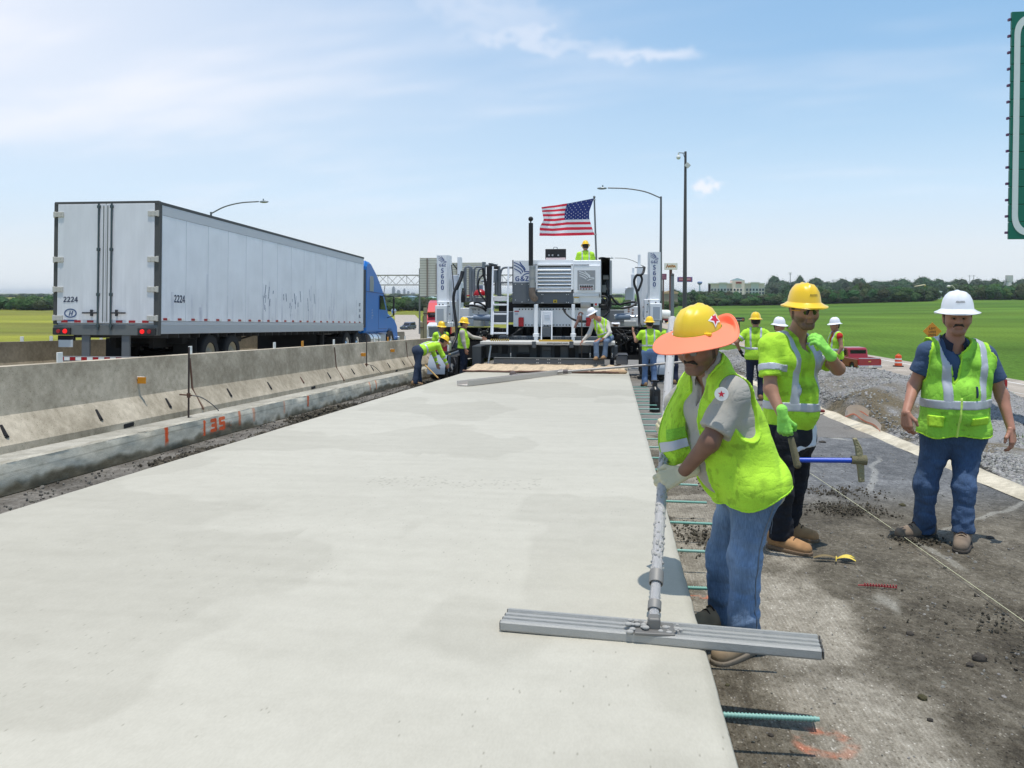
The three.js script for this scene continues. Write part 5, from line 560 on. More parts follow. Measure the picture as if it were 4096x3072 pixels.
// walkway, moulding pan and trailing bar
{
  const D = 24.55, w = pb('walkway', [1920, 1366, 2460, 1381], D, .9, mat(lin(196, 194, 188), .7), pv, .012); decal('web_address', [2180, 1367, 2279, 1380], D - .006, print(512, 64, (x, W, H2) => { x.clearRect(0, 0, W, H2); x.fillStyle = '#2c2d30'; x.font = 'bold 50px sans-serif'; x.textAlign = 'center'; x.fillText('www.guntert.com', W / 2, 44, W * .98); }), w);
  mesh('yellow_level', [pbg(2155, 1359, 2291, 1367, D + .1, .05, .005)], mat(lin(206, 166, 70), .6), w); mesh('yellow_chain_tray', row(1962, 2030, 9, 0).map(([x]) => pbg(x, 1356, x + 5, 1366, D + .2, .08)), mat(lin(168, 142, 70), .7), w);
  const pan = pb('moulding_pan', [1896, 1381, 2462, 1436], D + .75, 1.6, pDark, pv, .02); for (const [a, b, t, e, m] of [[2007, 2031, 1383, 1415, 0], [2066, 2118, 1415, 1432, 1], [2072, 2116, 1384, 1410, 2], [2146, 2160, 1384, 1432, 0], [2168, 2204, 1386, 1402, 2], [2168, 2204, 1403, 1432, 2], [2218, 2239, 1383, 1432, 1], [2242, 2272, 1386, 1432, 2], [2277, 2300, 1392, 1432, 1], [2314, 2354, 1414, 1432, 1], [2314, 2356, 1384, 1412, 2], [1962, 1992, 1384, 1412, 0], [1925, 1945, 1386, 1430, 0], [2362, 2376, 1384, 1430, 0], [2418, 2440, 1384, 1434, 0]]) pb(m === 2 ? 'pan_panel' : 'pan_recess', [a, t, b, e], D + .72 - (m === 2 ? .05 : .0), .06, m === 2 ? pGrey : m ? pBlack : mat(lin(40, 43, 48), .7), pan, .006);
  for (const x of [2043, 2361, 2449]) { const q = pr2('hang_rod', [x, 1381, D + .2], [x, 1440, D + .2], .022, pDark); pr2('bright_sleeve', [x, 1412, D + .2], [x, 1430, D + .2], .026, chrome, q); } pr2('slant_rod', [1964, 1382, D + .1], [1953, 1455, D], .03, pSteel);
  const bar = pb('trailing_bar', [1975, 1434, 2418, 1457], D - .1, .12, pGrey, pv, .008); pb('bar_lip', [1975, 1432, 2418, 1435], D - .14, .18, mat(lin(120, 124, 124), .5), bar); bolts(bar, [[2147, 1438], [2153, 1438], [2147, 1451], [2153, 1451], [2191, 1438], [2198, 1438], [2191, 1451], [2198, 1451], [2235, 1438], [2242, 1438], [2235, 1451], [2242, 1451]], D - .11, .016); pb('bar_shoe', [1966, 1457, 2420, 1463], D, .3, pBlack, bar); mesh('bar_clip', [2009, 2053, 2097, 2296, 2340, 2384].map((x) => pbg(x, 1452, x + 2.5, 1461, D - .14, .05)), pSteel, bar);
  pb('left_end_plate', [1888, 1384, 1925, 1462], D + .3, .5, mat(lin(70, 76, 82), .6), pv); pb('right_end_plate', [2452, 1384, 2470, 1440], D + .4, .5, pDark, pv);
  mesh('edger_box', surf(12, 1, (u, v) => { const a = pl(2458, 1458, D - .3), b = pl(2512, 1420, D - .3), q = [[0, 0], [.0, .5], [.08, .82], [.3, 1], [.92, 1], [1, .9], [1, 0]], k = u * 6, i = min(5, floor(k)), f = k - i; return [mix(a.x, b.x, mix(q[i][0], q[i + 1][0], f)), mix(a.y, b.y, mix(q[i][1], q[i + 1][1], f)), a.z - v * .9]; }), mat(lin(74, 76, 80), .6), pv); pb('edger_face', [2464, 1423, 2511, 1459], D - .28, .04, mat(lin(84, 86, 90), .6), pv, .03);
  pb('chain_hook', [2325, 1248, 2329, 1434], D + .2, .02, mat(lin(96, 84, 74), .7), pv); mesh('load_hook', [new THREE.TorusGeometry(.06, .022, 8, 16, 4.6).translate(...pl(2323, 1258, D + .2).toArray()), rod(pl(2318, 1270, D + .2), pl(2298, 1312, D + .15), .05, .035), pbg(2308, 1262, 2326, 1282, D + .15, .08, .03)], mat(lin(122, 92, 84), .7), pv);
}
// crawler tracks
for (const [l, x0, x1, dd, top] of [['left', 1718, 1788, 23.9, 1420], ['right', 2606, 2660, 24.3, 1420]]) {
  const a = pl(x0, top, dd), b = pl(x1, top, dd), w = b.x - a.x, gy = R(dd) - pv.position.y, cx = (a.x + b.x) / 2, h = a.y - gy, len = 3.6; const tk = mesh('crawler_track', prism([[.5, 0], [len - .5, 0], [len - .12, .14], [len, .4], [len - .12, .66], [len - .5, .78], [.5, .78], [.12, .66], [0, .4], [.12, .14]].map(([z, y]) => [z, y + .01]), w * .92).rotateY(PI / 2).translate(cx - w * .46, gy, a.z), mat(lin(38, 37, 36), .9), pv);
  mesh('track_pad', [...Array.from({ length: 9 }, (_, k) => { const t = mix(-1.2, 1.2, k / 8); return bx(w, .06, .05, cx, gy + .4 + sin(t) * .38, a.z + .03 - (1 - cos(t)) * .4); })], mat(lin(54, 52, 50), .8), tk);
  mesh('track_guard', [surf(12, 1, (u, v) => { const t = u * PI / 2, r = .42; return [mix(a.x, b.x, v), a.y - r * (1 - sin(t)) - (u < .01 ? .1 : 0), a.z + .1 + (-cos(t)) * -.0 + .22 * cos(t) - (1 - cos(t)) * .0 - sin(t) * .2]; }), bx(w, .03, 2.6, cx, a.y, a.z - 1.5, .01), bx(.02, .5, 2.4, b.x, a.y - .25, a.z - 1.4, .004), bx(.02, .5, 2.4, a.x, a.y - .25, a.z - 1.4, .004)], mat(l === 'left' ? lin(120, 132, 146) : lin(126, 138, 152), .5), tk);
  mesh('leg_yoke', [bx(w * 1.2, .3, .7, cx, a.y + .12, a.z - 2.4, .05), rod(V(cx + .25, a.y - .1, a.z - .8), V(cx + .33, a.y - .55, a.z - .3), .07)], pDark, tk);
  if (l === 'left') { pb('side_frame', [1788, 1425, 1830, 1500], dd + .5, 1.6, mat(lin(50, 50, 50), .8), tk); pt('drive_hose', [[1815, 1430, 24.3], [1822, 1460, 24.2], [1810, 1490, 24.2], [1798, 1470, 24.2]], .04, hoseM, tk); } else pb('side_frame', [2560, 1385, 2606, 1500], dd + .9, 1.6, mat(lin(44, 45, 46), .8), tk);
}
// hoses and cable bundles
pt('hose_bundle', [[1848, 1090, 26.2], [1846, 1105, 26.1], [1832, 1135, 26], [1817, 1170, 25.9], [1814, 1206, 25.9], [1820, 1260, 25.8], [1826, 1310, 25.7], [1826, 1345, 25.6], [1814, 1375, 25.4], [1806, 1392, 25.2]], .046); pt('hose_bundle', [[1806, 1060, 26.4], [1811, 1110, 26.2], [1815, 1160, 26.1]], .016); pt('hose', [[1812, 1056, 26.3], [1828, 1076, 26.6]], .02); pt('hose_sleeve', [[1850, 1086, 26.15], [1846, 1106, 26.1], [1836, 1132, 26], [1824, 1158, 25.95]], .06);
pt('hose_bundle', [[2578, 1068, 26.1], [2572, 1092, 26], [2562, 1100, 25.9], [2548, 1100, 25.9], [2538, 1116, 25.9], [2537, 1136, 25.9], [2545, 1158, 25.9], [2550, 1180, 25.9], [2556, 1230, 25.8], [2557, 1290, 25.7], [2561, 1312, 25.6]], .04, hoseM, pv, 60); pt('hose_bundle', [[2562, 1100, 25.95], [2568, 1116, 25.95], [2562, 1140, 25.9], [2552, 1165, 25.9]], .036);
pt('hose', [[2428, 1120, 26.2], [2434, 1160, 26.1], [2455, 1200, 26], [2478, 1218, 26.2], [2500, 1212, 26.2], [2540, 1208, 26.3], [2544, 1214, 26.2], [2525, 1226, 26.1], [2484, 1234, 26]], .035, hoseM, pv, 50); pt('hose', [[2418, 1130, 26.4], [2430, 1180, 26.3], [2446, 1214, 26.2], [2490, 1216, 26.3]], .03); pt('hose', [[2440, 1180, 26], [2440, 1230, 26], [2420, 1262, 25.9], [2396, 1275, 25.9]], .035); pt('hose', [[2410, 1190, 26], [2425, 1215, 25.9], [2436, 1250, 26]], .03);
pt('hose', [[2253, 1234, 25.8], [2262, 1252, 25.4], [2284, 1272, 25.3], [2310, 1282, 25.3], [2344, 1284, 25.7]], .026); pt('hose', [[2258, 1238, 25.8], [2268, 1258, 25.4], [2288, 1276, 25.3], [2312, 1286, 25.3], [2344, 1288, 25.7]], .022); pt('hose', [[1936, 1098, 26.5], [1920, 1112, 26.3], [1912, 1140, 26.3], [1920, 1175, 26.3], [1946, 1205, 26.3]], .03); pt('hose', [[1932, 1072, 26.4], [1938, 1110, 26.4], [1942, 1140, 26.4], [1948, 1230, 26.4]], .045);
pt('hose', [[1862, 1226, 26.6], [1890, 1222, 26.4], [1930, 1232, 26.3], [1944, 1244, 26.4]], .035); pt('hose', [[1896, 1212, 26.5], [1912, 1210, 26.4], [1936, 1222, 26.3], [1946, 1236, 26.4]], .03); pt('hose', [[1898, 1218, 26.5], [1905, 1224, 26.4], [1930, 1228, 26.3]], .026);
for (let k = 0; k < 5; k++) pt('hose', [[2034 + k * 4, 1345 - k, 25.7], [2058 + k * 3, 1336 - k * 3, 25.6], [2078 + k * 2, 1316, 25.7]], .018); for (let k = 0; k < 7; k++) pt('hose', [[1846 + k * 2.2, 1210, 27.4], [1845 + k * 2.4, 1190 - (k % 3) * 8, 27.4], [1848 + k * 1.5, 1165 - (k % 2) * 12, 27.5]], .014);
// machinery under the two arms
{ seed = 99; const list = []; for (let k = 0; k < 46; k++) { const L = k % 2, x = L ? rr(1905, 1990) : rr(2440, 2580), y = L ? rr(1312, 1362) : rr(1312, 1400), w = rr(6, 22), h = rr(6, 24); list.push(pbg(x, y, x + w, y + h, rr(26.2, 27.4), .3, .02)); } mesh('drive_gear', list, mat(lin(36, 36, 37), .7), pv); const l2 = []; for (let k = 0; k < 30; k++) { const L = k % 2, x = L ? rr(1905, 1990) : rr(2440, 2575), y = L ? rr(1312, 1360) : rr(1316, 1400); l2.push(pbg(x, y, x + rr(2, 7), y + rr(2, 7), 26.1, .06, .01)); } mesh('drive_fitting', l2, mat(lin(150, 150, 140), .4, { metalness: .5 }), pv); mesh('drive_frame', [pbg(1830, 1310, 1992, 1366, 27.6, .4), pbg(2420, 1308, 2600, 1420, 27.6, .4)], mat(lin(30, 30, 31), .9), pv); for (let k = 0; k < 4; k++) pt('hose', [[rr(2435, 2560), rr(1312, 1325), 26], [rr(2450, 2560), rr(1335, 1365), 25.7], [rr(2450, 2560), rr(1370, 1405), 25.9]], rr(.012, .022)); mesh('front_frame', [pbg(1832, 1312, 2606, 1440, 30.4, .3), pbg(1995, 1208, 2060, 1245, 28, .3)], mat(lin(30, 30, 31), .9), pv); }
// cooler and orange glove on the left track, burlap, flag
{ const D = 24.3, c = P(1762, 1418, D), o = thing('water_cooler', 'red and white drink cooler standing on the left crawler track', 'cooler', null, V(c.x, P(1762, 1419, D).y + .012, -D - .3)); const w = (1793 - 1730) / 3400 * D; mesh('body', bx(w * .86, .25, .36, -.02, .125, 0, .03), mat(lin(170, 40, 50), .5), o); mesh('lid', [bx(w * .92, .12, .4, .02, .31, 0, .05), bx(.06, .28, .4, w * .45, .2, 0, .03)], whitePlastic, o); mesh('handle', tube([V(-.12, .36, 0), V(-.1, .42, 0), V(.1, .42, 0), V(.12, .36, 0)], .015, 12, 5), whitePlastic, o); mesh('tap', rod(V(-.1, .06, .18), V(-.1, .06, .23), .02), whitePlastic, o);
  const g = P(1775, 1414, D - .15), t = thing('orange_tool', 'orange and yellow hand tool lying on the left track guard', 'tool', null, V(g.x, c.y + .01, -D + .15)); t.position.y = P(1762, 1419, D).y + .03; mesh('grip', rod(V(-.16, 0, 0), V(.05, 0, 0), .025, .02), mat(lin(238, 92, 30), .6), t); mesh('blade', bx(.16, .02, .05, .12, 0, 0, .005), mat(lin(222, 180, 60), .6), t); }
{ const cl = dtex(512, 128, (i, j) => { const a = fbm(i * .03, j * .06, 4, 301) - .5, w = (i + j) % 2 * 8, st = fbm(i * .02, 1, 3, 303) > .56 ? -26 : 0; const t = 208 + a * 46 - w + st * sstep(30, 70, j); return [t, t * .9, t * .76]; });
  const b = mesh('burlap_drag', surf(120, 22, (u, v) => { const x = mix(P(1850, 1494, 22.7).x, P(2500, 1494, 22.7).x, u) + (1 - v) * 0 + (v > .4 ? mix(.22, 0, u) * (v - .4) : 0), d = 22.75 + v * 1.75 + (n2(u * 14, 3) - .5) * .18 * (1 - v), sl = R(d) + SH, h = sstep(.2, 1, v) * .13 + .012 + n2(u * 40, v * 6, 3) * .025 + .05 * sstep(.12, 0, v) * n2(u * 30, 5, 3); return [x, sl + h, -d, u * 6, v * 1.5]; }), new THREE.MeshStandardMaterial({ map: cl, roughness: 1, side: THREE.DoubleSide, bumpMap: scaled(dirtN, 2, 1), bumpScale: .02 })); tag(b, 'tan burlap sheet dragged over the slab behind the machine', 'burlap'); mesh('frayed_hem', [tube(Array.from({ length: 40 }, (_, k) => { const u = k / 39, d = 22.73 + (n2(u * 14, 3) - .5) * .18; return V(mix(P(1850, 1494, 22.7).x, P(2500, 1494, 22.7).x, u), R(d) + SH + .03 + .02 * n2(u * 30, 2), -d + .02 * n2(u * 60, 9)); }), .022, 120, 5)], mat(lin(120, 92, 80), 1), b);
  const cr = mesh('bunched_corner', Array.from({ length: 7 }, (_, k) => { const p = P(2440 + k * 9, 1496 - (k % 3) * 3, 22.8); return new THREE.IcosahedronGeometry(.07 + .02 * (k % 3), 2).scale(1.5, .6, 1).translate(p.x, R(22.8) + SH + .05, p.z); }), mat(lin(178, 150, 118), 1), b); }
{ const D = 26.4, tp = P(2377, 792, D), bt = P(2386, 1036, D), o = thing('flag_pole', 'slim grey flag pole on top of the machine', 'flag pole', null, bt); const T = tp.clone().sub(bt); mesh('pole', rod(V(0, -.15, 0), T, .032, .026, 10), grayPole, o); mesh('finial', new THREE.SphereGeometry(.04, 10, 8).translate(T.x, T.y + .03, T.z), grayPole, o); mesh('ring', [new THREE.TorusGeometry(.04, .01, 6, 12).rotateX(PI / 2).translate(T.x * .42 + .0, T.y * .4, 0), new THREE.TorusGeometry(.04, .01, 6, 12).rotateX(PI / 2).translate(T.x * .97, T.y * .97, 0)], pSteel, o);
  const f = thing('national_flag', 'striped flag with white stars on blue, flying left from the pole on the machine', 'flag', null, tp), q = (x, y) => P(x, y, D).sub(tp);
  const A = [[2376, 793], [2357, 846], [2357, 872], [2366, 905], [2379, 940]], B = [[2166, 828], [2169, 850], [2174, 880], [2158, 908], [2156, 943]], M1 = [[2280, 812], [2268, 846], [2266, 874], [2268, 906], [2270, 943]], M2 = [[2222, 821], [2222, 848], [2222, 880], [2212, 912], [2208, 944]];
  const cur = (L, v) => { const k = v * 4, i = min(3, floor(k)), t = k - i; return [mix(L[i][0], L[i + 1][0], t), mix(L[i][1], L[i + 1][1], t)]; };
  const pos = (u, v) => { const a = cur(A, v), m = cur(M1, v), m2 = cur(M2, v), b = cur(B, v), k = u * 3, i = min(2, floor(k)), t = k - i, L = [a, m, m2, b]; let x = mix(L[i][0], L[i + 1][0], t), y = mix(L[i][1], L[i + 1][1], t); const w = sin(u * 9 + v * 2.2) * u, p = q(x, y + w * 2.2 * (1 - v * .5)); return [p.x, p.y, p.z + w * .13 + sin(u * 17 - v * 5) * .03 * u]; };
  const fm = (c) => new THREE.MeshPhysicalMaterial({ color: c, roughness: .95, transmission: .35, thickness: 0, side: THREE.DoubleSide }), red = fm(lin(220, 40, 66)), wht = fm(lin(236, 236, 240)), blu = fm(lin(36, 52, 118)); for (let k = 0; k < 13; k++) { const u0 = k < 7 ? .4 : 0; mesh(k % 2 ? 'white_stripe' : 'red_stripe', surf(30, 3, (u, v) => [...pos(mix(u0, 1, u), (k + v) / 13), u, v]), k % 2 ? wht : red, f); }
  const ca = mesh('canton', surf(20, 14, (u, v) => [...pos(u * .4, v * 7 / 13), u, v]), blu, f); const st = new THREE.Shape(); for (let k = 0; k < 10; k++) { const a = k * PI / 5 + PI / 2, r = k % 2 ? .008 : .02; k ? st.lineTo(cos(a) * r, sin(a) * r) : st.moveTo(cos(a) * r, sin(a) * r); } const sg = new THREE.ShapeGeometry(st), gs = []; for (let r = 0; r < 9; r++) for (let c = 0; c < (r % 2 ? 5 : 6); c++) { const p = pos(.4 * (c + (r % 2 ? 1 : .5)) / 6, 7 / 13 * (r + .5) / 9); gs.push(sg.clone().translate(p[0], p[1], p[2] + .008)); } mesh('stars', gs, wht, ca); }
// ---------- people: smooth distance fields meshed on a grid ----------
const smin = (a, b, k) => { const h = max(k - abs(a - b), 0) / k; return min(a, b) - h * h * k * .25; };
const cap = (a, b, r0, r1) => [a.x, a.y, a.z, b.x - a.x, b.y - a.y, b.z - a.z, r0, r1 - r0, 1 / max(1e-9, a.distanceToSquared(b))];
const capD = (q, x, y, z) => { const px = x - q[0], py = y - q[1], pz = z - q[2]; let h = (px * q[3] + py * q[4] + pz * q[5]) * q[8]; h = h < 0 ? 0 : h > 1 ? 1 : h; return sqrt((px - q[3] * h) ** 2 + (py - q[4] * h) ** 2 + (pz - q[5] * h) ** 2) - q[6] - q[7] * h; };
const uni = (L, k) => (x, y, z) => { let d = 9; for (let i = 0; i < L.length; i++) d = smin(d, capD(L[i], x, y, z), k); return d; };
function boxOf(L, pad) { const lo = [9e9, 9e9, 9e9], hi = [-9e9, -9e9, -9e9]; for (const q of L) for (let c = 0; c < 3; c++) for (const [o, r] of [[0, q[6]], [q[3 + c], q[6] + q[7]]]) { lo[c] = min(lo[c], q[c] + o - r - pad); hi[c] = max(hi[c], q[c] + o + r + pad); } return [lo, hi]; }
function sn(f, lo, hi, c, col) { // surface nets
  const n = [0, 1, 2].map((a) => Math.ceil((hi[a] - lo[a]) / c) + 2), [nx, ny, nz] = n, v = new Float32Array(nx * ny * nz), B = 6, sl = nx * ny;
  for (let k0 = 0; k0 < nz; k0 += B) for (let j0 = 0; j0 < ny; j0 += B) for (let i0 = 0; i0 < nx; i0 += B) {
    const m = f(lo[0] + (i0 + B / 2) * c, lo[1] + (j0 + B / 2) * c, lo[2] + (k0 + B / 2) * c), skip = abs(m) > B * c * .95 + .02;
    for (let k = k0; k < min(nz, k0 + B); k++) for (let j = j0; j < min(ny, j0 + B); j++) for (let i = i0; i < min(nx, i0 + B); i++) v[i + j * nx + k * sl] = skip ? m : f(lo[0] + i * c, lo[1] + j * c, lo[2] + k * c);
  }
  const idx = new Int32Array(nx * ny * nz).fill(-1), p = [], tri = [], off = [0, 1, nx, nx + 1, sl, sl + 1, sl + nx, sl + nx + 1], E = [[0, 1], [2, 3], [4, 5], [6, 7], [0, 2], [1, 3], [4, 6], [5, 7], [0, 4], [1, 5], [2, 6], [3, 7]], cl = [];
  for (let k = 0; k < nz - 1; k++) for (let j = 0; j < ny - 1; j++) for (let i = 0; i < nx - 1; i++) {
    const o = i + j * nx + k * sl; let m = 0; for (let q = 0; q < 8; q++) if (v[o + off[q]] < 0) m |= 1 << q; if (m === 0 || m === 255) continue;
    let sx = 0, sy = 0, sz = 0, t = 0; for (const [a, b] of E) { if (((m >> a) & 1) === ((m >> b) & 1)) continue; const va = v[o + off[a]], vb = v[o + off[b]], w = va / (va - vb); sx += (a & 1) + ((b & 1) - (a & 1)) * w; sy += ((a >> 1) & 1) + (((b >> 1) & 1) - ((a >> 1) & 1)) * w; sz += (a >> 2) + ((b >> 2) - (a >> 2)) * w; t++; }
    idx[o] = p.length / 3; const X = lo[0] + (i + sx / t) * c, Y = lo[1] + (j + sy / t) * c, Z = lo[2] + (k + sz / t) * c; p.push(X, Y, Z); if (col) cl.push(...col(X, Y, Z));
  }
  for (let k = 1; k < nz - 1; k++) for (let j = 1; j < ny - 1; j++) for (let i = 1; i < nx - 1; i++) {
    const o = i + j * nx + k * sl, s = v[o] < 0; const quad = (a, b, cc, d, fl) => { if (a < 0 || b < 0 || cc < 0 || d < 0) return; fl ? tri.push(a, b, cc, a, cc, d) : tri.push(a, cc, b, a, d, cc); };
    if (s !== v[o + 1] < 0) quad(idx[o], idx[o - nx], idx[o - nx - sl], idx[o - sl], !s); if (s !== v[o + nx] < 0) quad(idx[o], idx[o - sl], idx[o - sl - 1], idx[o - 1], !s); if (s !== v[o + sl] < 0) quad(idx[o], idx[o - 1], idx[o - 1 - nx], idx[o - nx], !s);
  }
  const g = new THREE.BufferGeometry(); g.setAttribute('position', new THREE.Float32BufferAttribute(p, 3)); if (col) g.setAttribute('color', new THREE.Float32BufferAttribute(cl, 3)); g.setIndex(tri); g.computeVertexNormals(); return g;
}
const uvm = (g, s = 1) => { const p = g.attributes.position, n = g.attributes.normal, u = new Float32Array(p.count * 2); for (let i = 0; i < p.count; i++) { u[i * 2] = (p.getX(i) + p.getZ(i) * .8) * s; u[i * 2 + 1] = p.getY(i) * s; } g.setAttribute('uv', new THREE.BufferAttribute(u, 2)); return g; };
const weave = gtex(512, 512, (i, j) => { const u = i / 512, v = j / 512, wx = u + (tfbm(u, v, 4, 3, 501) - .5) * .16, wy = v + (tfbm(u, v, 4, 3, 507) - .5) * .16, r = (n, s) => 1 - abs(2 * tn(wx * n, wy * n, n, s) - 1); return .25 + .3 * r(5, 511) ** 3 + .2 * r(11, 513) ** 3 + .1 * r(23, 515) ** 2 + (tn(i / 4, j / 4, 128, 5) - .5) * .07; });
const denimTex = dtex(512, 512, (i, j) => { const u = i / 512, v = j / 512, t = 220 + (tfbm(u, v, 8, 4, 521) - .5) * 34 + (tn(u * 160, v * 24, 160, 523) - .5) * 34 + (hsh(i, j, 525) - .5) * 26; return [t, t, t]; }), limeTex = dtex(512, 512, (i, j) => { const u = i / 512, v = j / 512, a = tfbm(u, v, 5, 5, 531), t = 240 + (a - .5) * 34 + (hsh(i >> 1, j >> 1, 533) - .5) * 22 - sstep(.6, .75, tfbm(u, v, 9, 4, 535)) * 30; return [t, t, t - 4]; });
const clothM = (c, o = {}) => new THREE.MeshPhysicalMaterial({ color: c, roughness: .92, sheen: .1, sheenRoughness: .7, sheenColor: c, side: THREE.DoubleSide, bumpMap: scaled(weave, 2.1, 2.1), bumpScale: .007, vertexColors: true, ...o });
function limeM_map() { return scaled(limeTex, 2.9, 2.9); }
const LIME = lin(192, 244, 66), LIME2 = lin(164, 232, 78), SILVER = lin(186, 188, 196);
const limeM = clothM(LIME, { map: scaled(limeTex, 2.5, 2.5) }), lime2M = clothM(LIME2, { map: limeM_map() }), silverM = mat(SILVER, .45, { metalness: .15, vertexColors: true }), bindM = clothM(lin(180, 230, 60), { bumpScale: .001 }), whiteHat = new THREE.MeshPhysicalMaterial({ color: lin(236, 236, 240), roughness: .3, clearcoat: .5, side: THREE.DoubleSide }), yellowHat = new THREE.MeshPhysicalMaterial({ color: lin(246, 200, 22), roughness: .32, clearcoat: .5, side: THREE.DoubleSide });
const skinM = (c) => new THREE.MeshPhysicalMaterial({ color: 0xffffff, roughness: .55, vertexColors: true, side: THREE.DoubleSide, sheen: .1 });
const dirt = (amt, s) => (x, y, z) => { const n = n3(x * 7 + s, y * 7, z * 7), m = n3(x * 22 + s, y * 22, z * 22), t = 1 - amt * sstep(.56, .8, n * .6 + m * .4) * (.5 + .5 * m); return [t, t, t * .98]; };
// a hard hat: dome with ridges and a brim; in the head's frame
function hatGeo(brim = .043, back = .05) {
  const pr = [[.001, .128], [.3, .125], [.55, .115], [.75, .095], [.89, .066], [.97, .03], [1, .006], [1.02, -.002], [1.05, -.004], [1.5, -.02], [2, -.032], [2, -.037], [1.5, -.026], [1, -.01], [.96, .01]];
  return surf(56, pr.length - 1, (u, v, i, j) => { const a = u * 2 * PI, [q, y] = pr[j], k = min(q, 1), b = max(0, q - 1), bw = mix(brim, cos(a) > 0 ? brim * 1.3 : back, abs(cos(a))); let x = sin(a) * (k * .107 + b * bw), z = cos(a) * (k * .13 + b * bw), Y = y; if (j < 7) { const rg = exp(-((x / .014) ** 2)) + .6 * exp(-(((abs(x) - .045) / .009) ** 2)); Y += .009 * rg * sstep(.1, .03, abs(q - .45) - .35); } if (b > 0) Y -= b * .006 * cos(2 * a); return [x, Y, z]; });
}
const hatG = hatGeo();
function handPrims(w, F, N, S, curl, sc = 1, fat = 0) { // wrist, along the palm, out of the palm, towards the thumb
  const L = [], at = (f, n, s) => w.clone().addScaledVector(F, f * sc).addScaledVector(N, n * sc).addScaledVector(S, s * sc);
  [[.033, .074, 1], [.011, .083, 1.02], [-.011, .077, .98], [-.031, .06, .88]].forEach(([s, len, w2]) => {
    const b = at(.09 * w2, 0, s); L.push(cap(at(0, 0, s * .55), b, (.018 + fat) * sc, (.0145 + fat) * sc)); let p = b, a = 0; [.44, .31, .25].forEach((q, i) => { a += curl[i]; const d = F.clone().multiplyScalar(cos(a)).addScaledVector(N, sin(a)).addScaledVector(S, s * .9), e = p.clone().addScaledVector(d.normalize(), len * q * sc); L.push(cap(p, e, (.0105 - i * .0012 + fat) * sc, (.0093 - i * .0012 + fat) * sc)); p = e; }); });
  const t0 = at(.022, .006, .03), t1 = at(.055, .012 + curl[0] * .015, .062), t2 = at(.085, .02 + curl[0] * .022, .07 - curl[0] * .012); L.push(cap(at(.0, 0, .012), t0, (.018 + fat) * sc, (.016 + fat) * sc), cap(t0, t1, (.0145 + fat) * sc, (.012 + fat) * sc), cap(t1, t2, (.0115 + fat) * sc, (.0095 + fat) * sc)); return L;
}
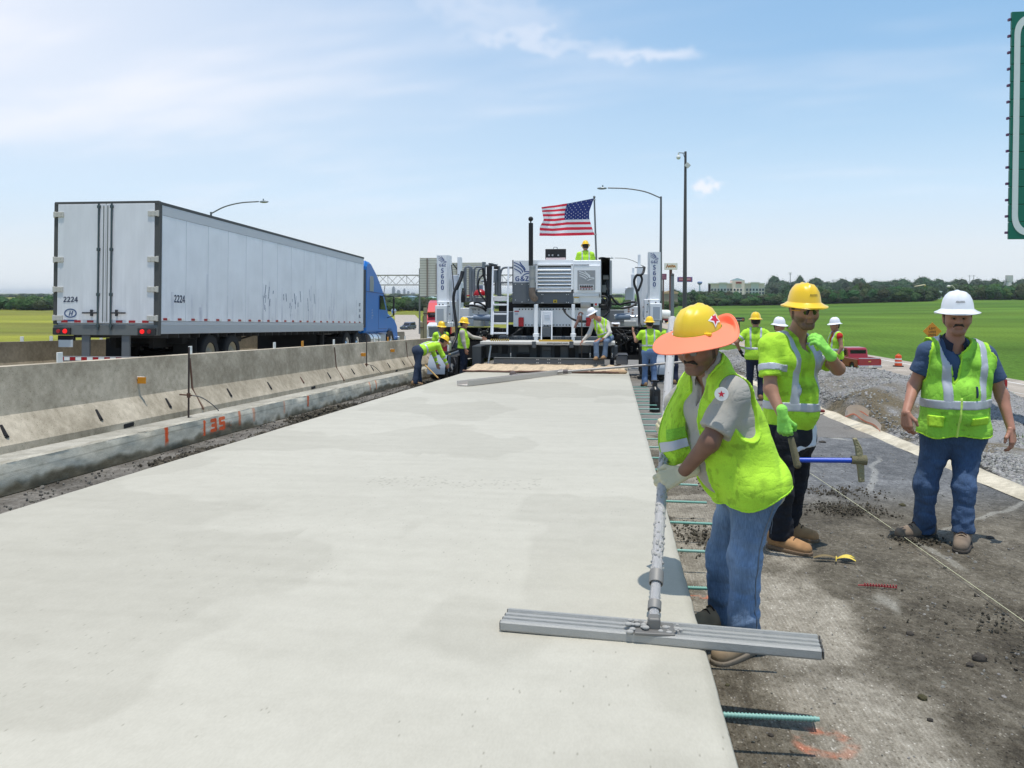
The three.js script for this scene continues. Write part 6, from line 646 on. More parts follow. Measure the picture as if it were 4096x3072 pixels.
function person(label, base, J, o) {
  const g = thing('person', label, 'person', null, base), c = o.c ?? .012, w = o.w ?? 1, fine = c < .016, v = (a) => J[a].clone(), lerp = (a, b, t) => a.clone().lerp(b, t);
  const side = v('shL').sub(J.shR).normalize(), hip = lerp(J.hiL, J.hiR, .5), sh = lerp(J.shL, J.shR, .5), up = J.neck.clone().sub(hip).normalize(), fwd = side.clone().cross(up).normalize(), at = (b, s, u, f) => b.clone().addScaledVector(side, s).addScaledVector(up, u).addScaledVector(fwd, f);
  const T = (k) => [cap(at(hip, .075 * w, .03, 0), at(sh, .085, -.12, 0), .115 * w * k, .118 * w * k), cap(at(hip, -.075 * w, .03, 0), at(sh, -.085, -.12, 0), .115 * w * k, .118 * w * k), cap(at(lerp(hip, sh, .3), .0, 0, .045 * (o.belly ?? 1)), at(lerp(hip, sh, .5), 0, 0, .05 * (o.belly ?? 1)), .13 * w * k, .12 * w * k), cap(at(sh, .09, -.1, .02), at(sh, -.09, -.1, .02), .1 * w * k, .1 * w * k), cap(J.shL, J.shR, .066 * k, .066 * k), cap(J.neck, lerp(J.neck, J.shL, .8), .062 * k, .055 * k), cap(J.neck, lerp(J.neck, J.shR, .8), .062 * k, .055 * k)];
  const pel = (k) => [cap(J.hiL, J.hiR, .1 * w * k, .1 * w * k), cap(at(hip, 0, .07, 0), at(hip, 0, .02, 0), .125 * w * k, .125 * w * k)];
  const arm = (s) => [cap(J['sh' + s], J['el' + s], .056, .043), cap(J['el' + s], J['wr' + s], .045, .029)], leg = (s, e) => [cap(J['hi' + s], J['kn' + s], .084 * w + e, .062 + e), cap(J['kn' + s], J['an' + s], .06 + e, .046 + e * 1.5)];
  const HY = J.yaw ?? fwd, hf = HY.clone().normalize(), hu0 = (J.hup ?? V(0, 1, 0)).clone(), hs = hu0.clone().cross(hf).normalize(), hu = hf.clone().cross(hs), HM = new THREE.Matrix4().makeBasis(hs, hu, hf).setPosition(J.head), hq = (x, y, z) => V(x, y, z).applyMatrix4(HM);
  const sk = o.skin, skd = sk.map((q) => q * .8), neckB = at(J.neck, 0, -.04, 0), chinB = hq(0, -.05, -.02);
  // the body: one continuous figure, with finer grids for head and hands merged in
  const bl = [...T(.9), ...pel(.85), ...arm('L'), ...arm('R'), ...leg('L', -.012), ...leg('R', -.012), cap(neckB, chinB, .064, .06)];
  let [lo, hi] = boxOf(bl, c * 2); const parts = [sn(uni(bl, .03), lo, hi, c, (x, y, z) => { const t = .88 + .24 * n3(x * 30, y * 30, z * 30); return sk.map((q) => q * t); })];
  const hl = [[0, .035, -.02, .088, 0, .04, .02, .084], [.034, -.015, .045, .05, .02, .03, .055, .05], [-.034, -.015, .045, .05, -.02, .03, .055, .05], [.05, -.035, 0, .032, .02, -.083, .058, .03], [-.05, -.035, 0, .032, -.02, -.083, .058, .03], [-.014, -.09, .066, .026, .014, -.09, .066, .026], [-.035, .032, .078, .017, .035, .032, .078, .017], [0, .022, .093, .009, 0, -.016, .114, .013], [-.012, -.02, .1, .01, .012, -.02, .1, .01], [-.02, -.047, .091, .008, .02, -.047, .091, .008], [-.017, -.058, .089, .008, .017, -.058, .089, .008], [.086, .022, -.012, .013, .084, -.022, -.004, .011], [-.086, .022, -.012, .013, -.084, -.022, -.004, .011]].map((q) => cap(V(q[0], q[1], q[2]), V(q[4], q[5], q[6]), q[3], q[7]));
  const hf0 = uni(hl, fine ? .018 : .03), eye = [[.031, .01, .1], [-.031, .01, .1]], hfld = fine ? (x, y, z) => { let d = hf0(x, y, z); for (const e of eye) d = max(d, .018 - hypot(x - e[0], (y - e[1]) * 2.1, z - e[2])); const m = hypot(y + .0525, (z - .1) * .6) - .0026; return abs(x) < .02 ? max(d, -m) : d; } : hf0;
  const hcol = (x, y, z) => { let q = 0; const be = o.beard ?? 0; if (be) q = max(q, be * sstep(-.03, -.05, y - abs(x) * .25) * sstep(-.02, .03, z) * (abs(x) < .022 && y > -.064 && y < -.04 ? .2 : 1)); if (o.hairC && y > (z < .02 ? -.045 - z * .2 : .06) && abs(x) < .089 && z < .055) q = max(q, .85 * sstep(.07, .0, z)); const lip = abs(x) < .022 && y < -.042 && y > -.062 && z > .08 ? .35 : 0, hc = o.hairC ?? [.02, .016, .013]; const fr = .9 + .2 * n3(x * 70, y * 70, z * 70), rosy = sstep(.035, .0, hypot(abs(x) - .045, y + .02)) * .18 + sstep(.02, 0, hypot(x, y + .012)) * .15; return sk.map((s, i) => mix(mix(s * fr, [s, s * .7, s * .66][i], max(lip, rosy)), hc[i], q * (.8 + .3 * n3(x * 160, y * 160, z * 160)))); };
  { const [a, b] = boxOf(hl, .01), hg = sn(hfld, a, b, fine ? .0048 : .011, hcol); hg.applyMatrix4(HM); parts.push(hg); }
  const gl = o.gloves; for (const s of ['L', 'R']) { const F = (J['hf' + s] ?? v('wr' + s).sub(J['el' + s])).clone().normalize(), N = (J['hn' + s] ?? side.clone().multiplyScalar(s === 'L' ? -1 : 1)).clone(); N.addScaledVector(F, -N.dot(F)).normalize(); const S = (s === 'L' ? N.clone().cross(F) : F.clone().cross(N)).normalize().multiplyScalar(J['flip' + s] ? -1 : 1), L = handPrims(J['wr' + s], F, N, S, J['curl' + s] ?? [.35, .4, .3], 1.04, gl ? .0022 : 0), [a, b] = boxOf(L, .008), hc = fine ? .0042 : .014;
    if (!gl) parts.push(sn(uni(L, fine ? .006 : .012), a, b, hc, () => sk)); else { L.push(cap(v('wr' + s).addScaledVector(F, -.055), J['wr' + s], .037, .032)); const [a2, b2] = boxOf(L, .01); mesh('glove', uvm(sn(uni(L, .008), a2, b2, hc, dirt(o.gloveDirt ?? .25, 3))), gl, g); } }
  mesh('body', uvm(merge(parts)), skinM(), g);
  // clothes
  const fold = (amp, s, ax = 9, ay = 3.5) => fine ? (x, y, z) => { const wx = x + (n3(x * 4, y * 4 + s, z * 4) - .5) * .12, a = n3(wx * ax + s, y * ay + x * 2, z * ax), b = n3(x * ax * 2 + s, y * ay * 2.2 + x * 9, z * ax * 2 + 7), rd = 1 - abs(2 * a - 1); return ((a - .5) * 1.1 + (rd * rd * rd - .3) * .9 + (b - .5) * .9) * amp; } : (x, y, z) => (n3(x * 8 + s, y * 6, z * 8) - .5) * .02;
  const pl_ = (q, n) => (x, y, z) => (x - q.x) * n.x + (y - q.y) * n.y + (z - q.z) * n.z;
  const grow = (L, e) => L.map((q) => { const r = q.slice(); r[6] += e; return r; });
  let pants; const waist = at(hip, 0, .1, 0), mkc = (name, f, L, m, cc, col, pad = .04) => { const [a, b] = boxOf(L, pad); return mesh(name, uvm(sn(f, a, b, cc ?? c, col ?? (() => [1, 1, 1]))), m, g); };
  { const lg = ['L', 'R'].map((s) => { const L = leg(s, .014), an = J['an' + s], kn = J['kn' + s], dn = an.clone().sub(kn).normalize(), f = uni(L, .04), cut = pl_(an.clone().addScaledVector(dn, .03), dn), st = fold(.0095, s === 'L' ? 3 : 9, 9, 14), low = cap(an.clone().addScaledVector(dn, -.1), an.clone().addScaledVector(dn, .02), .064, .072); return (x, y, z) => { const h = (x - an.x) * dn.x + (y - an.y) * dn.y + (z - an.z) * dn.z; return max(smin(f(x, y, z), capD(low, x, y, z), .04) - (fine ? .009 * (n3(x * 12, h * 34 + x * 14, z * 12) - .45) * 2 * sstep(-.26, -.03, h) : 0) + st(x, y, z), cut(x, y, z)); }; });
    const pv2 = uni([...grow(pel(1), .012), cap(at(hip, .0, -.02, 0), at(hip, 0, -.09, 0), .1 * w, .075 * w)], .05), top = pl_(waist, up), fo = fold(.005, 21); const f0 = (x, y, z) => smin(smin(lg[0](x, y, z), lg[1](x, y, z), .012), pv2(x, y, z) + fo(x, y, z), .05), f = (x, y, z) => max(f0(x, y, z), top(x, y, z)); pants = f0;
    const ag = o.jeanFade; mkc('trousers', f, [...leg('L', .04), ...leg('R', .04), ...pel(1.1)], o.jeans, c, ag ? (x, y, z) => { const n = n3(x * 6, y * 4, z * 6), m = n3(x * 30, y * 9, z * 30), kn = exp(-(min(V(x, y, z).distanceToSquared(J.knL), V(x, y, z).distanceToSquared(J.knR)) / .03)), t = .82 + n * .25 + (m - .5) * .2 + kn * .1 + ag * sstep(.55, .75, n); return [t * (1 + ag * .25 * sstep(.5, .7, n)), t * (1 + ag * .08 * sstep(.5, .7, n)), t]; } : null);
    if (fine) for (const [s, k] of [['L', 1], ['R', -1]]) { const pts = []; for (let i = 0; i <= 16; i++) { const q = i / 16, p = q < .5 ? lerp(J['hi' + s], J['kn' + s], q * 2) : lerp(J['kn' + s], J['an' + s], q * 2 - 1), dr = side.clone().multiplyScalar(k).addScaledVector(fwd, -.25).normalize(); let a = 0, e = .3; for (let z = 0; z < 22; z++) { const m = (a + e) / 2, w2 = p.clone().addScaledVector(dr, m); f(w2.x, w2.y, w2.z) < 0 ? a = m : e = m; } pts.push(p.addScaledVector(dr, a + .0005)); } mesh('seam', tube(pts, .0032, 60, 5), o.seamM ?? mat(lin(112, 118, 126), .9), g); }
    if (o.belt) mkc('belt', (x, y, z) => max(pv2(x, y, z) - .004, abs(top(x, y, z) + .025) - .018), pel(1.2), o.belt, c * .8); }
  let shirtBody = 9; const sleeves = o.sleeve ?? .6, shirtF = (() => { const t = uni(grow(T(1), .006), .05), sl = sleeves ? ['L', 'R'].map((s) => { const S0 = J['sh' + s], E = J['el' + s], W = J['wr' + s], d = E.clone().sub(S0).normalize(), long = sleeves > 1; if (long) { const L = [cap(S0, E, .072, .058), cap(E, lerp(E, W, .95), .058, .042)], fl = fold(.006, 5, 14, 14), f = uni(L, .03); return (x, y, z) => f(x, y, z) + fl(x, y, z); } const q = cap(S0, lerp(S0, E, sleeves * 1.3), .072, .08), cut = pl_(lerp(S0, E, sleeves), d), fl = fold(.005, 8, 12, 12); return (x, y, z) => max(capD(q, x, y, z) + fl(x, y, z), cut(x, y, z)); }) : []; const hem = pl_(at(hip, 0, o.shirtHem ?? -.0, 0), up.clone().negate()), nk = o.neckR ?? .072, nc = cap(at(J.neck, 0, -.02, .02), at(J.neck, 0, .2, .06), nk, nk), nv = cap(at(J.neck, 0, .02, .06), at(J.neck, 0, -(o.shirtV ?? .08), .12), .06, .012), fo = fold(.011, 31, 9, 6); return (x, y, z) => { let d = t(x, y, z) + fo(x, y, z); shirtBody = d; for (const s of sl) d = smin(d, s(x, y, z), .035); return max(d, hem(x, y, z), -capD(nc, x, y, z), -capD(nv, x, y, z)); }; })();
  const bigL = [...grow(T(1), .03), ...['L', 'R'].flatMap((s) => grow(arm(s), .04))]; const shirt = mkc('shirt', shirtF, bigL, o.shirt, c, o.shirtDirt ? dirt(o.shirtDirt, 5) : null);
  let outer = shirtF, outerMesh = shirt;
  if (o.vest) { const t = uni([...grow(T(1), o.vestOff ?? .022), ...grow(pel(1), (o.vestOff ?? .022) + (o.hipOff ?? .012))], .05), hem = pl_(at(hip, 0, o.vestHem ?? .02, 0), up.clone().negate()), ah = ['L', 'R'].map((s) => { const k = s === 'L' ? 1 : -1; return cap(at(J['sh' + s], .045 * k, .02, 0), at(J['sh' + s], .085 * k, -.16, 0), .088, .07); }), nc = cap(at(J.neck, 0, .0, .03), at(J.neck, 0, .25, .1), .1, .16), nv = cap(at(J.neck, o.vx ?? 0, .02, .09), at(J.neck, o.vx ?? 0, -(o.vestV ?? .2), .15), .085, .012), fo = fold(.014, 41, 8, 4), slit = o.open; const sq = slit && slit(at, sh, hip); let cuts = 0; const f = (x, y, z) => { const k = t(x, y, z) + fo(x, y, z); shirtF(x, y, z); cuts = max(hem(x, y, z) + (fine ? .012 * sin(x * 18 + z * 14) : 0), -capD(nc, x, y, z), -capD(nv, x, y, z), -capD(ah[0], x, y, z), -capD(ah[1], x, y, z), sq ? -capD(sq, x, y, z) : -9); return max(min(k, shirtBody - .008, o.sit ? 9 : pants(x, y, z) - .007), cuts); };
    outerMesh = mkc('vest', f, bigL, o.vest, c, dirt(o.vestDirt ?? .4, o.seed ?? 2)); outer = f; if (fine) mkc('binding', (x, y, z) => { const d = f(x, y, z) - .003; return max(d, -(cuts + .009)); }, bigL, bindM, c * .7); }
  if (o.stripes) { const so = (x, y, z) => { const qx = x - sh.x, qy = y - sh.y, qz = z - sh.z; return qx * side.x + qy * side.y + qz * side.z; }, band = pl_(at(lerp(hip, sh, o.bandAt ?? .42), 0, 0, 0), up), bw = o.bw ?? .026, only = o.noBack ? pl_(at(sh, 0, 0, -.02), fwd.clone().negate()) : null;
    const ha = mkc('reflective_band', (x, y, z) => max(outer(x, y, z) - .005, abs(band(x, y, z)) - bw), bigL, silverM, c * .75, null), sx = o.stripeX ?? .105; mkc('shoulder_stripe', (x, y, z) => { const q = so(x, y, z), d = band(x, y, z); return max(outer(x, y, z) - .0045, abs(abs(q) - sx - d * (o.lean ?? .02)) - bw * .9, -d, only ? only(x, y, z) : -1, abs(q) > .3 ? .1 : -1); }, bigL, silverM, c * .75, null);
    if (o.armBand) for (const s of ['L', 'R']) { const S0 = J['sh' + s], E = J['el' + s], W = J['wr' + s], long = sleeves > 1, a = long ? E : S0, b = long ? W : E, d = b.clone().sub(a).normalize(); for (const q of long ? [.25, .8] : [sleeves * .72]) { const ctr = lerp(a, b, q), pp = pl_(ctr, d); mkc('sleeve_band', (x, y, z) => max(shirtF(x, y, z) - .005, abs(pp(x, y, z)) - .024, hypot(x - ctr.x, y - ctr.y, z - ctr.z) - .12), [cap(ctr, ctr, .11, .11)], silverM, c * .75, null); } } }
  if (o.collar) { const ax = J.head.clone().sub(J.neck).normalize(), bs = side.clone(), bf = bs.clone().cross(ax).normalize(); mesh('collar', surf(28, 3, (u, q) => { const a = mix(.42, 2 * PI - .42, u), front = abs(cos(a / 2)), r = .068 + q * .028 + (1 - abs(sin(a / 2))) * .01, h = .075 - q * q * .055 - (1 - abs(sin(a / 2))) * .055; const p = J.neck.clone().addScaledVector(bs, sin(a) * r).addScaledVector(bf, cos(a) * r + .012).addScaledVector(ax, h - .01); return [p.x, p.y, p.z]; }), o.collar, g); }
  // boots
  for (const s of ['L', 'R']) { const an = J['an' + s], toe = J['toe' + s], gy = J['gy' + s] ?? 0, d = toe.clone().sub(an).setY(0).normalize(), a0 = V(an.x, gy + .055, an.z).addScaledVector(d, -.05), t0 = V(a0.x, gy + .045, a0.z).addScaledVector(d, .235), mid = V(a0.x, gy + .1, a0.z).addScaledVector(d, .09), L = [cap(a0, t0, .05, .045), cap(V(an.x, gy + .1, an.z), V(an.x, gy + .2, an.z).lerp(an.clone().setY(gy + .2), .5), .052, .056), cap(mid.clone().addScaledVector(d, -.08), t0.clone().addScaledVector(d, -.05), .055, .042)], f = uni(L, .03), cut = pl_(V(0, gy + .026, 0), V(0, -1, 0)), tp = pl_(V(0, gy + .21, 0), UPY); const bt = mkc('boot', (x, y, z) => max(f(x, y, z), cut(x, y, z), tp(x, y, z)), L, o.boots, fine ? .008 : .018, fine ? (x, y, z) => { const t = .75 + n3(x * 30, y * 30, z * 30) * .45; return [t, t, t]; } : null, .03);
    const s2 = mesh('sole', uvm(sn((x, y, z) => max(f(x, gy + .055, z) - .006 + (fine ? (abs(sin((x * d.x + z * d.z) * 150)) > .8 && y < gy + .012 ? .004 : 0) : 0), abs(y - gy - .016) - .016), ...boxOf(L, .03), fine ? .007 : .016, () => [1, 1, 1])), o.soles ?? mat(lin(60, 52, 46), .9), bt);
    if (fine) { const lc = []; for (let k = 0; k < 4; k++) { const q = mid.clone().addScaledVector(d, .07 - k * .028), sd = V(-d.z, 0, d.x), y = gy + .105 + k * .014; lc.push(tube([q.clone().addScaledVector(sd, .03).setY(y - .012), q.clone().setY(y + .006), q.clone().addScaledVector(sd, -.03).setY(y - .012)], .004, 6, 5)); } mesh('lace', lc, mat(lin(70, 54, 40), .9), bt); } }
  // hat, hair and what the face wears
  const onHead = (name, geo, m, par = g) => { geo = Array.isArray(geo) ? merge(geo) : geo; geo.applyMatrix4(HM); return mesh(name, geo, m, par); };
  const ht = o.hatTilt ?? 0, place = (geo) => geo.applyMatrix4(new THREE.Matrix4().makeRotationX(ht).premultiply(new THREE.Matrix4().makeTranslation(0, .062 + (o.hatY ?? .016), -.004)));
  const hat = onHead('hard_hat', place(hatG.clone()), o.hat); if (fine) onHead('brim_edge', place(new THREE.TorusGeometry(1, .0035, 6, 60).rotateX(PI / 2).scale(.151, 1, .186).translate(0, -.034, .0)), o.hat, hat);
  if (o.hatMark) onHead('hat_lettering', place(surf(10, 3, (u, q) => { const a = mix(-.36, .36, u) + (o.markA ?? 0), y = mix(.038, .062, q), r = sqrt(max(0, 1 - (y / .13) ** 2)) * 1.012; return [sin(a) * r * .107, y + .001, cos(a) * r * .13 + .002]; })), print(256, 96, o.hatMark), hat);
  if (o.hairC) { const hs2 = uni(hl.slice(0, 1).concat([cap(V(0, .02, -.045), V(0, -.04, -.055), .066, .05)]), .03); onHead('hair', uvm(sn((x, y, z) => max(hs2(x, y, z) - .006, -y - .062, z - .012 - (y > .02 ? .02 : 0), y - .09) + (n3(x * 90, y * 40, z * 90) - .5) * .006, ...boxOf([cap(V(0, .0, -.03), V(0, .05, 0), .1, .1)], .02), fine ? .006 : .012, () => [1, 1, 1])), mat(new THREE.Color(...o.hairC), .8)); }
  if (o.moustache) onHead('moustache', sn(((f) => (x, y, z) => f(x, y, z) + (n3(x * 200, y * 90, z * 90) - .5) * .004)(uni([cap(V(0, -.034, .106), V(.02, -.038, .1), .0075, .0075), cap(V(.02, -.038, .1), V(.031, -.052, .088), .0075, .005), cap(V(0, -.034, .106), V(-.02, -.038, .1), .0075, .0075), cap(V(-.02, -.038, .1), V(-.031, -.052, .088), .0075, .005)], .008)), [-.05, -.075, .06], [.05, -.01, .13], .003, () => [1, 1, 1]), mat(new THREE.Color(...o.moustache), .9));
  if (fine && !o.shades) for (const s of [-1, 1]) { const e = onHead('eye', new THREE.SphereGeometry(.0125, 14, 10).translate(s * .031, .01, .0805), mat(lin(150, 138, 128), .4)); onHead('iris', new THREE.SphereGeometry(.0075, 10, 8).translate(s * .031, .009, .0868), mat(lin(40, 26, 18), .2), e); onHead('eyebrow', tube([V(s * .014, .03, .1), V(s * .032, .036, .096), V(s * .05, .028, .08)], .004, 8, 5), mat(new THREE.Color(...(o.hairC ?? [.02, .015, .012])), .9)); }
  if (o.shades) { const ln = surf(20, 5, (u, q) => { const a = mix(-.78, .78, u), nb = exp(-((a / .13) ** 2)), y = mix(.026, -.014 + nb * .016 + abs(a) * .012, q); return [sin(a) * .087, y + .003, .022 + cos(a) * .09 - q * .004]; }); const sg = onHead('sunglasses', ln, new THREE.MeshPhysicalMaterial({ color: o.shades, roughness: .08, clearcoat: 1, side: THREE.DoubleSide })); onHead('temple', [tube([V(.063, .02, .085), V(.082, .02, .05), V(.09, .016, -.01)], .0045, 10, 5), tube([V(-.063, .02, .085), V(-.082, .02, .05), V(-.09, .016, -.01)], .0045, 10, 5)], o.temple ?? pBlack, sg); }
  if (o.extra) o.extra({ g, at, sh, hip, up, fwd, side, HM, onHead, mkc, place, hat, outer, shirtF, bigL, pl_, outerMesh }); return g;
}
// ---------- the crew ----------
const tan_ = mat(lin(150, 118, 84), .9, { vertexColors: true }), darkSole = mat(lin(66, 60, 54), .95), brownSkin = [.21, .105, .066], tanSkin = [.38, .19, .12], redSkin = [.43, .2, .135];
const denim = (r, g, b) => clothM(lin(r * 1.06, g * 1.06, b * 1.06), { map: scaled(denimTex, 2.2, 2.2), bumpScale: .008 });
const mark = (t) => (x, w, h) => { x.clearRect(0, 0, w, h); x.fillStyle = '#2c2a22'; x.font = 'italic bold 44px sans-serif'; x.textAlign = 'center'; x.fillText(t, w / 2, 52, w * .9); x.fillRect(18, 64, w - 36, 9); };
const joints = (base, q) => { const J = {}; for (const k in q) J[k] = q[k].isVector3 || !Array.isArray(q[k]) || k.startsWith('curl') ? q[k] : P(...q[k]).sub(base); for (const s of ['L', 'R']) J['gy' + s] = R(base.z * -1 - J['an' + s].z) - base.y; return J; };
const baseAt = (sx, sy, d) => { const p = P(sx, sy, d); return V(p.x, R(d), -d); };

{ // man in the white hard hat, walking towards the camera on the right
  const b = baseAt(3800, 2190, 6.45), J = joints(b, { head: [3829, 1276, 6.500], neck: [3812, 1372, 6.550], shL: [3940, 1420, 6.570], shR: [3716, 1408, 6.550], elL: [4008, 1584, 6.580], wrL: [4044, 1716, 6.470], elR: [3656, 1544, 6.600], wrR: [3624, 1652, 6.450], hiL: [3874, 1736, 6.550], hiR: [3754, 1736, 6.550], knL: [3856, 1946, 6.410], anL: [3852, 2112, 6.390], toeL: [3836, 2180, 6.110], knR: [3704, 1940, 6.530], anR: [3694, 2106, 6.610], toeR: [3560, 2130, 6.530] });
  J.yaw = V(-.24, -.03, .96); J.hnL = V(-.75, 0, -.66); J.hnR = V(.8, 0, -.5); J.hfL = V(.1, -1, .14); J.hfR = V(.02, -1, .12); J.curlL = [.4, .5, .4]; J.curlR = [.45, .5, .4];
  person('man with a dark moustache, white hard hat, lime vest and blue polo shirt', b, J, { c: .0095, w: 1.14, belly: 1.5, skin: redSkin, hairC: [.03, .022, .018], moustache: [.035, .026, .02], beard: .18, hat: whiteHat, hatMark: mark('BALDWIN'), markA: .05, shirt: clothM(lin(62, 82, 112)), sleeve: .62, shirtV: .11, collar: mat(lin(34, 38, 54), .9), vest: lime2M, vestV: .3, vx: -.05, vestHem: -.0, vestDirt: .3, vestOff: .022, stripes: true, stripeX: .115, bandAt: .4, bw: .032, lean: .05, jeans: denim(66, 90, 124), jeanFade: .12, boots: mat(lin(128, 112, 96), .95, { vertexColors: true }), soles: darkSole, seed: 4,
    extra: ({ at, sh, mkc, outer, bigL, side, up, fwd, pl_ }) => { const s0 = pl_(at(sh, -.045, 0, 0), side), u0 = pl_(sh, up), f0 = pl_(sh, fwd); mkc('zipper', (x, y, z) => max(outer(x, y, z) - .008, abs(s0(x, y, z) + u0(x, y, z) * .0) - .007, -f0(x, y, z), u0(x, y, z) + .3), bigL, clothM(lin(206, 240, 110)), .006); mkc('pocket_flap', (x, y, z) => max(outer(x, y, z) - .012, abs(s0(x, y, z) - .15) - .075, abs(u0(x, y, z) + .47) - .026, -f0(x, y, z)), bigL, limeM, .007); mkc('pocket_flap', (x, y, z) => max(outer(x, y, z) - .016, abs(s0(x, y, z) + .13) - .04, abs(u0(x, y, z) + .475) - .04, -f0(x, y, z)), bigL, limeM, .007); mkc('pen', (x, y, z) => max(outer(x, y, z) - .014, abs(s0(x, y, z) - .1) - .007, abs(u0(x, y, z) + .26) - .04, -f0(x, y, z)), bigL, mat(lin(30, 44, 80), .4, { vertexColors: true }), .005); } });
}
{ // man in the yellow hard hat with gloves
  const b = baseAt(3190, 2200, 6.18), J = joints(b, { head: [3216, 1250, 6.140], neck: [3176, 1344, 6.260], shL: [3250, 1390, 6.380], shR: [3078, 1382, 6.060], elR: [3082, 1556, 5.980], wrR: [3132, 1672, 5.860], elL: [3352, 1474, 6.130], wrL: [3306, 1402, 5.960], hiL: [3196, 1748, 6.360], hiR: [3118, 1748, 6.120], knL: [3180, 1952, 6.400], anL: [3152, 2098, 6.480], toeL: [3228, 2136, 6.400], knR: [3130, 1960, 6.080], anR: [3124, 2134, 6.120], toeR: [3222, 2196, 6.000] });
  J.yaw = V(.22, -.07, .97); J.hfR = V(.12, -1, .08); J.hnR = V(.35, -.2, -.9); J.curlR = [1.0, 1.2, .8]; J.hfL = V(-.62, .74, .28); J.hnL = V(-.5, -.5, -.7); J.curlL = [.5, .9, .6];
  const green = clothM(lin(146, 222, 92), { roughness: .8 });
  person('man in a yellow hard hat, sunglasses and lime gloves, one hand raised to his chin', b, J, { c: .0095, w: 1.1, belly: 1.3, skin: tanSkin, hairC: [.02, .015, .012], beard: .62, shades: lin(16, 15, 16), temple: mat(lin(214, 150, 30), .4), hat: yellowHat, hatMark: mark('BALDWIN'), markA: .12, gloves: green, gloveDirt: .35, shirt: limeM, shirtDirt: .4, sleeve: .72, shirtHem: -.06, shirtV: .16, neckR: .078, stripes: true, stripeX: .1, bandAt: .36, bw: .03, armBand: true, jeans: denim(26, 29, 38), boots: mat(lin(176, 134, 92), .95, { vertexColors: true }), soles: mat(lin(120, 98, 76), .9), seed: 8,
    extra: ({ at, hip, sh, mkc, pl_, up, g, J: _ }) => { const h = pl_(at(hip, 0, -.075, 0), up.clone().negate()), L = [cap(at(hip, .07, .05, 0), at(hip, .07, -.1, 0), .142, .14), cap(at(hip, -.07, .05, 0), at(hip, -.07, -.1, 0), .142, .14)], f = uni(L, .06); mkc('undershirt', (x, y, z) => max(f(x, y, z), h(x, y, z) + .02 * sin(x * 14)), L, clothM(lin(222, 224, 230))); } });
  { const d = 5.86, o = thing('pick_mattock', 'blue handled pick mattock with a muddy head, held level by the gloved man', 'pick', null, P(3190, 1845, d)), q = (x, y, k = d) => P(x, y, k).sub(o.position), mud = mat(lin(152, 144, 112), .95, { bumpMap: scaled(dirtN, 3, 3), bumpScale: .01 });
    mesh('handle', rod(q(3196, 1840), q(3412, 1842, d - .05), .0165, .017, 14), mat(lin(28, 74, 186), .35), o); mesh('grip', [rod(q(3163, 1752), q(3190, 1858), .021, .026, 10), new THREE.SphereGeometry(.027, 10, 8).translate(...q(3190, 1858).toArray())], mud, o);
    const c = q(3440, 1840, d - .05); mesh('pick_head', [rod(c.clone().add(V(-.055, 0, 0)), c.clone().add(V(.04, 0, 0)), .027, .033, 10), prism([[-.018, 0], [.018, 0], [.006, .07], [-.026, .13], [-.042, .127], [-.026, .07]], .024, .004).translate(c.x, c.y + .01, c.z - .015), prism([[-.018, 0], [.02, 0], [.022, -.08], [.024, -.128], [-.002, -.132], [-.008, -.07]], .028, .004).translate(c.x, c.y - .01, c.z - .017)], mud, o); }
}
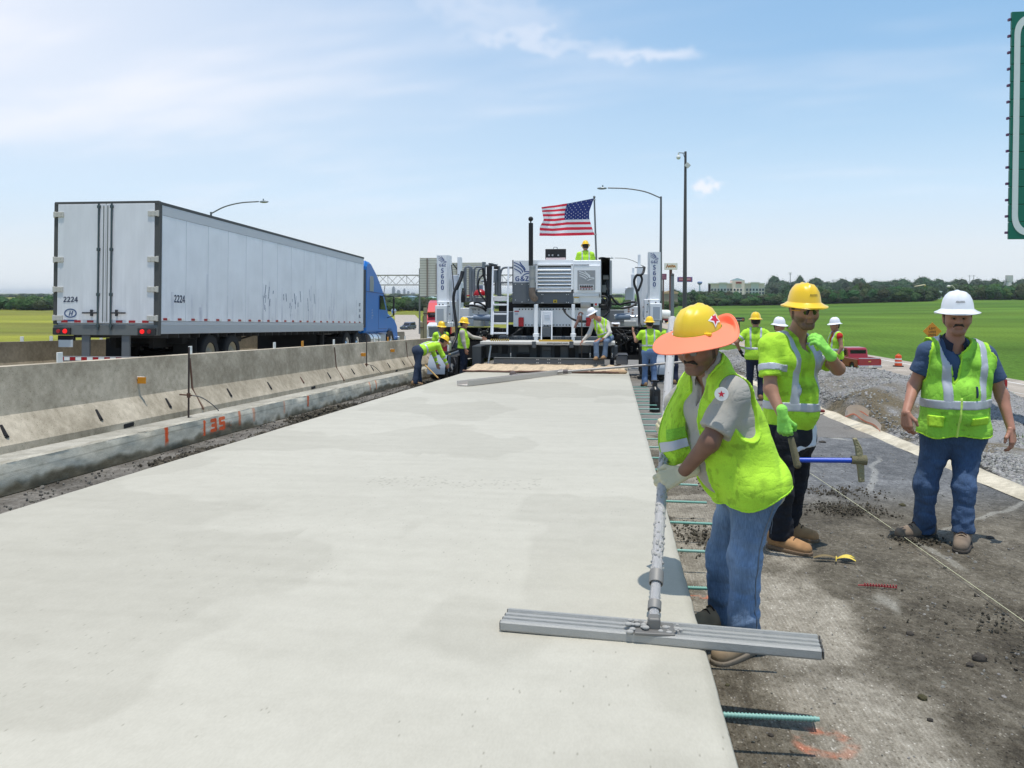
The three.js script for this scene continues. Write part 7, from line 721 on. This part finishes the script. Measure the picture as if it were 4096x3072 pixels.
// the bull float and the man who works it
const poleA = P(2614, 2492, 3.56), poleB = P(2690, 1276, 5.1);
const poleAt = (sy) => { let a = 0, e = 1; const inv = camRot.clone().invert(); for (let k = 0; k < 40; k++) { const m = (a + e) / 2, p = poleA.clone().lerp(poleB, m).sub(camera.position).applyMatrix4(inv), y = 1256 - p.y / -p.z * 3400; if (y > sy) a = m; else e = m; } return poleA.clone().lerp(poleB, a); };
{
  const o = thing('bull_float', 'near bull float with a long cement crusted pole, its ridged blade crossing the slab edge', 'bull float', null, PG(2608, 2545, SH)), q = (v) => v.clone().sub(o.position), al = mat(lin(166, 165, 160), .5, { metalness: .3, bumpMap: scaled(concN, 3, 3), bumpScale: .004 }), crust = mat(lin(160, 158, 153), .9);
  const eL = PG(2020, 2500, SH), eR = PG(3282, 2614, SH), dir = eR.clone().sub(eL), len = dir.length(); dir.normalize(); const nz = V(0, 1, 0), fz = dir.clone().cross(nz).normalize(), M4 = new THREE.Matrix4().makeBasis(dir, fz.clone().cross(dir), fz).setPosition(q(eL).add(V(0, .006, 0)));
  const prof = [[-.09, 0], [.092, 0], [.095, .006], [.095, .04], [.088, .046], [.066, .046], [.06, .03], [.036, .03], [.031, .045], [.012, .045], [.007, .03], [-.018, .03], [-.023, .044], [-.044, .044], [-.05, .03], [-.072, .03], [-.08, .05], [-.092, .05], [-.095, .04], [-.095, .006]];
  mesh('blade', prism(prof.map(([a, b]) => [-a * .76, b * .76]), len - .006, .003).rotateY(PI / 2).applyMatrix4(M4), al, o); mesh('end_cap', [prism(prof.map(([a, b]) => [-a * .76, b * .76]), .006).rotateY(PI / 2).translate(-.006, 0, 0), prism(prof.map(([a, b]) => [-a * .76, b * .76]), .006).rotateY(PI / 2).translate(len, 0, 0)].map((g) => g.applyMatrix4(M4)), mat(lin(84, 82, 78), .7, { metalness: .3 }), o);
  const a = q(poleA), e = q(poleB), ax = e.clone().sub(a).normalize(), poleM = mat(lin(192, 190, 188), .48, { metalness: .35, bumpMap: scaled(concN, 4, 2), bumpScale: .004 });
  const tb = (p0, p1, r) => { const L = p1.clone().sub(p0).length(), g = new THREE.LatheGeometry([[r * .86, 0], [r, 0], [r, L], [r * .86, L], [r * .86, 0]].map((z) => new THREE.Vector2(z[0], z[1])), 20); g.applyQuaternion(new THREE.Quaternion().setFromUnitVectors(UPY, p1.clone().sub(p0).normalize())); return g.translate(p0.x, p0.y, p0.z); };
  const m0 = a.clone().lerp(e, .17); mesh('pole', [tb(a.clone().lerp(e, .1), e, .0238)], poleM, o); mesh('lower_section', tb(a, m0, .0212), poleM, o); mesh('joint_collar', [tb(a.clone().lerp(e, .095), a.clone().lerp(e, .125), .031), tb(a.clone().lerp(e, .03), a.clone().lerp(e, .05), .0285)], mat(lin(134, 132, 128), .6, { metalness: .3 }), o);
  seed = 404; const cr = []; const ic = new THREE.IcosahedronGeometry(1, 1); for (let k = 0; k < 190; k++) { const t = rnd() < .75 ? mix(.1, .46, rnd()) : mix(.46, .95, rnd()), p = a.clone().lerp(e, t), ang = rr(0, 6.28), s1 = V(1, 0, 0).cross(ax).normalize(), s2 = ax.clone().cross(s1), s = rr(.002, .0062) * (t < .46 ? 1.2 : .8); p.addScaledVector(s1, cos(ang) * .0238).addScaledVector(s2, sin(ang) * .0238); const m = new THREE.Matrix4().makeBasis(s1, ax, s2.clone().negate()).scale(V(s * rr(.7, 1.6), s * rr(.8, 2.4), s)).setPosition(p); cr.push(ic.clone().applyMatrix4(m)); } mesh('cement_crust', cr, crust, o); o.children[o.children.length - 1].userData.kind = 'stuff';
  const mid = q(PG(2616, 2560, SH)).add(V(0, .045, 0)); const br = mesh('bracket', [bx(.16, .012, .12, mid.x, mid.y, mid.z, .004), rod(mid.clone().add(V(-.04, .0, 0)), a.clone().add(V(-.012, 0, -.02)), .012), rod(mid.clone().add(V(.04, .0, 0)), a.clone().add(V(.012, 0, -.02)), .012), bx(.05, .05, .06, mid.x, mid.y + .025, mid.z - .01, .01)], mat(lin(120, 118, 114), .6, { metalness: .4 }), o); const lp = []; for (let k = 0; k < 34; k++) { const r = rr(.005, .013); lp.push(ic.clone().scale(r * 1.3, r * .7, r).translate(mid.x + rr(-.11, .11), mid.y + rr(-.005, .02), mid.z + rr(-.05, .05))); } mesh('cement_lump', lp, crust, br);
  // the man
  const b = baseAt(2930, 2560, 4.26), J = joints(b, { head: [2796, 1392, 4.120], neck: [2846, 1474, 4.200], shL: [2932, 1580, 4.060], shR: [2768, 1560, 4.400], elL: [2838, 1768, 4.000], elR: [2690, 1640, 4.560], hiL: [3020, 1950, 4.120], hiR: [2968, 1944, 4.400], knL: [2980, 2236, 4.120], anL: [2972, 2500, 4.140], toeL: [2870, 2610, 3.980], knR: [2884, 2230, 4.440], anR: [2890, 2452, 4.500], toeR: [2828, 2500, 4.440] });
  J.yaw = V(-.56, -.24, .76); const wl = poleAt(1912), wr = poleAt(1722); J.wrL = wl.clone().add(V(.09, .03, .03)).sub(b); J.wrR = wr.clone().add(V(.075, .01, -.06)).sub(b); J.hfL = V(-.9, -.35, .15); J.hnL = V(-.1, -.55, -.83); J.curlL = [.55, 1.1, .9]; J.hfR = V(-.93, .1, .3); J.hnR = V(.1, -.3, .95); J.curlR = [.6, 1.1, .9];
  const gloveM = clothM(lin(206, 196, 164)), orange = mat(lin(255, 138, 104), .8);
  person('worker in a yellow hard hat with wide orange brim, leaning over the float', b, J, { c: .0095, w: 1.16, belly: 1.35, skin: brownSkin, hairC: [.016, .013, .011], moustache: [.02, .016, .014], beard: .25, shades: lin(64, 70, 70), hat: new THREE.MeshPhysicalMaterial({ color: lin(240, 204, 40), roughness: .42, clearcoat: .3, side: THREE.DoubleSide }), gloves: gloveM, gloveDirt: .5, shirt: clothM(lin(172, 168, 160)), shirtDirt: .15, sleeve: .78, shirtHem: -.1, shirtV: .16, collar: mat(lin(170, 166, 158), .9), vest: limeM, vestV: .5, vestHem: -.015, vestOff: .02, hipOff: .004, vestDirt: .3, seed: 13, open: (at, sh, hip) => cap(at(sh, .0, .0, .17), at(hip, -.03, .08, .24), .1, .085), jeans: denim(108, 133, 164), jeanFade: .35, boots: mat(lin(150, 130, 104), .95, { vertexColors: true }), soles: mat(lin(120, 110, 96), .9),
    extra: ({ g, place, HM, hat, at, sh, hip, mkc, pl_, up, onHead, J: _ }) => {
      onHead('orange_sun_brim', place(surf(64, 12, (u, q) => { const a = u * 2 * PI, back = max(0, cos(a + PI)) ** 1, k = q, ext = .098 + .012 * cos(2 * a), r = k * ext, lft = max(0, sin(a) * .35 - cos(a) * .94), curl = lft ** 3 * sstep(.45, 1, k); return [sin(a) * (.111 + r - curl * .035), .012 - k * .042 + curl * .066 + sin(a * 3) * .006 * k - abs(cos(a)) * k * .006, cos(a) * (.134 + r - .0) + curl * .03]; })), orange, hat); onHead('brim_edge', place(tube(Array.from({ length: 49 }, (_, i) => { const a = i / 48 * 2 * PI, ext = .098 + .012 * cos(2 * a), lft = max(0, sin(a) * .35 - cos(a) * .94), curl = lft ** 3; return V(sin(a) * (.111 + ext - curl * .035), .012 - .042 + curl * .066 + sin(a * 3) * .006 - abs(cos(a)) * .006, cos(a) * (.134 + ext) + curl * .03); }), .0035, 90, 5)), orange, hat);
      onHead('star_sticker', place(surf(10, 10, (u, q) => { const a = mix(1.2, 2.15, u), y = mix(.025, .108, q), r = sqrt(max(0, 1 - (y / .131) ** 2)) * 1.025; return [sin(a) * r * .107, y + .002, cos(a) * r * .13]; })), print(256, 256, (x) => { x.clearRect(0, 0, 256, 256); const star = (R0, r0, c) => { x.fillStyle = c; x.beginPath(); for (let k = 0; k < 10; k++) { const t = k * PI / 5 - PI / 2 - .2, r = k % 2 ? r0 : R0; x.lineTo(126 + cos(t) * r, 140 + sin(t) * r); } x.closePath(); x.fill(); }; x.fillStyle = '#f2f0ec'; x.beginPath(); x.arc(150, 70, 62, 0, 7); x.fill(); star(122, 66, '#f2f0ec'); star(90, 40, '#d2203c'); x.fillStyle = '#26304a'; x.font = 'bold 50px sans-serif'; x.fillText('HK', 112, 58); }), hat);
      onHead('orange_clip', place(bx(.05, .014, .02, .09, .012, .07, .004)), yellowHat, hat);
      // loose front panel of the open vest, hanging towards the pole
      const q2 = (x, y, d) => P(x, y, d).sub(b), OUT = [[2772, 1432, 4.34], [2722, 1530, 4.36], [2660, 1650, 4.34], [2636, 1740, 4.30], [2640, 1790, 4.28], [2664, 1850, 4.26], [2688, 1864, 4.26]], INN = [[2800, 1452, 4.30], [2768, 1560, 4.28], [2746, 1650, 4.24], [2742, 1720, 4.20], [2752, 1770, 4.18], [2764, 1810, 4.18], [2740, 1850, 4.20]];
      const cv = (L) => new THREE.CatmullRomCurve3(L.map((z) => q2(...z))), co = cv(OUT), ci = cv(INN), pt_ = (u, t, f) => { const a_ = co.getPoint(t), b_ = ci.getPoint(t), p = a_.lerp(b_, u); p.z += sin(u * PI) * .035 + sin(u * 9 + t * 4) * .006 + f; p.x -= sin(u * PI) * .02; return [p.x, p.y, p.z]; };
      const fl = mesh('vest_panel', [surf(14, 36, (u, t) => pt_(u, t, 0), () => [1, 1, 1]), tube(Array.from({ length: 20 }, (_, i) => V(...pt_(0, i / 19, 0))), .006, 50, 5)], limeM, g); mesh('panel_band', surf(14, 5, (u, t) => pt_(u, mix(.6, .72, t), .007), () => [1, 1, 1]), silverM, fl); mesh('panel_pocket', surf(10, 5, (u, t) => pt_(mix(.4, 1, u), mix(.46, .58, t), .008), () => [.9, .95, .8]), lime2M, fl);
      const pk = at(sh, -.02, -.2, .17); const c = P(2886, 1576, 3.925).sub(b); mesh('round_badge', new THREE.CylinderGeometry(.031, .031, .006, 24).rotateX(PI / 2).rotateY(-.25).translate(c.x, c.y, c.z), mat(lin(232, 230, 226), .6), g); const st = new THREE.Shape(); for (let k = 0; k < 10; k++) { const a2 = k * PI / 5 + PI / 2, r = k % 2 ? .007 : .017; k ? st.lineTo(cos(a2) * r, sin(a2) * r) : st.moveTo(cos(a2) * r, sin(a2) * r); } mesh('badge_star', new THREE.ShapeGeometry(st).rotateY(-.25).translate(c.x - .001, c.y, c.z + .0045), mat(lin(206, 34, 58), .5), g);
    } });
}
// the rest of the crew, farther off
function stand(x, y, d, h, ang, o = {}) { // facing angle: 0 = away from the camera, + turns to the right
  const b = V(x, y, -d), f = V(sin(ang), 0, -cos(ang)), s = V(-cos(ang), 0, -sin(ang)), ln = o.lean ?? 0, k = h / 1.78, hipY = .92 * k, at = (ss, u, ff) => V(0, u, 0).addScaledVector(s, ss).addScaledVector(f, ff), bend = (ss, u, ff = 0) => { const t = u - hipY; return at(ss, hipY + t * cos(ln), ff + t * sin(ln)); };
  const J = { hiL: at(.095, hipY, 0), hiR: at(-.095, hipY, 0), neck: bend(0, 1.5 * k), shL: bend(.2, 1.42 * k), shR: bend(-.2, 1.42 * k), head: bend(o.headS ?? 0, 1.66 * k, .03).addScaledVector(f, o.headF ?? 0) };
  const st = o.step ?? [.02, -.03]; for (const [n, q, z] of [['L', 1, st[0]], ['R', -1, st[1]]]) { J['kn' + n] = at(.11 * q, .5 * k, z * .6 + .02); J['an' + n] = at(.12 * q, .09, z); J['toe' + n] = at(.15 * q, .03, z + .18); const A = (n === 'L' ? o.armL : o.armR) ?? [.06, -.28, -.03, .08, -.53, .06], S = J['sh' + n]; J['el' + n] = S.clone().add(at(A[0] * q, A[1], A[2])); J['wr' + n] = S.clone().add(at(A[3] * q, A[4], A[5])); }
  J.yaw = o.yaw ? V(sin(o.yaw), o.nod ?? -.08, -cos(o.yaw)) : f.clone().add(V(0, o.nod ?? -.08, 0)); if (o.hup) J.hup = o.hup; return [b, J];
}
const crew = (label, st, o) => person(label, st[0], st[1], { c: .02, skin: tanSkin, hairC: [.02, .016, .014], hat: yellowHat, boots: tan_, jeans: denim(84, 108, 146), shirt: limeM, sleeve: .7, shirtHem: -.06, stripes: true, bandAt: .36, bw: .026, seed: 5, ...o });
const gx = (sx, sy, d) => P(sx, sy, d).x;
crew('bent worker in a lime long sleeved jacket raking beside the left barrier', stand(gx(1672, 1540, 21.6), R(21.6), 21.6, 1.76, .85, { lean: 1.3, nod: -.7, step: [.1, -.16], armL: [.0, -.28, .12, .0, -.52, .2], armR: [.02, -.28, .14, .0, -.5, .26], headF: .02 }), { sleeve: 1.2, armBand: true, jeans: denim(50, 64, 88), stripeX: .1, shirtHem: .02 });
{ const d = 21.4, o = thing('hoe', 'wooden handled hoe held by the bent worker', 'hoe', null, P(1716, 1486, d)), q = (x, y, k) => P(x, y, k).sub(o.position); mesh('handle', rod(q(1700, 1460, d), q(1752, 1512, d - .1), .02), mat(lin(196, 156, 92), .7), o); mesh('neck', rod(q(1752, 1512, d - .1), q(1766, 1530, d - .12), .012), rust, o); mesh('blade', bx(.14, .1, .01, 0, 0, 0).rotateX(.5).translate(...q(1768, 1532, d - .12).toArray()), steel, o); }
crew('worker in a yellow hard hat and lime vest leaning on the left walkway end', stand(gx(1852, 1490, 24.6), R(24.6) - .02, 24.6, 1.74, 1.5, { armL: [.1, -.16, .26, .12, -.2, .52], armR: [.02, -.26, .04, .0, -.5, .1], nod: -.12 }), { shirt: clothM(lin(176, 170, 160)), sleeve: 1.2, vest: limeM, stripes: false, jeans: denim(36, 44, 62), shirtHem: .02 });
{ // sitting on the walkway
  const d = 24.5, b = V(gx(2404, 1380, d), R(d), -d), q = (x, y, k) => P(x, y, k).sub(b), J = { hiL: q(2440, 1352, 24.72), hiR: q(2406, 1356, 24.68), neck: q(2394, 1274, 24.6), shL: q(2428, 1292, 24.66), shR: q(2374, 1292, 24.62), head: q(2370, 1258, 24.5), elR: q(2356, 1336, 24.5), wrR: q(2332, 1362, 24.46), elL: q(2440, 1330, 24.45), wrL: q(2416, 1354, 24.3), knL: q(2424, 1366, 24.28), anL: q(2418, 1424, 24.28), toeL: q(2408, 1436, 24.1), knR: q(2384, 1368, 24.26), anR: q(2386, 1428, 24.22), toeR: q(2380, 1440, 24.05) };
  J.gyL = J.anL.y - .09; J.gyR = J.anR.y - .09; J.yaw = V(-.8, -.45, .42);
  person('man in a white hard hat, lime vest and jeans sitting on the machine walkway', b, J, { c: .02, skin: redSkin, hairC: [.05, .04, .03], hat: whiteHat, shirt: clothM(lin(198, 192, 184)), sleeve: 1.2, vest: limeM, vestV: .4, stripes: true, stripeX: .1, bandAt: .4, bw: .022, jeans: denim(110, 130, 156), boots: tan_, shirtHem: .0, seed: 3, w: .96, sit: true, hipOff: -.03 });
}
{ const d = 26.9, y = P(2336, 1036, d).y - 1.24; crew('operator seen from behind on top of the machine, beside the flag pole', stand(gx(2342, 1036, d), y, d, 1.74, -.1, { armL: [.08, -.26, .08, .06, -.34, .3], armR: [.08, -.26, .08, .06, -.34, .3], nod: -.3 }), { w: .98 }); }
crew('worker in lime shirt seen from behind, gripping the hose by the right leg', stand(gx(2598, 1560, 22.2), R(22.2), 22.2, 1.74, -.15, { armL: [.14, -.2, .08, .19, .02, .22], armR: [.06, -.27, .02, .03, -.4, .22], nod: -.1 }), { jeans: denim(112, 138, 176), stripeX: .1 });
crew('yellow hatted worker with hands on hips, back turned, between the foreground men', stand(gx(3022, 1400, 18.6), R(18.6), 18.6, 1.8, .12, { armL: [.2, -.2, -.06, .1, -.42, .1], armR: [.2, -.2, -.06, .1, -.42, .1] }), { jeans: denim(40, 48, 70), stripeX: .1, armBand: true, vest: limeM, vestV: .05, vestHem: -.06, gloves: clothM(lin(40, 40, 46)) });
crew('man in a white hard hat with a red shirt under his lime vest', stand(gx(3342, 1560, 21), R(21) - .06, 21, 1.78, -1.75, { armL: [.05, -.27, -.02, .02, -.5, .1], armR: [.05, -.27, -.02, .02, -.5, .1], yaw: -2.0 }), { hat: whiteHat, shirt: clothM(lin(190, 40, 34)), sleeve: 0, shirtV: .1, vest: limeM, vestV: .42, vestHem: -.05, armBand: false, jeans: denim(36, 56, 96), boots: tan_ });
crew('worker whose white hard hat shows behind the shoulder of the gloved man', stand(gx(3112, 1400, 17.4), R(17.4) - .06, 17.4, 1.74, 2.6), { hat: whiteHat, jeans: denim(50, 64, 92) });
crew('worker partly hidden behind the float pole, in lime shirt and dark trousers', stand(gx(2686, 1480, 23.4), R(23.4), 23.4, 1.72, .3, { armL: [.16, -.14, .12, .2, -.16, .34] }), { jeans: denim(34, 42, 66) });
crew('worker in the shadow under the right arm of the machine, facing the camera', stand(gx(2462, 1440, 29), R(29), 29, 1.74, 3.0), { hat: whiteHat, jeans: denim(40, 48, 70) });
crew('worker half hidden behind the left crawler track and the bent man', stand(gx(1764, 1440, 25.9), R(25.9) - .02, 25.9, 1.62, 2.4), { jeans: denim(40, 48, 70) });
// second float, sprayer and small things on the ground
{
  const a = PG(1850, 1545, SH), e = PG(2268, 1494, SH), o = thing('bull_float', 'far bull float lying across the slab in front of the burlap, channel blade and pole', 'bull float', null, a.clone().lerp(e, .5)), q = (v) => v.clone().sub(o.position), dir = e.clone().sub(a), len = dir.length(); dir.normalize(); const fz = V(0, 1, 0).cross(dir).normalize().negate(), M4 = new THREE.Matrix4().makeBasis(dir, fz.clone().cross(dir), fz).setPosition(q(a).add(V(0, .008, 0))), al = mat(lin(196, 188, 178), .5, { metalness: .2 });
  mesh('blade', prism([[-.13, 0], [.13, 0], [.14, .1], [.125, .1], [.115, .015], [-.115, .015], [-.125, .11], [-.14, .11]], len).rotateY(PI / 2).applyMatrix4(M4), al, o); const c = q(P(2082, 1508, 21.6)).add(V(0, .05, 0)), h1 = q(P(2262, 1486, 21.8)), h2 = q(P(2760, 1446, 22.3)); mesh('pole', [rod(c, h1, .035), rod(h1, h2, .03)], mat(lin(150, 146, 142), .5, { metalness: .4 }), o); mesh('bracket', [bx(.36, .12, .2, c.x, c.y - .02, c.z, .03), new THREE.SphereGeometry(.09, 8, 6).translate(c.x - .2, c.y + .02, c.z), new THREE.SphereGeometry(.08, 8, 6).translate(c.x + .12, c.y - .06, c.z)], mat(lin(92, 82, 80), .9), o); mesh('joint_collar', rod(h1.clone().add(V(-.06, 0, 0)), h1.clone().add(V(.06, .0, 0)), .055), mat(lin(100, 92, 90), .7), o);
}
{ const d = 15.7, p = P(2620, 1636, d), o = thing('pump_sprayer', 'black pump sprayer can standing beside the protruding tie bars', 'sprayer', null, V(p.x, R(d), -d)); mesh('tank', new THREE.LatheGeometry([[0, 0], [.098, 0], [.1, .02], [.1, .4], [.085, .43], [.05, .455], [.05, .47], [0, .47]].map((z) => new THREE.Vector2(z[0], z[1])), 20), mat(lin(26, 28, 30), .35), o); mesh('pump', [rod(V(0, .45, 0), V(0, .55, 0), .045, .04), rod(V(-.07, .57, 0), V(.07, .57, 0), .018), rod(V(0, .5, 0), V(0, .57, 0), .015)], pBlack, o); mesh('hose', tube([V(-.02, .45, .08), V(-.03, .3, .12), V(.02, .1, .13), V(.05, .05, .11)], .012, 16, 6), hoseM, o); mesh('label', surf(6, 1, (u, v) => { const a = mix(-.5, .5, u); return [sin(a) * .1015, mix(.2, .3, v), cos(a) * .1015]; }), mat(lin(50, 56, 60), .5), o); }
{ const o = thing('string_line', 'pale string line stretched along the ground on the right', 'string', null, PG(3192, 1862)), pts = [[3080, 1800], [3192, 1862], [3547, 2100], [3761, 2250], [4096, 2485], [4300, 2630]].map(([x, y]) => PG(x, y, .025).sub(o.position)); mesh('cord', tube(pts, .0024, 60, 5), mat(lin(206, 204, 170), .8), o); }
{ const c = PG(3330, 2242, .01), o = thing('banana_peel', 'dry yellow peel lying on the dark pavement behind the boots', 'peel', null, c); seed = 51; [[-.13, .02, .0], [.1, .02, -.03], [.09, -.03, .04], [-.02, .0, .06]].forEach(([x, y, z], k) => mesh('strip', surf(8, 2, (u, v) => { const w = .02 * sin(PI * (.12 + .88 * (1 - u))), X = x * u * 1.2, Z = z * u + (v - .5) * w * 2; return [X + .03, .012 + .02 * sin(u * PI) + .008 * cos((v - .5) * 3), Z]; }), mat(k ? lin(222, 196, 86) : lin(120, 104, 70), .7), o)); mesh('stem', rod(V(.08, .02, -.02), V(.13, .03, -.03), .008, .005), mat(lin(196, 150, 50), .8), o); }
{ const c = PG(3515, 2344, .012), o = thing('red_plastic_strip', 'small red ribbed plastic strip on the ground', 'plastic strip', null, c); const m = mat(lin(160, 56, 58), .6); mesh('spine', tube([V(-.12, .0, .0), V(-.03, .0, -.005), V(.1, -.002, .015)], .004, 12, 5), m, o); mesh('rib', Array.from({ length: 12 }, (_, k) => bx(.005, .018, .014, -.08 + k * .016, .004, k * .0012)), m, o); }
{ const spots = [[3916, 2632, .032, .7], [3690, 2790, .022, .6], [3290, 1768, .05, .35], [3640, 2535, .02, .6], [2910, 2740, .011, .6], [3082, 2940, .012, .6], [3880, 2660, .02, .6], [3610, 2020, .03, .5], [3960, 2150, .035, .3], [3720, 2880, .012, .7]]; const G0 = new THREE.IcosahedronGeometry(1, 2), pp = G0.attributes.position; for (let i = 0; i < pp.count; i++) { const k = .75 + .5 * n3(pp.getX(i) * 2 + 3, pp.getY(i) * 2 + 3, pp.getZ(i) * 2 + 3); pp.setXYZ(i, pp.getX(i) * k, pp.getY(i) * k, pp.getZ(i) * k); } G0.computeVertexNormals(); const w = ['largest dark clod at the right, below the string line', 'mossy clod at the end of the pale cement smear', 'flat black scrap near the pick head', 'small dark pebble left of the pale cement smear', 'tiny pebble beside the nearest tie bar', 'pebble beside the orange paint ring', 'brown clod left of the largest dark clod', 'pebble near the boot of the white hatted man', 'flat scrap right of the white hatted man', 'pebble at the lower right of the cement smear']; spots.forEach(([x, y, r, f], i) => { const c = PG(x, y, r * f * .5), m = mesh('clod', G0, i % 3 === 1 ? mat(lin(70, 66, 44), 1) : mat(lin(62, 57, 51), 1)); m.position.copy(c); m.scale.set(r, r * f, r * .8); m.rotation.y = i * 1.7; tag(m, w[i], 'clod'); }); }
{ const d = 13.6, b = P(3450, 1690, d), o = thing('plastic_ribbon', 'pale pinkish plastic ribbon looped on the dirt beside the gravel', 'ribbon', null, b), q = (x, y, k = 0) => P(x, y, d + k).sub(b), pts = [[3476, 1668, .3], [3440, 1652, .3], [3396, 1646, .2], [3382, 1660, 0], [3388, 1672, -.1], [3420, 1662, 0], [3450, 1676, 0], [3480, 1694, -.2], [3504, 1712, -.4], [3524, 1728, -.6]].map((z) => q(...z)), cv = new THREE.CatmullRomCurve3(pts); mesh('ribbon', surf(60, 2, (u, v) => { const p = cv.getPoint(u), w = (v - .5) * .11; return [p.x, p.y + .06 + w * .8 + .02 * sin(u * 16), p.z + w * .5]; }), mat(lin(232, 214, 196), .6), o); mesh('ribbon_edge', surf(60, 1, (u, v) => { const p = cv.getPoint(u); return [p.x, p.y + .06 - .044 - v * .02 + .02 * sin(u * 16), p.z - .03]; }), mat(lin(226, 130, 100), .6), o); }
{ const d = 15.8, p = P(3276, 1616, d), o = thing('litter', 'small red and white scrap on the dirt beside the gravel', 'litter', null, V(p.x, R(d) + .06, -d)); mesh('scrap', bx(.2, .05, .1, 0, 0, 0, .02), mat(lin(110, 36, 34), .7), o); mesh('white_scrap', bx(.14, .04, .08, -.12, -.02, .05, .02), whitePlastic, o); }
renderer.render(scene, camera);
